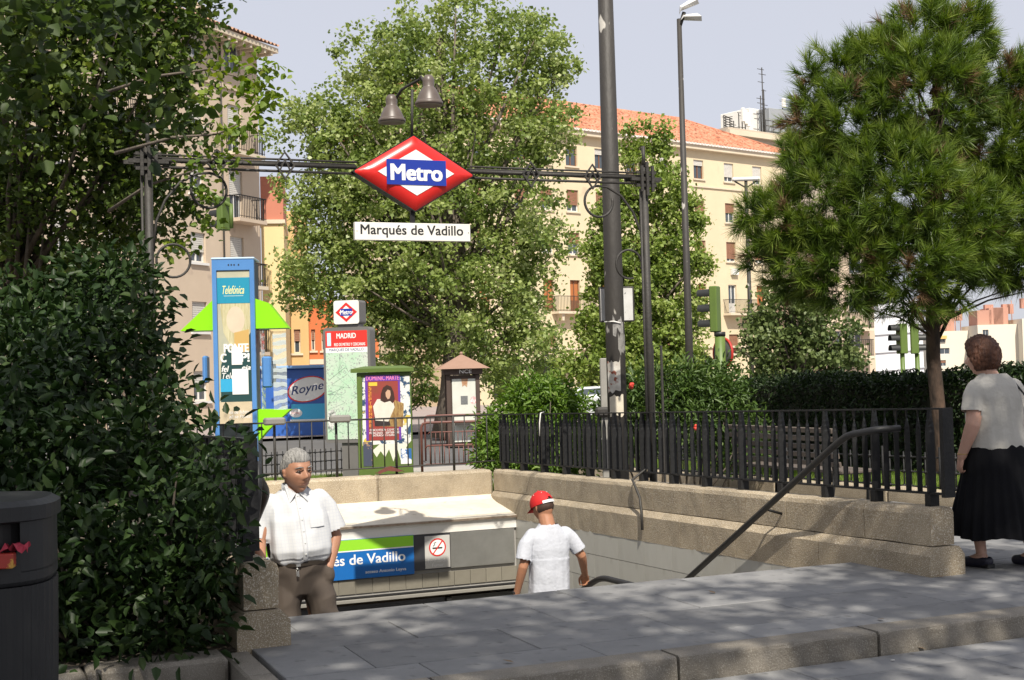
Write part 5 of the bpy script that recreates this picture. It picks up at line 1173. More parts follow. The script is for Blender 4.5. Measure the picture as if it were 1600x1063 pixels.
# parked car far away ----------------------------------------------------------------------------------
CW = mat('car_paint', (.55, .57, .58), .25, spec=.6); 
def car(label, px, Y, rz, m):
    t = frame('parked_car', label, 'car', px, Y, rz=rz, group='cars parked across the street')
    prof = [(-2.0, .35), (-2.05, .7), (-1.9, .92), (-1.15, 1.0), (-.55, 1.42), (.65, 1.46), (1.35, 1.05), (2.0, .9), (2.1, .6), (2.05, .32)]
    n = len(prof); vs = []; K = [(-.82, .90), (-.86, 1.0), (-.7, 1.0), (.7, 1.0), (.86, 1.0), (.82, .9)]
    b = M()
    for yy, sc in ((-.84, 1), (.84, 1)):
        for x, z in prof: vs.append((x, yy * (0.82 if z > 1.1 else 1.0), z))
    b.add(vs, [tuple(range(n)), tuple(range(2 * n - 1, n - 1, -1))] + [(i, i + n, (i + 1) % n + n, (i + 1) % n) for i in range(n)])
    bo = b.build('body', m, t)
    gl_ = [(-1.0, 1.02), (-.5, 1.36), (.6, 1.40), (1.2, 1.04)]
    for yy in (-.79, .79): M().add([(x, yy * (.93 if z > 1.1 else 1.04) + 0, z) for x, z in gl_], [(0, 1, 2, 3)]).build('side_window', GLS, t, recalc=False)
    q = M(); q.quad((-1.16, -.70, 1.03), (-1.16, .70, 1.03), (-.58, .62, 1.41), (-.58, -.62, 1.41)); q.build('windscreen', GLS, t, recalc=False); q = M(); q.quad((1.33, -.70, 1.08), (1.33, .70, 1.08), (.68, .62, 1.46), (.68, -.62, 1.46)); q.build('rear_window', GLS, t, recalc=False)
    for x in (-1.3, 1.3):
        for y in (-.78, .78): wh = M().lathe([(0, -.1), (.31, -.1), (.33, -.06), (.33, .06), (.31, .1), (0, .1)], (x, y, .33), 18, axis='y').build('tyre', TLB, t); M().lathe([(0, -.11), (.19, -.105), (.19, .105), (0, .11)], (x, y, .33), 12, axis='y').build('rim', STEEL, wh)
    for y in (-.6, .6): M().box(-2.06, -2.0, y - .15, y + .15, .66, .8, .01).build('headlight', WFRAME, t)
    return t
car('pale silver car glimpsed between the hedge and the thick mast', 925, 50, R(5), CW)
# frame by the gantry post
hf = frame('service_frame', 'narrow dark metal frame standing beside the right gantry post', 'metal frame', 1026, 13.9, rz=TH)
q = L2(hf, (1019, 540), (1036, 648)); M().tube([(q[0], 0, .0), (q[0], 0, q[3]), (q[1], 0, q[3]), (q[1], 0, .0)], .014, 4, smooth=False).build('frame', IRON2, hf)
# grey metal post left of the thick mast
gp = frame('grey_post', 'short pale grey square post beside the thick mast', 'post', 943, 17, rz=0); zt6 = loc(gp, 943, 560)[1]; M().box(-.045, .045, -.045, .045, 0, zt6, .01).build('shaft', mat('zinc', (.3, .29, .26), .6, (.22, .21, .19), 5), gp); M().box(-.12, .14, -.1, .1, loc(gp, 943, 652)[1], loc(gp, 943, 636)[1], .03).build('bracket_box', IRON2, gp)
# loose cable on the parapet below the gantry post
cpts = [W(6.17, VG - .05, .52), W(6.14, VG - .25, .36), W(6.13, VG - .30, .20), W(6.12, VG - .32, .05)]
tag(M().tube([W(6.36, VG - .02, 1.1), W(6.34, VG - .03, .62)] + cpts, .014, 6).build('cable', IRON2), 'grey cable running down the inner face of the right parapet', 'cable')
tie = W(6.30, 14.2, gz(14.2)); tag(M().tube([(0, 0, 1.17), (-.02, -.03, 1.165), (-.035, -.05, 1.05), (-.04, -.06, .9)], .007, 5).build('cable_tie', WHITE, None, tie, 0), 'white strip tied to the top rail of the right fence', 'strap')

# ---------------------------------------------------------------- vegetation
def rand_dirs(n):
    d = rng.normal(size=(n, 3)); return d / np.linalg.norm(d, axis=1, keepdims=True)
def leaves_mesh(name, C, size, m, up_bias=0.35, aspect=0.62, shape='hex', tint=None, axis=None, droop=0.0):
    n = len(C); a = rand_dirs(n) if axis is None else axis + 0.55 * rand_dirs(n)
    a[:, 2] -= droop; a /= np.linalg.norm(a, axis=1, keepdims=True)
    nn = rand_dirs(n); nn[:, 2] = np.abs(nn[:, 2]) + up_bias
    b = np.cross(nn, a); b /= np.maximum(np.linalg.norm(b, axis=1, keepdims=True), 1e-6); nn = np.cross(a, b)
    s = (size * rng.uniform(0.6, 1.25, n))[:, None]; w = s * aspect
    if tint is None: tint = rng.random(n)
    if shape == 'quad':
        V = np.stack([C, C + a * s * .45 + b * w * .5, C + a * s, C + a * s * .45 - b * w * .5], 1).reshape(-1, 3)
        F = np.arange(n * 4).reshape(n, 4); k = 4
    else:
        lift = nn * s * 0.10
        V = np.stack([C, C + a * s * .28 + b * w * .46 + lift, C + a * s * .66 + b * w * .36 + lift, C + a * s - nn * s * .08, C + a * s * .66 - b * w * .36 + lift, C + a * s * .28 - b * w * .46 + lift], 1).reshape(-1, 3)
        i0 = (np.arange(n) * 6)[:, None]; F = np.concatenate([i0 + np.array([[0, 1, 2, 3]]), i0 + np.array([[0, 3, 4, 5]])], 0); k = 6
    return mesh_np(name, V, F, m, False, np.repeat(tint, k))
def lobes_px(L, Yd=0.0):
    """(px, py, Y, r_px[, depth factor]) -> list of (centre, radius in m)"""
    out = []
    for q in L:
        px, py, Y, r = q[:4]; c = P(px, py, Y); out.append((np.array(c), r * Y / FPX, q[4] if len(q) > 4 else 1.0))
    return out
def clumps(lobes, dens, inner=0.35):
    """clump centres mostly near lobe surfaces"""
    out = []
    for c, r, fy in lobes:
        n = max(3, int(dens * r * r)); d = rand_dirs(n); rad = r * np.where(rng.random(n) < inner, rng.uniform(.25, .8, n), rng.uniform(.8, 1.06, n))
        p = d * rad[:, None]; p[:, 1] *= fy; out.append(c + p)
    return np.concatenate(out)
def tree(name, label, cat, base, top, lobes, m, bark, trunk_r, dens, cl_r, per, leaf, aspect=.7, shape='quad', limbs=60, group=None, inner=.35, up=.35, trunk_bend=0.0, droop=.2, tint_bias=0.0, twig=0.012, forks=None):
    t = empty(name, label, cat, base, 0, group); b0 = np.array(base)
    K = clumps(lobes, dens, inner)
    rep = np.repeat(K, per, 0); off = rng.normal(size=rep.shape) * cl_r * rng.uniform(.5, 1.3, len(K)).repeat(per)[:, None]; off[:, 2] *= .75
    C = rep + off - b0; kt = rng.random(len(K)).repeat(per) * .55 + rng.random(len(rep)) * .45 + tint_bias
    link('crown', leaves_mesh('crown', C, leaf, m, up, aspect, shape, np.clip(kt, 0, 1), droop=droop), t)
    tp = np.array(top) - b0; tr = M(); n = 9; pts = []; rs = []
    for i in range(n + 1):
        f = i / n; pts.append(Vector(tp * f) + Vector((math.sin(f * 5) * trunk_bend, math.cos(f * 4) * trunk_bend * .6 - trunk_bend * .6, 0)) * (1 if 0 < i else 0)); rs.append(trunk_r * (1.25 if i == 0 else (1 - f * .72)))
    tr.tube(pts, rs, 12); tr.build('trunk', bark, t)
    if limbs:
        lm = M(); idx = rng.choice(len(K), min(limbs, len(K)), replace=False)
        for i in idx:
            e = Vector(K[i] - b0); hz = max(0.25, min(.97, (e.z * .55) / max(tp[2], .1))); kf = hz * n; k0 = min(int(kf), n - 1); s = pts[k0].lerp(pts[k0 + 1], kf - k0)
            d = (e - s); r0 = max(twig * 1.3, min(trunk_r * .42 * (1 - hz * .5), d.length * .014 + twig)); mid = s.lerp(e, .5) + Vector((0, 0, d.length * -.06)) + Vector([random.uniform(-.05, .05) * d.length for _ in range(3)])
            lm.tube([s, mid, e], [r0, r0 * .6, twig * .5], 5)
        lm.build('limbs', bark, t)
    return t
BARK = mat('grey_bark', (.16, .13, .10), .95, (.09, .075, .06), 9, .8, bump=1.0, bscale=24, stretch=(1, 1, .3))
BARKP = mat('pine_bark', (.10, .062, .042), .95, (.028, .019, .014), 7, .9, bump=1.0, bscale=18, stretch=(1, 1, .35))
POPL = leaf_mat('poplar_leaf', [(.08, .12, .03), (.17, .235, .058), (.30, .36, .11), (.48, .51, .27)], .35, .42, .45)
POPL2 = leaf_mat('young_poplar_leaf', [(.09, .14, .03), (.165, .235, .045), (.26, .33, .08), (.38, .42, .17)], .3, .45)
PLANE = leaf_mat('plane_leaf', [(.028, .05, .012), (.055, .09, .018), (.10, .15, .028), (.17, .21, .04)], .30, .5)
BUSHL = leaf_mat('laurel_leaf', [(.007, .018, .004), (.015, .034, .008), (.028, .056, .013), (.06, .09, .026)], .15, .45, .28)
SHRUB = leaf_mat('bright_shrub_leaf', [(.05, .10, .015), (.09, .17, .02), (.14, .23, .035), (.19, .25, .07)], .25, .45)
HEDGE = leaf_mat('hedge_leaf', [(.006, .014, .004), (.012, .026, .007), (.022, .042, .011), (.042, .072, .02)], .15, .45, .25)
PLANE2 = leaf_mat('dusty_plane_leaf', [(.05, .08, .025), (.09, .13, .04), (.14, .185, .06), (.21, .25, .10)], .25, .5)

# the big poplar in the middle
Lc = lobes_px([(650, 70, 42, 62, 1.2), (735, 45, 42, 60, 1.2), (820, 75, 42, 62, 1.2), (880, 110, 42, 34), (585, 105, 42, 62, 1.1), (500, 200, 42, 52), (462, 185, 42, 26), (560, 215, 42, 85, 1.2), (660, 190, 42, 105, 1.3), (780, 180, 42, 100, 1.3), (850, 200, 42, 60),
    (540, 320, 42, 80, 1.2), (650, 330, 42, 120, 1.3), (790, 330, 42, 95, 1.3), (850, 370, 42, 42), (480, 330, 42, 36), (510, 420, 42, 70, 1.1), (600, 440, 42, 95, 1.2), (720, 450, 42, 110, 1.3), (810, 470, 42, 65), (470, 440, 42, 38), (560, 500, 42, 45), (640, 530, 42, 60), (760, 545, 42, 60), (840, 540, 41, 38), (446, 290, 42, 18), (430, 220, 42, 14)])
pb = P(705, 690, 42); pb.z = gz(40)
tree('poplar_tree', 'huge pale green poplar rising behind the metro diamond sign', 'tree', pb, P(700, 60, 42), Lc, POPL, BARK, .52, 30, .23, 64, .14, .85, 'quad', 90, inner=.40, trunk_bend=.25, twig=.03)
# slender young poplars on the right
Lp = lobes_px([(985, 320, 55, 40), (1030, 290, 55, 40), (948, 400, 55, 42), (1042, 400, 55, 48), (995, 430, 55, 60), (1000, 520, 55, 75), (1070, 490, 55, 42), (1085, 410, 55, 26), (1088, 350, 55, 18), (950, 520, 55, 45), (985, 240, 55, 20), (1010, 225, 55, 16), (1036, 225, 55, 18), (1012, 196, 55, 9), (1036, 195, 55, 9), (984, 205, 55, 8), (960, 300, 55, 26), (1065, 580, 55, 45), (950, 585, 54, 45), (918, 500, 55, 22), (925, 455, 55, 16), (890, 570, 54, 22), (1010, 590, 54, 50), (1078, 320, 55, 12), (940, 340, 55, 20), (1060, 330, 55, 30)])
pb = P(1003, 690, 55); pb.z = gz(50)
tree('poplar_tree', 'light green upright poplar between the thick mast and the slim lamp post', 'tree', pb, P(1005, 230, 55), Lp, POPL2, BARK, .30, 56, .20, 46, .17, .85, 'quad', 60, inner=.4, up=.2, trunk_bend=.1, twig=.03)
Lq = lobes_px([(1240, 500, 45, 55), (1195, 530, 45, 42), (1290, 530, 45, 52), (1235, 455, 45, 36), (1260, 560, 45, 60), (1320, 560, 45, 32), (1185, 570, 45, 38), (1200, 480, 45, 26), (1275, 470, 45, 26), (1180, 505, 45, 22)])
pb = P(1240, 680, 45); pb.z = gz(50)
tree('plane_tree', 'dusty green round tree behind the hedge left of the pine trunk', 'tree', pb, P(1240, 470, 45), Lq, PLANE2, BARK, .22, 34, .20, 44, .17, .8, 'quad', 50, twig=.03)
Lr = lobes_px([(600, 590, 60, 40), (660, 600, 60, 36), (850, 590, 60, 30), (790, 590, 60, 36)])
pb = P(640, 670, 60); pb.z = gz(60)
tree('street_tree', 'small dark street tree behind the green cabinet', 'tree', pb, P(640, 600, 60), Lr[:2], PLANE, BARK, .16, 34, .20, 40, .18, .8, 'quad', 20, twig=.03)
pb = P(820, 670, 60); pb.z = gz(60)
tree('street_tree', 'small dark street tree right of the brown kiosk', 'tree', pb, P(820, 600, 60), Lr[2:], PLANE, BARK, .16, 34, .20, 40, .18, .8, 'quad', 20, twig=.03)

# pine ------------------------------------------------------------------------------
NEED = leaf_mat('pine_needle', [(.014, .027, .006), (.042, .078, .010), (.11, .175, .022), (.22, .28, .05)], .20, .45, .4)
DEADN = leaf_mat('dry_needle', [(.12, .07, .04), (.2, .12, .06)], .1, .6)
Lpine = lobes_px([(1440, 70, 18.2, 62), (1500, 55, 18.2, 40), (1380, 95, 18.2, 45), (1310, 105, 18.2, 34), (1560, 130, 18.2, 48), (1600, 120, 18.2, 30), (1445, 155, 18, 90), (1345, 195, 18, 78), (1560, 235, 18.4, 72), (1520, 180, 18.5, 45), (1275, 190, 18.1, 42), (1400, 305, 17.7, 95), (1300, 320, 17.9, 80), (1215, 350, 18, 48), (1175, 335, 18, 22), (1495, 350, 17.8, 72), (1590, 330, 18.4, 82), (1330, 410, 17.8, 75), (1245, 410, 18, 52), (1420, 415, 17.6, 78), (1190, 400, 18, 30), (1575, 395, 18.3, 50), (1530, 400, 18.2, 38), (1610, 410, 18.3, 45), (1650, 260, 18.6, 90), (1660, 380, 18.6, 60), (1480, 440, 17.9, 40), (1270, 260, 18, 40), (1265, 115, 18.1, 16), (1330, 75, 18.2, 12), (1405, 60, 18.2, 18), (1460, 25, 18.2, 20), (1515, 22, 18.2, 22), (1240, 240, 18, 18), (1270, 155, 18.1, 20)])
def pine(name, label, base, top, lobes, tuft_dens=480, needles=84):
    t = empty(name, label, 'tree', base, 0); b0 = np.array(base); allc = []; alld = []
    for c, r, fy in lobes:
        n = max(10, int(tuft_dens * r * r)); d = rand_dirs(n); rad = r * np.where(rng.random(n) < .30, rng.uniform(.4, .85, n), rng.uniform(.86, 1.05, n)); p = c + d * rad[:, None]
        dd = d * .8 + rand_dirs(n) * .35; dd[:, 2] += .45; allc.append(p); alld.append(dd / np.linalg.norm(dd, axis=1, keepdims=True))
    C = np.concatenate(allc); D = np.concatenate(alld)
    # hide tufts deep inside other lobes to save triangles
    keep = np.ones(len(C), bool)
    for c, r, fy in lobes: keep &= (np.linalg.norm(C - c, axis=1) > r * .55) | (rng.random(len(C)) < .12)
    C, D = C[keep], D[keep]; n = len(C); N = n * needles
    cc = np.repeat(C, needles, 0); ax = np.repeat(D, needles, 0); tsz = np.repeat(rng.uniform(.75, 1.2, n), needles)
    along = rng.uniform(0, 1, N); dirs = ax * (0.40 + .8 * along[:, None]) + rand_dirs(N) * .72; dirs /= np.linalg.norm(dirs, axis=1, keepdims=True)
    st = cc + ax * ((along * .20 - .08) * tsz)[:, None]; L = (rng.uniform(.16, .26, N) * tsz)[:, None]; side = np.cross(dirs, rand_dirs(N)); side /= np.linalg.norm(side, axis=1, keepdims=True)
    w = .0050; droop = np.zeros((N, 3)); droop[:, 2] = -.012
    V = np.stack([st - side * w, st + side * w, st + dirs * L + droop], 1).reshape(-1, 3) - b0
    dead = np.repeat(rng.random(n) < .05, needles)
    tint = np.clip(np.repeat(rng.random(n) * .45, needles) + .08 + along * .50 + rng.uniform(-.12, .12, N), 0, 1)
    F = np.arange(N * 3).reshape(N, 3)
    link('needles', mesh_np('needles', V[np.repeat(~dead, 3)], np.arange((~dead).sum() * 3).reshape(-1, 3), NEED, False, np.repeat(tint[~dead], 3)), t)
    link('dry_needles', mesh_np('dry_needles', V[np.repeat(dead, 3)], np.arange(dead.sum() * 3).reshape(-1, 3), DEADN, False, np.repeat(tint[dead], 3)), t)
    tp = Vector(top) - Vector(base); tr = M(); q = [(0, 0, -.1), (.0, 0, .25), (-.05, 0, .9), (-.10, 0, 1.7), (-.08, 0, 2.6), (tp.x * .6, tp.y * .6, 3.8), (tp.x, tp.y, tp.z)]
    tr.tube(q, [.17, .12, .10, .095, .09, .07, .03], 14); o = tr.build('trunk', BARKP, t)
    lm = M(); k = 0
    for i in range(90):
        e = Vector(C[rng.integers(n)] - b0); hz = min(max(e.z * rng.uniform(.55, .9), 1.9), tp.z * .95); s = Vector((-.06 + tp.x * hz / tp.z * .7, tp.y * hz / tp.z, hz)); d = e - s
        if d.length > 1.9: continue
        lm.tube([s, s.lerp(e, .5) + Vector((0, 0, .08)), e], [.022, .013, .006], 5)
    lm.build('limbs', BARKP, t); return t
pbase = P(1476, 742, 18.2); pbase.z = gz(14.5) 
pine('pine_tree', 'bushy green pine with long needles and a leaning brown trunk on the right', pbase, P(1460, 60, 18.2), Lpine)

# left foreground tree: trunk behind the bush, crown overhead ------------------------------
Ll = lobes_px([(60, 60, 12, 150, 1.0), (200, 60, 12, 120, 1.0), (262, 120, 12, 62), (120, 220, 12.5, 130), (30, 330, 13, 110), (212, 250, 12.5, 85), (170, 350, 13, 90), (282, 40, 12, 45), (298, 200, 12, 38), (260, 330, 13, 50), (40, 430, 13.5, 60), (110, 410, 13.5, 50), (-120, 200, 13, 160), (-120, 0, 13, 160), (100, -100, 12, 160), (250, -60, 12, 100)])
tbase = P(28, 700, 13.5); tbase.z = gz(15)
tree('plane_tree', 'big leafy tree filling the upper left, trunk behind the dark bush', 'tree', tbase, P(15, 150, 13), Ll, PLANE, BARK, .115, 150, .12, 38, .070, .85, 'hex', 34, inner=.5, twig=.006, up=.5, trunk_bend=.04)
Lt = lobes_px([(350, 100, 11, 22), (375, 120, 11, 24), (405, 135, 11, 14), (395, 165, 11, 20), (372, 195, 11, 26), (340, 160, 11, 30), (410, 155, 11, 12), (340, 245, 11.5, 28), (300, 270, 11.5, 30), (355, 215, 11, 22), (425, 105, 11, 7), (330, 350, 12, 10), (280, 390, 12, 18), (318, 300, 12, 22)])
tb2 = P(-60, 700, 11.5); tb2.z = gz(12)
tree('plane_tree', 'sunlit yellow green branch tips hanging left of the traffic light arm', 'tree', tb2, P(-40, 100, 11.5), Lt, leaf_mat('sun_toned_plane_leaf', [(.07, .12, .02), (.12, .19, .025), (.18, .25, .035), (.25, .28, .05)], .35, .5), BARK, .09, 60, .08, 14, .07, .85, 'hex', 0, twig=.008)  # leaf colours lightened so the tips look sunlit
b = M()
for L_ in ([(150, 150, 11.5), (240, 120, 11.2), (330, 108, 11), (375, 122, 11), (427, 104, 11)], [(180, 240, 11.5), (270, 215, 11.2), (340, 210, 11), (378, 190, 11)], [(170, 330, 12), (230, 290, 11.7), (300, 268, 11.5), (345, 242, 11.5)]): b.tube([P(*q) for q in L_], [.018, .013, .009, .006, .003][:len(L_)], 5)
ob = b.build('branches', BARK); ob.parent = [o for o in bpy.data.objects if o.get('label', '').startswith('sunlit yellow green')][0]; ob.location = -ob.parent.location
Lf = lobes_px([(30, 40, 7.2, 110), (150, 30, 7.4, 90), (215, 60, 7.6, 52), (200, 160, 7.6, 60), (90, 140, 7.4, 90), (270, 170, 7.8, 36), (-100, 100, 7, 160), (60, -140, 7, 200), (260, -140, 7.4, 150), (-60, 260, 7.4, 70)])
fb = (-4.6, 6.3, 0)
tree('plane_tree', 'dark overhanging branches with large leaves nearest the camera at top left', 'tree', fb, (-4.3, 6.6, 5.6), Lf, leaf_mat('shade_toned_plane_leaf', [(.018, .034, .010), (.032, .056, .014), (.055, .09, .02), (.10, .13, .03)], .3, .5), BARK, .13, 70, .12, 11, .090, .9, 'hex', 0, inner=.5, twig=.006, up=.6)  # plane leaf colours darkened to put shade into the near branches
# trees behind the photographer that shade the foreground ----------------------------------
def sh(c, r): return (np.array(c), r, 1.0)
ZS = lambda L: [(c + np.array([.35, -2.2, 2.6]), r * 1.08, f) for c, r, f in L]
S1 = [sh((0.0, -1.0, 7.2), 2.0), sh((2.2, 1.0, 7.0), 1.7), sh((-2.2, 0.4, 6.8), 1.7), sh((.3, 2.0, 7.0), 1.2), sh((-1, -2.8, 7), 1.8), sh((2.4, -2, 7), 1.9), sh((-3.4, -1.4, 6.6), 1.5), sh((.8, .8, 7.8), 1.4), sh((-.8, 1.4, 6.3), .9)]
tree('plane_tree', 'tall plane tree behind the camera shading the near paving', 'tree', (-.3, -2.6, 0), (.3, -3.2, 9.6), ZS(S1), PLANE, BARK, .2, 12, .26, 38, .15, .9, 'quad', 40, inner=.6, up=1.2)
S2 = [sh((5.0, 2.2, 6.6), 2.0), sh((4.4, 4.3, 6.7), 1.3), sh((7.3, 3.6, 6.8), 2.0), sh((7, .5, 7), 2.0), sh((3.1, 2.9, 6.4), 1.2), sh((5.9, 5.4, 6.9), 1.2), sh((4.9, .0, 7.2), 1.6), sh((3.3, 4.3, 7.4), .9)]
tree('plane_tree', 'plane tree right of the camera shading the woman and the wall end', 'tree', (6.8, 1.6, 0), (6, .6, 9.2), ZS(S2), PLANE, BARK, .18, 14, .26, 38, .15, .9, 'quad', 40, inner=.6, up=1.2)
S3 = [sh((-4.6, 2.6, 6.2), 1.8), sh((-6.6, 3.6, 6.4), 1.8), sh((-2.7, 3.2, 6.4), 1.2), sh((-5, .4, 6.6), 1.7), sh((-4.2, 4.6, 6.4), 1.2)]
tree('plane_tree', 'plane tree left of the camera shading the litter bin and bush', 'tree', (-6.4, 1.6, 0), (-5.4, .4, 8.8), ZS(S3), PLANE, BARK, .16, 26, .26, 38, .15, .9, 'quad', 30, inner=.6, up=1.2)

# bushes -----------------------------------------------------------------------------------
def bush(name, label, cat, base, lobes, m, dens, cl_r, per, leaf, aspect, shape='hex', core=None, inner=.3, stems=14, droop=.1, up=.4):
    t = empty(name, label, cat, base, 0); b0 = np.array(base); K = clumps(lobes, dens, inner); K = K[K[:, 2] > b0[2] + .02]
    # drop clumps deep inside
    keep = np.ones(len(K), bool)
    if name == 'laurel_bush': keep = (K[:, 0] * CU + K[:, 1] * SU < 1.34) | ((-K[:, 0] * SU + K[:, 1] * CU < 7.28) & (K[:, 0] * CU + K[:, 1] * SU < 1.5)) | (K[:, 2] > 9)
    for c, r, f in lobes: keep &= (np.linalg.norm(K - c, axis=1) > r * .5) | (rng.random(len(K)) < .3)
    K = K[keep]; rep = np.repeat(K, per, 0); off = rng.normal(size=rep.shape) * cl_r; C = rep + off - b0; C[:, 2] = np.maximum(C[:, 2], .02)
    ax = off / np.maximum(np.linalg.norm(off, axis=1, keepdims=True), 1e-6)
    tint = np.clip(rng.random(len(K)).repeat(per) * .6 + rng.random(len(rep)) * .4, 0, 1)
    link('foliage', leaves_mesh('foliage', C, leaf, m, up, aspect, shape, tint, axis=ax, droop=droop), t)
    s = M()
    for i in rng.choice(len(K), min(stems, len(K)), replace=False):
        e = Vector(K[i] - b0); s.tube([(e.x * .55 + random.uniform(-.1, .1), e.y * .55, 0), (e.x * .8, e.y * .8, e.z * .5), e], [.016, .011, .005], 5)
    s.build('stems', BARK, t); return t
Lb = lobes_px([(150, 830, 7.6, 170), (300, 850, 7.7, 98), (290, 700, 8.3, 95), (60, 700, 8.2, 140), (150, 600, 9.0, 110), (215, 500, 9.6, 75), (60, 580, 9.2, 80), (300, 960, 7.4, 70), (180, 960, 7.2, 100), (60, 920, 7.3, 130), (285, 590, 9.3, 55), (275, 470, 10, 45), (100, 560, 9.4, 70), (20, 500, 10, 60), (230, 440, 10, 40), (150, 480, 10, 60), (310, 455, 10.2, 26), (90, 480, 10.4, 50), (340, 750, 7.02, 34), (345, 830, 7.02, 26), (342, 680, 7.1, 32), (352, 900, 6.98, 26), (-80, 800, 8, 160), (330, 760, 8, 45), (170, 450, 9.8, 45), (-60, 620, 9, 100), (345, 900, 7.6, 52), (305, 640, 9, 45)])
bb = P(190, 950, 8.0); bb.z = .12
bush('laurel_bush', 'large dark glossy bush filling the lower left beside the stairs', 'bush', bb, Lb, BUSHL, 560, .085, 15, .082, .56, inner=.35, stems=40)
Ls = lobes_px([(840, 655, 18, 58), (795, 685, 17.8, 40), (888, 660, 18.2, 42), (830, 628, 18.2, 36), (775, 715, 17.6, 30), (850, 715, 17.8, 60), (865, 625, 18.3, 28), (765, 670, 17.9, 22), (905, 700, 18, 40)])
bb = P(835, 760, 18); bb.z = gz(17)
bush('bright_shrub', 'bright green round shrub behind the far corner of the stair well', 'shrub', bb, Ls, SHRUB, 1000, .07, 13, .095, .36, 'hex', stems=12)
Lo = lobes_px([(985, 625, 17.5, 36), (1020, 610, 17.7, 34), (1060, 605, 17.8, 38), (1100, 610, 18, 36), (1000, 660, 17.4, 42), (1060, 655, 17.5, 50), (1120, 640, 17.8, 48), (1130, 600, 18.4, 30), (960, 650, 17.5, 26), (1150, 680, 17.8, 50)])
bb = P(1060, 760, 17.6); bb.z = gz(15)
bush('oleander_shrub', 'mid green shrub with a few red flowers behind the gantry post', 'shrub', bb, Lo, leaf_mat('oleander_leaf', [(.025, .05, .012), (.045, .085, .016), (.075, .13, .025), (.12, .17, .05)], .2, .45), 800, .07, 13, .10, .32, 'hex', stems=14)
# red flowers
FL = mat('red_petals', (.55, .05, .03), .6)
for px, py in ((1088, 668), (987, 603)):
    c = P(px, py, 17.0); f = M()
    for k in range(9):
        d = Vector((random.uniform(-.022, .022), random.uniform(-.02, .02), random.uniform(-.025, .025))); f.ball(d, random.uniform(.018, .026), 6, 4)
    tag(f.build('flower_cluster', FL, None, c), {1088: 'orange red flower cluster showing between the fence bars', 987: 'small red flower cluster beside the thick mast', 1020: 'small red flower cluster left of the gantry post'}[px], 'flowers')
# long hedge
def hedge(label, p_fn, n, w, h, m, seg=0.5, dens=2200):
    base = p_fn(0.5); t = empty('hedge', label, 'hedge', base, 0); b0 = np.array(base); N = int(dens * n)
    s = rng.random(N); pts = np.array([tuple(p_fn(a)) for a in s]); 
    face = rng.random(N); y = np.where(face < .5, -w / 2 * rng.uniform(.85, 1.08, N), rng.uniform(-w / 2, w / 2, N)); z = np.where(face < .5, h * rng.random(N), h * rng.uniform(.88, 1.0, N))
    bump = np.array([noise.noise(Vector((a * n * 1.1, zz, 3.1))) for a, zz in zip(s, z)]) * .20 + np.array([noise.noise(Vector((a * n * 4.1, zz, 7.1))) for a, zz in zip(s, z)]) * .10
    z = z * (1 + .55 * bump) ; y = y - bump * .6 * (face < .5)
    t.rotation_euler = (0, 0, TH)
    C = np.stack([CU * y, SU * y, z], 1) + pts; loc_ = C - b0
    R2 = np.stack([loc_[:, 0] * CU + loc_[:, 1] * SU, -loc_[:, 0] * SU + loc_[:, 1] * CU, loc_[:, 2]], 1)
    link('foliage', leaves_mesh('foliage', R2, .085, m, .5, .42, 'hex'), t)
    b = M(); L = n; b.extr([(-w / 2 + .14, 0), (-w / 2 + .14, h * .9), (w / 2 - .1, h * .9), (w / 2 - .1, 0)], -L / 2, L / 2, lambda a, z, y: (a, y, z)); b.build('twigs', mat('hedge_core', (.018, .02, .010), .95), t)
    return t
hedge('long dark clipped hedge behind the bench and the pine trunk', lambda f: W(13.7, 9.5 + 16 * f, gz(9.5 + 16 * f)), 16, 1.5, 1.54, HEDGE, dens=2100)
# grass
GRS = leaf_mat('grass_blade', [(.06, .11, .015), (.10, .18, .02), (.16, .24, .035), (.22, .26, .06)], .3, .6)
LAWN = mat('lawn_soil', (.06, .10, .02), .95, (.10, .09, .04), 4, .8)
def lawn(name, u0, u1, v0, v1, n):
    sheet(name + '_base', u0, u1, v0, v1, LAWN, .03, 4)
    U = rng.uniform(u0, u1, n); Vv = rng.uniform(v0, v1, n); Z = .155 - .0225 * (np.clip(Vv, 7.4, 30) - 7.4)
    st = np.stack([CU * U - SU * Vv, SU * U + CU * Vv, Z], 1); d = rng.normal(size=(n, 3)) * .35; d[:, 2] = 1; d *= rng.uniform(.05, .12, n)[:, None]; sd = rand_dirs(n); sd[:, 2] = 0; sd *= .008
    V = np.stack([st - sd, st + sd, st + d], 1).reshape(-1, 3)
    tag(link(name, mesh_np(name, V, np.arange(n * 3).reshape(n, 3), GRS, False, rng.random(n).repeat(3))), 'short green grass growing behind the low fence', 'grass', kind='stuff')
lawn('grass', 10.2, 12.9, 8.0, 25.0, 60000)
lawn('grass_patch', 3.2, 7.6, 16.9, 24.0, 50000)
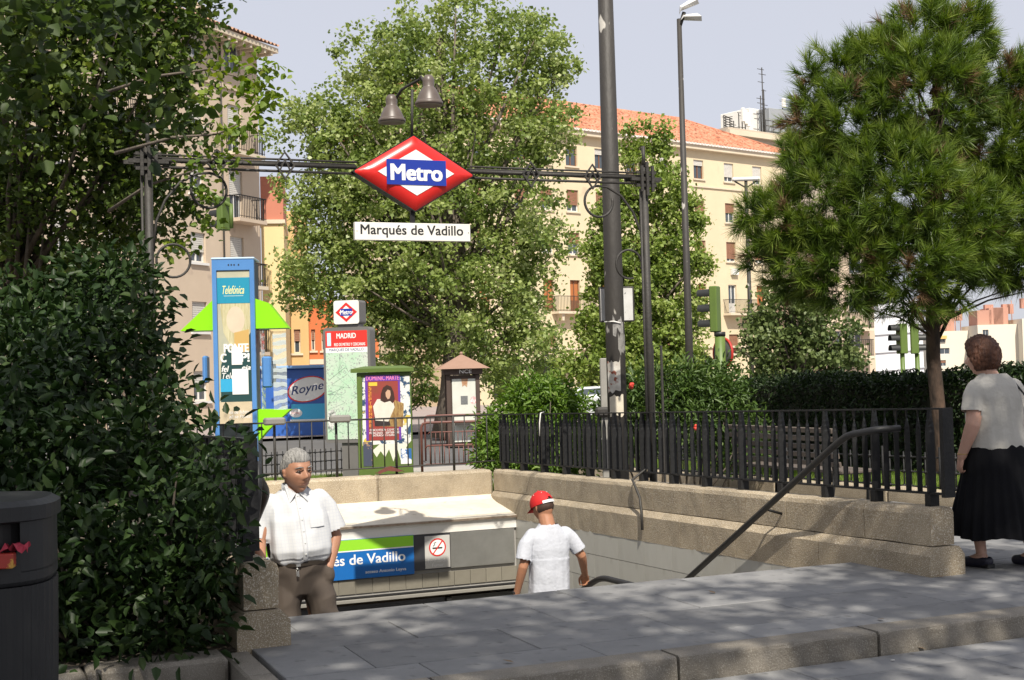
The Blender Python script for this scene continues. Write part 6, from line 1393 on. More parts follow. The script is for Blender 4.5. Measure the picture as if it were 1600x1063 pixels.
# litter on the paving
CIG = mat('litter_white', (.6, .58, .54), .8); LFD = mat('dry_leaf', (.24, .16, .08), .8, (.16, .1, .05), 20)
for i, (px, py, k) in enumerate(((1247, 1031, 0), (1472, 1005, 0), (1392, 1032, 0), (1449, 1014, 1), (1362, 1019, 1), (1118, 927, 1), (1372, 967, 1), (803, 1035, 1), (1475, 902, 1))):
    c = Pz(px, py, .008 if py > 1000 and px > 1100 else .132)
    if k == 0: tag(M().tube([(0, 0, 0), (.022, .006, 0)], .004, 6).build('cigarette_end', CIG, None, c), ('white cigarette end on the lower paving, ' + ('leftmost of three', 'rightmost of three', 'middle one of three')[i]), 'cigarette end')
    else:
        q = M().add([(0, 0, 0), (.03, .016, .006), (.065, .004, .010), (.03, -.018, .004)], [(0, 1, 2, 3)]); o = q.build('dry_leaf', LFD, None, c, random.uniform(0, 6), recalc=False)
        tag(o, ['', '', '', 'dry leaf on the lower paving right of the kerb crack', 'dry leaf lying against the cracked kerb stone', 'dry leaf near the stair edge left of the handrail', 'dry leaf on the upper paving above the kerb crack', 'dry leaf on the near upper paving below the blue sign', 'dry leaf at the foot of the right granite end block'][i], 'leaf')

# ---------------------------------------------------------------- people
def realize(m, voxel, smooth=4, name='tmp'):
    me = m.mesh('tmp', WHITE); o = bpy.data.objects.new('tmp', me); COL.objects.link(o)
    a = o.modifiers.new('r', 'REMESH'); a.mode = 'VOXEL'; a.voxel_size = voxel; a.use_smooth_shade = True
    if smooth: s = o.modifiers.new('s', 'SMOOTH'); s.factor = .5; s.iterations = smooth
    dg = bpy.context.evaluated_depsgraph_get(); r = bpy.data.meshes.new_from_object(o.evaluated_get(dg)); bpy.data.objects.remove(o)
    r.name = name; r.polygons.foreach_set('use_smooth', np.ones(len(r.polygons), bool)); return r
def disp(me, fn):
    n = len(me.vertices); co = np.empty(n * 3, np.float32); no = np.empty(n * 3, np.float32); me.vertices.foreach_get('co', co); me.vertex_normals.foreach_get('vector', no)
    co = co.reshape(-1, 3); no = no.reshape(-1, 3); d = np.array([fn(Vector(p)) for p in co.tolist()], np.float32); co += no * d[:, None]
    me.vertices.foreach_set('co', co.ravel()); me.update()
def setmat(me, m): me.materials.clear(); me.materials.append(m); return me
def rings(m, L, n=28, e=2.3):
    """L: (z, cx, cy, a, b)"""
    vs = []
    for (z, cx, cy, a, b) in L:
        for j in range(n):
            t = 2 * PI * j / n; c, s = math.cos(t), math.sin(t)
            vs.append((cx + a * math.copysign(abs(c) ** (2 / e), c), cy + b * math.copysign(abs(s) ** (2 / e), s), z))
    k = len(L); fs = [(i * n + j, i * n + (j + 1) % n, (i + 1) * n + (j + 1) % n, (i + 1) * n + j) for i in range(k - 1) for j in range(n)]
    fs += [tuple(range(n - 1, -1, -1)), tuple((k - 1) * n + j for j in range(n))]
    m.add(vs, fs, True)
def limb(m, pts, rs, n=14):
    """smooth curve through joints, tapered, with rounded ends"""
    pts = [Vector(p) for p in pts]; q = []; qr = []
    for i in range(len(pts) - 1):
        p0 = pts[max(i - 1, 0)]; p1 = pts[i]; p2 = pts[i + 1]; p3 = pts[min(i + 2, len(pts) - 1)]
        for k in range(6):
            t = k / 6; q.append(p1.lerp(p2, t) * .75 + .25 * (0.5 * ((2 * p1) + (p2 - p0) * t + (2 * p0 - 5 * p1 + 4 * p2 - p3) * t * t + (3 * p1 - p0 - 3 * p2 + p3) * t ** 3)))
            r0, r1 = rs[i], rs[i + 1]; ts = t * t * (3 - 2 * t); qr.append(r0 + (r1 - r0) * ts)
    q.append(pts[-1]); qr.append(rs[-1]); m.tube(q, qr, n); m.ball(q[0], rs[0] * .98); m.ball(q[-1], rs[-1] * .98)
HEADC = lambda z: z
def head_pts(T, nlat=40, nlon=56, off=0.0, female=False):
    vs = []
    for i in range(nlat + 1):
        th = PI * i / nlat
        for j in range(nlon):
            ph = 2 * PI * j / nlon; dx, dy, dz = math.sin(th) * math.sin(ph), math.sin(th) * math.cos(ph), math.cos(th)
            x, y, z = dx * .074, dy * .094, dz * .118
            if dz < 0: x *= 1 - .30 * (-dz) ** 1.4; y = y * (1 - .12 * (-dz) ** 2) + .012 * (-dz)
            if dy < 0: y *= 1.02; z += 0
            if dy > 0:
                f = dy; ax = abs(x)
                y -= .006 * math.exp(-((z + .0) / .05) ** 2) * f
                y += .026 * math.exp(-(ax / .0115) ** 2) * math.exp(-((z + .022) / .017) ** 2) + .015 * math.exp(-(ax / .010) ** 2) * math.exp(-((z - .000) / .020) ** 2)
                y += .010 * math.exp(-((ax - .012) / .010) ** 2) * math.exp(-((z + .030) / .009) ** 2)
                y -= .013 * math.exp(-((ax - .031) / .015) ** 2) * math.exp(-((z - .010) / .011) ** 2)
                y += .007 * math.exp(-((ax - .028) / .022) ** 2) * math.exp(-((z - .031) / .009) ** 2)
                y += .006 * math.exp(-((ax - .040) / .018) ** 2) * math.exp(-((z + .018) / .016) ** 2)
                y += .006 * math.exp(-(ax / .022) ** 2) * math.exp(-((z + .056) / .007) ** 2); y -= .006 * math.exp(-(ax / .024) ** 2) * math.exp(-((z + .0635) / .0035) ** 2); y += .005 * math.exp(-(ax / .02) ** 2) * math.exp(-((z + .071) / .006) ** 2)
                y -= .006 * math.exp(-(ax / .02) ** 2) * math.exp(-((z + .082) / .006) ** 2); y += .010 * math.exp(-(ax / .022) ** 2) * math.exp(-((z + .102) / .012) ** 2)
            v = Vector((x, y, z)); 
            if off: v += Vector((dx, dy, dz)) * off
            vs.append(T @ v)
    return vs, nlat, nlon
def head(m, T):
    vs, a, n = head_pts(T); m.add(vs, [(i * n + j, i * n + (j + 1) % n, (i + 1) * n + (j + 1) % n, (i + 1) * n + j) for i in range(a) for j in range(n)], True)
    for sx in (-1, 1):
        for (y, z, r) in ((-.004, .004, (.010, .016, .020)), (-.002, -.016, (.009, .012, .014)), (-.014, .002, (.008, .008, .022))):
            c = T @ Vector((sx * .076, y, z)); m.ball(c, r)
def hair(T, fn, thick, m, name, parent, nz=.004, sc=40):
    """shell over the head where fn(dir) > 0, thickness grows with fn"""
    vs = []; nlat, nlon = 48, 64; val = []
    for i in range(nlat + 1):
        th = PI * i / nlat
        for j in range(nlon):
            ph = 2 * PI * j / nlon; d = Vector((math.sin(th) * math.sin(ph), math.sin(th) * math.cos(ph), math.cos(th)))
            x, y, z = d.x * .074, d.y * .094, d.z * .118
            if d.z < 0: x *= 1 - .30 * (-d.z) ** 1.4; y = y * (1 - .12 * (-d.z) ** 2) + .012 * (-d.z)
            f = fn(d); k = max(-.15, min(1, f * 4)); val.append(f)
            t = thick(d) if callable(thick) else thick
            o = -.006 + (t + .006) * max(k, 0) ** .5 + (nz * noise.noise(d * 9) + nz * .8 * noise.noise(Vector((d.x * sc, d.y * sc, d.z * sc * .35)))) * max(k, 0)
            vs.append(T @ (Vector((x, y, z)) + d * o))
    b = M(); n = nlon; fs = []
    for i in range(nlat):
        for j in range(n):
            q = (i * n + j, i * n + (j + 1) % n, (i + 1) * n + (j + 1) % n, (i + 1) * n + j)
            if max(val[a] for a in q) > -.03: fs.append(q)
    b.add(vs, fs, True); return b.build(name, m, parent, recalc=True)
def hand(m, wrist, d, side, nrm, s=1.0, curl=.5, thumb=1, gripr=None):
    """d: direction wrist->knuckles, side: across the palm towards the thumb, nrm: palm facing direction (fingers curl that way)"""
    wrist = Vector(wrist); d = Vector(d).normalized(); side = Vector(side); side = (side - d * side.dot(d)).normalized(); nrm = Vector(nrm); nrm = (nrm - d * nrm.dot(d) - side * nrm.dot(side)).normalized()
    kn = wrist + d * .085 * s
    vs = []; n = 12; L = [(0, .024, .018), (.03, .034, .017), (.06, .040, .015), (.088, .040, .012)]
    for (t, a, b_) in L:
        for j in range(n):
            an = 2 * PI * j / n; vs.append(wrist + d * t * s + side * math.cos(an) * a * s + nrm * math.sin(an) * b_ * s)
    k = len(L); m.add(vs, [(i * n + j, i * n + (j + 1) % n, (i + 1) * n + (j + 1) % n, (i + 1) * n + j) for i in range(k - 1) for j in range(n)] + [tuple(range(n - 1, -1, -1)), tuple((k - 1) * n + j for j in range(n))], True)
    for i, (o, l) in enumerate(((.030, .070), (.010, .078), (-.010, .072), (-.029, .056))):
        p = wrist + d * .076 * s + side * o * s; dd = d.copy(); pts = [p]; rr = [.0088 * s]
        for q in range(3):
            ang = curl * (.55 + .35 * q) + .06 * i; dd = (d * math.cos(ang * (q + .6)) + nrm * math.sin(ang * (q + .6))).normalized(); p = p + dd * l * s * (.44, .32, .26)[q]; pts.append(p); rr.append((.0082, .0074, .0062)[q] * s)
        limb(m, pts, rr, 8)
    p = wrist + d * .022 * s + side * .024 * s; q1 = p + (side * .7 + d * .7 + nrm * .25).normalized() * .036 * s; q2 = q1 + (d * .85 + side * .15 + nrm * (.3 + curl * .4)).normalized() * .032 * s; q3 = q2 + (d * .9 - side * .15 + nrm * (.3 + curl * .4)).normalized() * .024 * s
    limb(m, [p, q1, q2, q3], [.014 * s, .0115 * s, .0095 * s, .008 * s], 8)
def skin(name, c, c2): 
    m = mat(name, c, .5, c2, 14, .5, bump=.08, bscale=200, spec=.35); b = m.node_tree.nodes['Principled BSDF']; b.inputs['Subsurface Weight'].default_value = .12; b.inputs['Subsurface Radius'].default_value = (.02, .008, .004); b.inputs['Subsurface Scale'].default_value = .5; return m
def fold(p, sc=(7, 7, 2.6), amp=.007, seed=0.0):
    q = Vector((p.x * sc[0] + seed, p.y * sc[1], p.z * sc[2])); a = noise.noise(q); b = noise.noise(Vector((p.x * 16 + seed, p.y * 16, p.z * 9)))
    return amp * ((1 - abs(a) * 2.6)) + amp * .45 * b
def TRS(loc, yaw=0, pitch=0, roll=0, s=1.0): return Matrix.Translation(loc) @ Matrix.Rotation(yaw, 4, 'Z') @ Matrix.Rotation(-pitch, 4, 'X') @ Matrix.Rotation(roll, 4, 'Y') @ Matrix.Scale(s, 4)
SK1 = skin('tanned_skin', (.34, .165, .10), (.40, .21, .135)); SK2 = skin('warm_skin', (.36, .17, .095), (.40, .20, .12)); SK3 = skin('fair_skin', (.50, .29, .21), (.56, .34, .26))

# --- old man climbing the stairs, facing the camera
pp = P(463, 900, 9.15); om_loc = Vector((pp.x, pp.y, -.60)); om_rz = PI + TH + .02
B_ = M(); TM = TRS((-.015, .045, 1.578), yaw=.26, pitch=.06, s=1.24)
head(B_, TM)
limb(B_, [(0, -.015, 1.36), (-.004, .0, 1.44), (-.01, .012, 1.53)], [.085, .074, .070])
rings(B_, [(.80, 0, 0, .150, .105), (.95, 0, .0, .155, .115), (1.10, 0, .02, .165, .13), (1.25, 0, .0, .17, .11), (1.37, 0, -.01, .15, .085), (1.42, 0, -.01, .08, .06)])
for sx in (-1, 1): limb(B_, [(sx * .08, 0, .86), (sx * .10, .02, .5), (sx * .10, 0, .08)], [.075, .055, .04])
limb(B_, [(-.170, -.01, 1.32), (-.262, .0, 1.10), (-.180, .075, .90)], [.050, .044, .034]); hand(B_, (-.168, .05, .905), (.30, -.12, -1), (.3, 1, 0), (1, 0, 0), .85, .3)
limb(B_, [(.170, -.01, 1.32), (.262, .03, 1.12), (.30, .22, .98)], [.050, .044, .032]); hand(B_, (.30, .22, .98), (.05, .9, .1), (-1, .0, .3), (0, .0, -1), 1, .9)
person1 = link('person', setmat(realize(B_, .0052, 3, 'person'), SK1), None, om_loc + Vector((.06, 0, 0)), om_rz); person1.rotation_euler = (0, R(2.5), om_rz); person1.scale = (1.03, 1.0, 1.0)
tag(person1, 'grey haired man in a white short sleeved shirt climbing the metro stairs', 'person')
GH = mat('grey_hair', (.34, .33, .31), .7, (.18, .175, .165), 40, .8, stretch=(2, 1, .4), bump=1.0, bscale=45)
hair(TM, lambda d: (d.z - (.46 if d.y > .5 else .46 - (0.5 - d.y) * .78)) if abs(d.x) < .72 or d.y < .25 else d.z - .42 + (.2 if d.y < .35 else 0), .011, GH, 'hair', person1)
eye = mat('eye_dark', (.02, .015, .012), .2); EW = flat('eye_white', (.20, .17, .15), .3)
for sx in (-1, 1):
    e = M(); c = TM @ Vector((sx * .031, .0765, .009)); e.ball(c, .0115, 10, 8); eo = e.build('eye', EW, person1)
    e = M(); e.ball(TM @ Vector((sx * .031 - .001, .0885, .009)), .0065, 8, 6); e.build('iris', eye, eo)
    e = M(); e.tube([TM @ Vector((sx * .012, .099, .027)), TM @ Vector((sx * .030, .099, .033)), TM @ Vector((sx * .052, .080, .026))], [.0035, .005, .003], 6); e.build('eyebrow', GH, person1)
    e = M(); e.tube([TM @ Vector((sx * .014, .087, .016)), TM @ Vector((sx * .031, .0905, .0195)), TM @ Vector((sx * .048, .077, .014))], [.002, .0035, .002], 6); e.build('eyelid', SK1, person1)
e = M(); e.tube([TM @ Vector((-.024, .087, -.064)), TM @ Vector((0, .0965, -.0625)), TM @ Vector((.024, .087, -.064))], [.0015, .0028, .0015], 6); e.build('mouth', flat('lip_dark', (.12, .045, .035)), person1)
# shirt
SH = bpy.data.materials.new('checked_shirt_cloth'); SH.use_nodes = True; n_ = SH.node_tree; pb_ = n_.nodes['Principled BSDF']; pb_.inputs['Roughness'].default_value = .8
tc_ = n_.nodes.new('ShaderNodeTexCoord'); mixs = []
for ax in 'XZ':
    w_ = n_.nodes.new('ShaderNodeTexWave'); w_.bands_direction = ax; w_.inputs['Scale'].default_value = 14; w_.inputs['Distortion'].default_value = .6; w_.inputs['Detail Scale'].default_value = .3; n_.links.new(tc_.outputs['Object'], w_.inputs[0]); r_ = n_.nodes.new('ShaderNodeValToRGB'); r_.color_ramp.elements[0].position = .86; r_.color_ramp.elements[1].position = .97; n_.links.new(w_.outputs[0], r_.inputs[0]); mixs.append(r_)
ad = n_.nodes.new('ShaderNodeMath'); ad.operation = 'ADD'; ad.use_clamp = True; n_.links.new(mixs[0].outputs[0], ad.inputs[0]); n_.links.new(mixs[1].outputs[0], ad.inputs[1])
mx_ = n_.nodes.new('ShaderNodeMixRGB'); mx_.inputs[1].default_value = (.54, .55, .56, 1); mx_.inputs[2].default_value = (.495, .51, .54, 1); n_.links.new(ad.outputs[0], mx_.inputs[0]); n_.links.new(mx_.outputs[0], pb_.inputs['Base Color'])
S_ = M(); rings(S_, [(.955, 0, .015, .178, .145), (.975, 0, .02, .196, .165), (1.05, 0, .03, .212, .180), (1.15, 0, .025, .208, .165), (1.26, 0, .01, .212, .145), (1.34, 0, -.005, .200, .118), (1.395, 0, -.012, .165, .095), (1.44, 0, -.012, .105, .080), (1.465, 0, -.006, .082, .072)], 36)
for sx in (-1, 1):
    e = [(sx * .165, -.01, 1.36), (sx * .215, -.008, 1.29), (sx * .262, .002, 1.145)]; limb(S_, e, [.072, .074, .080])
sm = realize(S_, .008, 5, 'shirt'); disp(sm, lambda p: fold(p, (8, 8, 2.0), .012) - (.006 if p.z < 1.0 else 0))
def cut_below(me, test):
    bm = bmesh.new(); bm.from_mesh(me); bmesh.ops.delete(bm, geom=[f for f in bm.faces if test(f.calc_center_median())], context='FACES'); bm.to_mesh(me); bm.free(); me.update(); return me
cut_below(sm, lambda c: c.z > 1.452 and abs(c.x) < .09)
cut_below(sm, lambda c: abs(c.x) > .20 and c.z < 1.112)
sh_ = link('shirt', setmat(sm, SH), person1)
def sleeve_cut(me, e1, e2, lim=.195):
    e1, e2 = Vector(e1), Vector(e2); d = (e2 - e1).normalized()
    cut_below(me, lambda c: -.004 < (c - e2).dot(d) < .085 and ((c - e2) - d * (c - e2).dot(d)).length < .10 and abs(c.x) > lim)
for sx in (-1, 1): sleeve_cut(sm, (sx * .215, -.008, 1.29), (sx * .262, .002, 1.145), .216)
def front_y(me, x, z):
    best = -1
    for v in me.vertices:
        if abs(v.co.x - x) < .012 and abs(v.co.z - z) < .012 and v.co.y > best: best = v.co.y
    return best if best > -1 else .15
pl_ = M(); prev = None; cl = []
for i in range(24):
    z = .99 + (1.43 - .99) * i / 23; cl.append((0, front_y(sm, 0, z), z))
vs = []
for (x, y, z) in cl: vs += [(-.016, y + .0015, z), (-.014, y + .005, z), (.014, y + .005, z), (.016, y + .0015, z)]
pl_.add(vs, [(i * 4 + j, i * 4 + j + 1, (i + 1) * 4 + j + 1, (i + 1) * 4 + j) for i in range(23) for j in range(3)], True); pk = pl_.build('placket', SH, sh_, recalc=False)
bt_ = M().lathe([(0, .0), (.0055, .0), (.0055, .003), (0, .003)], (0, 0, 0), 10, axis='y').mesh('button', flat('button_white', (.6, .6, .58), .3))
for i in (2, 6, 10, 14, 18, 22): link('button', bt_, sh_, (cl[i][0], cl[i][1] + .005, cl[i][2]))
for sx in (-1, 1):   # collar leaves
    q = [(sx * .012, .088, 1.435), (sx * .060, .105, 1.375), (sx * .088, .050, 1.425), (sx * .082, -.01, 1.470), (sx * .075, -.03, 1.500), (sx * .070, .045, 1.482), (sx * .040, .078, 1.462)]
    c_ = M(); c_.add(q + [(x * 1.02, y + .004, z - .004) for x, y, z in q], [tuple(range(7)), tuple(range(13, 6, -1))] + [(i, i + 7, (i + 1) % 7 + 7, (i + 1) % 7) for i in range(7)]); c_.build('collar', SH, sh_)
c_ = M(); rings(c_, [(1.440, 0, -.006, .082, .076), (1.500, 0, -.010, .074, .066)], 28); c_.f = c_.f[:-2]; c_.sm = c_.sm[:-2]; c_.build('collar_band', SH, sh_, recalc=False)
pkx = -.10; pz_ = 1.26; py = front_y(sm, pkx, pz_); q = []
for zz in (1.20, 1.25, 1.31): q += [(pkx - .05, front_y(sm, pkx - .05, zz) + .004, zz), (pkx, front_y(sm, pkx, zz) + .005, zz), (pkx + .05, front_y(sm, pkx + .05, zz) + .004, zz)]
M().add(q, [(0, 1, 4, 3), (1, 2, 5, 4), (3, 4, 7, 6), (4, 5, 8, 7)], True).build('chest_pocket', SH, sh_, recalc=False)
TRS1 = mat('brown_trouser_cloth', (.055, .042, .033), .85, (.075, .058, .045), 5, .5)
T_ = M(); rings(T_, [(.74, 0, .0, .165, .125), (.82, 0, .0, .190, .140), (.90, 0, .01, .190, .146), (.965, 0, .015, .181, .146)], 32)
limb(T_, [(-.095, .01, .84), (-.135, .16, .50), (-.13, .04, .10)], [.108, .088, .070]); limb(T_, [(.095, 0, .84), (.11, .05, .48), (.11, -.08, .06)], [.108, .086, .068]); T_.ball((-.165, .06, .85), (.058, .075, .085))
tm_ = realize(T_, .009, 4, 'trousers'); disp(tm_, lambda p: fold(p, (5, 5, 7), .010, 3.0)); tr_o = link('trousers', setmat(tm_, TRS1), person1)
b_ = M(); rings(b_, [(.945, 0, .015, .189, .154), (.980, 0, .016, .188, .155)], 36); b_.f = b_.f[:-2]; b_.sm = b_.sm[:-2]; rings(b_, [(.945, 0, .015, .183, .148), (.980, 0, .016, .182, .149)], 36); b_.f = b_.f[:-2]; b_.sm = b_.sm[:-2]
b_.build('belt', flat('belt_leather', (.025, .018, .012), .5), person1, recalc=False)
M().box(.03, .062, .168, .176, .945, .98, .003).build('belt_buckle', STEEL, person1)
k_ = M(); k_.tube([(.055 + .009 * math.cos(a / 10 * 2 * PI), .178, .925 + .012 * math.sin(a / 10 * 2 * PI)) for a in range(11)], .002, 5); k_.box(.047, .053, .176, .180, .88, .92); k_.box(.057, .064, .177, .181, .885, .915); k_.build('key_ring', STEEL, person1)
for sx, yy, zz in ((-1, .04, .0), (1, -.08, .0)):
    s_ = M(); limb(s_, [(sx * .12, yy - .03, .045), (sx * .13, yy + .10, .04), (sx * .135, yy + .17, .03)], [.045, .045, .035]); link('shoe', setmat(realize(s_, .008, 2, 'shoe'), BLACK), person1)

# --- man in the red cap going down
pp = P(858, 900, 11.35); rc_loc = Vector((pp.x, pp.y, -1.17)); rc_rz = TH - .05
B_ = M(); TM = TRS((-.02, .055, 1.622), yaw=.42, pitch=-.42, s=1.06); TM = TRS((-.02, .055, 1.622), yaw=.42, pitch=.38, s=1.06); head(B_, TM)
limb(B_, [(0, -.02, 1.40), (-.002, .005, 1.48), (-.01, .03, 1.56)], [.075, .068, .064])
rings(B_, [(.80, 0, 0, .140, .10), (.95, 0, 0, .140, .10), (1.12, 0, 0, .135, .095), (1.28, 0, 0, .155, .10), (1.40, 0, -.01, .145, .08), (1.45, 0, -.01, .075, .06)])
for sx in (-1, 1): limb(B_, [(sx * .08, 0, .86), (sx * .09, .05, .48), (sx * .09, 0, .06)], [.08, .055, .04])
limb(B_, [(-.160, -.01, 1.36), (-.245, -.03, 1.14), (-.275, .07, .90)], [.052, .041, .029]); hand(B_, (-.275, .07, .90), (-.05, .2, -1), (.3, 1, 0), (1, 0, 0), 1, .5)
limb(B_, [(.160, -.01, 1.36), (.290, -.03, 1.20), (.375, .11, 1.02)], [.052, .041, .029]); hand(B_, (.375, .11, 1.02), (.25, .55, -.75), (-.9, .2, 0), (.1, -.5, -.5), 1, .8)
person2 = link('person', setmat(realize(B_, .0056, 3, 'person'), SK2), None, rc_loc, rc_rz)
tag(person2, 'man in a white t-shirt and red cap walking down the stairs, seen from behind', 'person')
DH = mat('dark_brown_hair', (.035, .018, .012), .7, (.06, .03, .018), 40)
hair(TM, lambda d: (d.z - (-.42 if d.y < 0.05 else .35)) if not (abs(d.x) > .8 and -.05 < d.y < .3) else -1, .008, DH, 'hair', person2)
# cap: dome, brim, strap
CAPR = mat('red_cap_cloth', (.55, .012, .012), .75, (.42, .01, .01), 8); vs = []; nl, nn = 12, 40
for i in range(nl + 1):
    th = (PI / 2 + .12) * i / nl
    for j in range(nn):
        ph = 2 * PI * j / nn; d = Vector((math.sin(th) * math.sin(ph), math.sin(th) * math.cos(ph), math.cos(th))); seam = 1 - .012 * (abs(((ph / (PI / 3)) % 1) - .0) < .06)
        vs.append(TM @ Vector((d.x * .089 * seam, d.y * .108 * seam, .028 + d.z * .108)))
opening = lambda i, j: i >= nl - 3 and abs(j - nn / 2) < 4.5 - (nl - i) * 1.0 + 0
b = M(); b.add(vs, [(i * nn + j, i * nn + (j + 1) % nn, (i + 1) * nn + (j + 1) % nn, (i + 1) * nn + j) for i in range(nl) for j in range(nn) if not opening(i, j + .5)], True)
cap = b.build('cap', CAPR, person2, recalc=True)
st = []; 
for j in range(15, 26): 
    ph = 2 * PI * j / nn; st.append((math.sin(ph) * .091, math.cos(ph) * .110))
b = M(); vs = []
for (x, y) in st: vs += [TM @ Vector((x, y, .012)), TM @ Vector((x, y, .034))]
b.add(vs, [(2 * i, 2 * i + 2, 2 * i + 3, 2 * i + 1) for i in range(len(st) - 1)]); b.add([v * 1.0 + (TM.to_3x3() @ Vector((0, -.003, 0))) for v in vs], [(2 * i, 2 * i + 2, 2 * i + 3, 2 * i + 1) for i in range(len(st) - 1)]); b.build('strap', WHITEFLAT, cap, recalc=False)
b = M(); q = []; 
for i in range(13):
    a = R(-60 + 120 * i / 12); q.append((math.sin(a) * .088, math.cos(a) * .106, .018)); 
for i in range(12, -1, -1):
    a = R(-60 + 120 * i / 12); q.append((math.sin(a) * .080, .085 + math.cos(a) * .100 - .02, .008 - .012 * abs(math.sin(a)) ** 2))
b.add([TM @ Vector(v) for v in q], [tuple(range(26))]); b.add([TM @ (Vector(v) + Vector((0, 0, -.004))) for v in q], [tuple(range(26))]); b.build('brim', CAPR, cap, recalc=False)
M().ball(TM @ Vector((0, 0, .137)), .008, 8, 5).build('cap_button', CAPR, cap)
for k in range(6):
    ph = PI / 6 + k * PI / 3; M().ball(TM @ Vector((math.sin(.75) * math.sin(ph) * .090, math.sin(.75) * math.cos(ph) * .109, .028 + math.cos(.75) * .109)), .004, 6, 4).build('eyelet', WHITEFLAT, cap)
TEE = mat('white_tee_cloth', (.50, .52, .57), .9, (.46, .48, .53), 4, bump=.3, bscale=35)
S_ = M(); rings(S_, [(.79, .0, .01, .178, .140), (.86, 0, .01, .174, .138), (1.0, 0, .005, .168, .130), (1.15, 0, .0, .168, .122), (1.28, 0, -.005, .178, .118), (1.37, 0, -.008, .172, .102), (1.43, 0, -.012, .130, .085), (1.475, 0, -.01, .086, .076), (1.50, 0, -.006, .076, .072)], 36)
limb(S_, [(-.15, -.01, 1.395), (-.205, -.018, 1.33), (-.240, -.028, 1.20)], [.060, .063, .068]); limb(S_, [(.15, -.01, 1.395), (.215, -.018, 1.335), (.272, -.028, 1.245)], [.060, .061, .064])
sm = realize(S_, .008, 5, 'tshirt'); disp(sm, lambda p: fold(p, (8.5, 8.5, 1.1), .012 if p.z < 1.2 else .006, 9.0)); cut_below(sm, lambda c: c.z > 1.487 and abs(c.x) < .08); cut_below(sm, lambda c: c.z < .80); sleeve_cut(sm, (-.205, -.018, 1.33), (-.240, -.028, 1.20)); sleeve_cut(sm, (.215, -.018, 1.335), (.272, -.028, 1.245)); link('t_shirt', setmat(sm, TEE), person2)
T_ = M(); rings(T_, [(.72, 0, .0, .150, .11), (.84, 0, .0, .165, .12), (.95, 0, 0, .150, .115)], 28)
for sx in (-1, 1): limb(T_, [(sx * .085, 0, .82), (sx * .10, .07 * (1 if sx > 0 else .2), .46), (sx * .10, 0, .07)], [.095, .075, .062])
link('trousers', setmat(realize(T_, .010, 3, 'trousers'), flat('dark_jeans', (.02, .025, .04), .85)), person2)
M().box(-.305, -.245, .045, .10, .905, .925, .005).build('wrist_watch', BLACK, person2)
for sx in (-1, 1): s_ = M(); limb(s_, [(sx * .10, -.04, .045), (sx * .10, .08, .04), (sx * .10, .16, .03)], [.045, .045, .035]); link('shoe', setmat(realize(s_, .009, 2, 'shoe'), WHITEFLAT), person2)

# --- woman walking away at the right
pp = P(1562, 890, 9.6); wl = Vector((pp.x, pp.y, gz(UV(pp)[1]) + .005)); wr = R(26)
B_ = M(); TM = TRS((-.055, .05, 1.500), yaw=.45, pitch=.08, s=1.06); head(B_, TM)
limb(B_, [(-.01, -.02, 1.30), (-.03, .01, 1.38), (-.045, .04, 1.47)], [.08, .066, .060])
rings(B_, [(.70, 0, 0, .17, .13), (.86, 0, .0, .185, .14), (.98, 0, 0, .18, .13), (1.12, 0, 0, .178, .13), (1.25, 0, -.01, .17, .11), (1.33, 0, -.01, .14, .085), (1.37, 0, 0, .08, .06)])
limb(B_, [(-.175, -.01, 1.23), (-.255, -.045, 1.02), (-.285, .04, .80)], [.066, .052, .034]); hand(B_, (-.285, .04, .80), (-.08, .25, -1), (.3, 1, .2), (1, -.1, 0), .98, .55)
limb(B_, [(.175, -.01, 1.23), (.27, -.02, 1.04), (.25, .17, .93)], [.066, .052, .034]); hand(B_, (.25, .17, .93), (-.2, 1, .1), (0, .1, 1), (-1, 0, 0), .98, .8)
limb(B_, [(-.10, .05, .80), (-.13, .09, .45), (-.15, .02, .10)], [.10, .062, .038]); limb(B_, [(.10, -.03, .80), (.14, -.02, .45), (.17, -.15, .12)], [.10, .062, .040])
limb(B_, [(-.15, .01, .07), (-.175, .10, .04)], [.040, .034]); limb(B_, [(.17, -.16, .09), (.17, -.06, .04)], [.040, .034])
person3 = link('person', setmat(realize(B_, .0056, 3, 'person'), SK3), None, wl, wr)
tag(person3, 'woman with short brown hair in a pale top and long black skirt walking away', 'person')
BH = mat('auburn_hair', (.115, .045, .022), .55, (.05, .02, .012), 30, .8, stretch=(1.5, 1.5, .4), spec=.4, bump=1.0, bscale=40)
hair(TM, lambda d: (d.z + (.75 if d.y < .15 else .75 - (d.y - .15) * 2.0)), lambda d: .030 + .012 * max(-d.y, 0) + .010 * max(d.z, 0), BH, 'hair', person3, nz=.012, sc=16)
TOP = mat('pale_top_cloth', (.50, .48, .43), .9, (.45, .43, .39), 5, bump=.3, bscale=30)
S_ = M(); rings(S_, [(.845, 0, .0, .222, .165), (.90, 0, 0, .222, .165), (1.0, 0, 0, .212, .155), (1.12, 0, 0, .212, .152), (1.22, 0, -.005, .212, .142), (1.29, 0, -.012, .195, .120), (1.345, -.005, -.012, .145, .095), (1.385, -.012, -.005, .090, .078), (1.40, -.015, 0, .080, .07)], 36)
for sx in (-1, 1): limb(S_, [(sx * .175, -.01, 1.275), (sx * .215, -.018, 1.22), (sx * .237, -.03, 1.115)], [.070, .072, .075])
sm = realize(S_, .008, 5, 'top'); disp(sm, lambda p: fold(p, (7, 7, 1.8), .009, 17.0)); cut_below(sm, lambda c: c.z > 1.382 and abs(c.x) < .1)
for sx in (-1, 1): sleeve_cut(sm, (sx * .215, -.018, 1.22), (sx * .237, -.03, 1.115), .222)
link('top', setmat(sm, TOP), person3)
SKM = mat('black_skirt_cloth', (.006, .006, .008), .95, (.009, .009, .010), 5, spec=.15); L_ = []; vs = []; nz_, nn = 20, 144
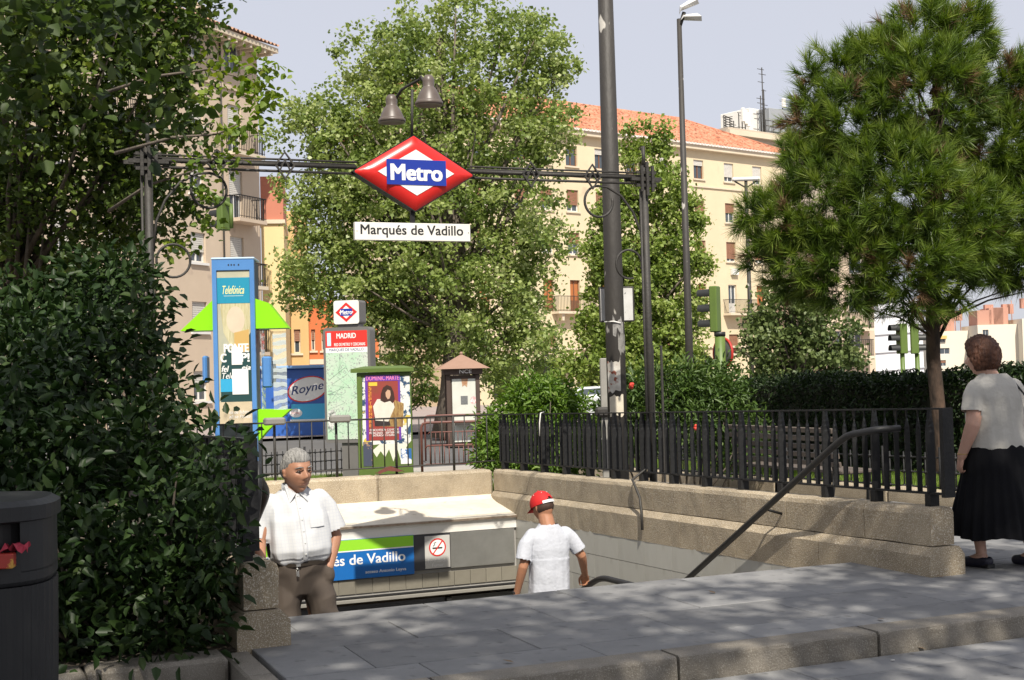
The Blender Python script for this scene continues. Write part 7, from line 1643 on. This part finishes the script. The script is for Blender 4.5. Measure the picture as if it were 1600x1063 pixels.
for i in range(nz_ + 1):
    f = i / nz_; z = .90 - .68 * f; a0 = .205 + .13 * f ** .9 + .02 * math.sin(PI * min(f * 3, 1)) ; b0 = .160 + .15 * f ** .9
    for j in range(nn):
        t = 2 * PI * j / nn; pl = 1 + (.055 * f ** 1.2) * math.cos(24 * t + 1.2 * math.sin(3 * t)) + .05 * f * math.sin(3 * t + 1.0) * f
        vs.append((a0 * pl * math.cos(t) - .02 * f, b0 * pl * math.sin(t) + .0 * f, z + .012 * f * math.sin(5 * t)))
b = M(); b.add(vs, [(i * nn + j, i * nn + (j + 1) % nn, (i + 1) * nn + (j + 1) % nn, (i + 1) * nn + j) for i in range(nz_) for j in range(nn)], True); b.f.append(tuple(range(nn))); b.sm.append(False); b.build('skirt', SKM, person3, recalc=False)
SHO = flat('navy_shoe_leather', (.02, .02, .035), .5)
for (a, c, e) in (((-.148, -.035, .045), (-.165, .06, .036), (-.195, .15, .028)), ((.168, -.20, .05), (.17, -.10, .036), (.165, .0, .028))):
    s_ = M(); limb(s_, [a, c, e], [.042, .044, .036]); me_ = realize(s_, .008, 2, 'shoe'); cut_below(me_, lambda q: q.z > .075); so_ = link('shoe', setmat(me_, SHO), person3)
    M().box(a[0] - .035, a[0] + .035, a[1] - .035, a[1] + .035, 0.0, .03, .004).build('heel', BLACK, so_)
b = M(); pts = [(.10, .10, 1.30), (.105, .02, 1.37), (.115, -.07, 1.34), (.16, -.145, 1.22), (.215, -.155, 1.05), (.26, -.12, .88)]; b.tube(pts, .007, 6); b.build('bag_strap', BLACK, person3)
bag = M().box(-.05, .05, -.13, .13, -.10, .10, .02).build('shoulder_bag', BLACK, None, wl + Matrix.Rotation(wr, 3, 'Z') @ Vector((.335, -.06, .82)), wr); tag(bag, 'black shoulder bag hanging at the right hip of the walking woman', 'bag')
M().tube([(-.281 + .036 * math.cos(a / 12 * 2 * PI), .035 + .036 * math.sin(a / 12 * 2 * PI), .815) for a in range(13)], .004, 5).build('bracelet', mat('gold', (.5, .35, .12), .3, metal=1.0), person3)
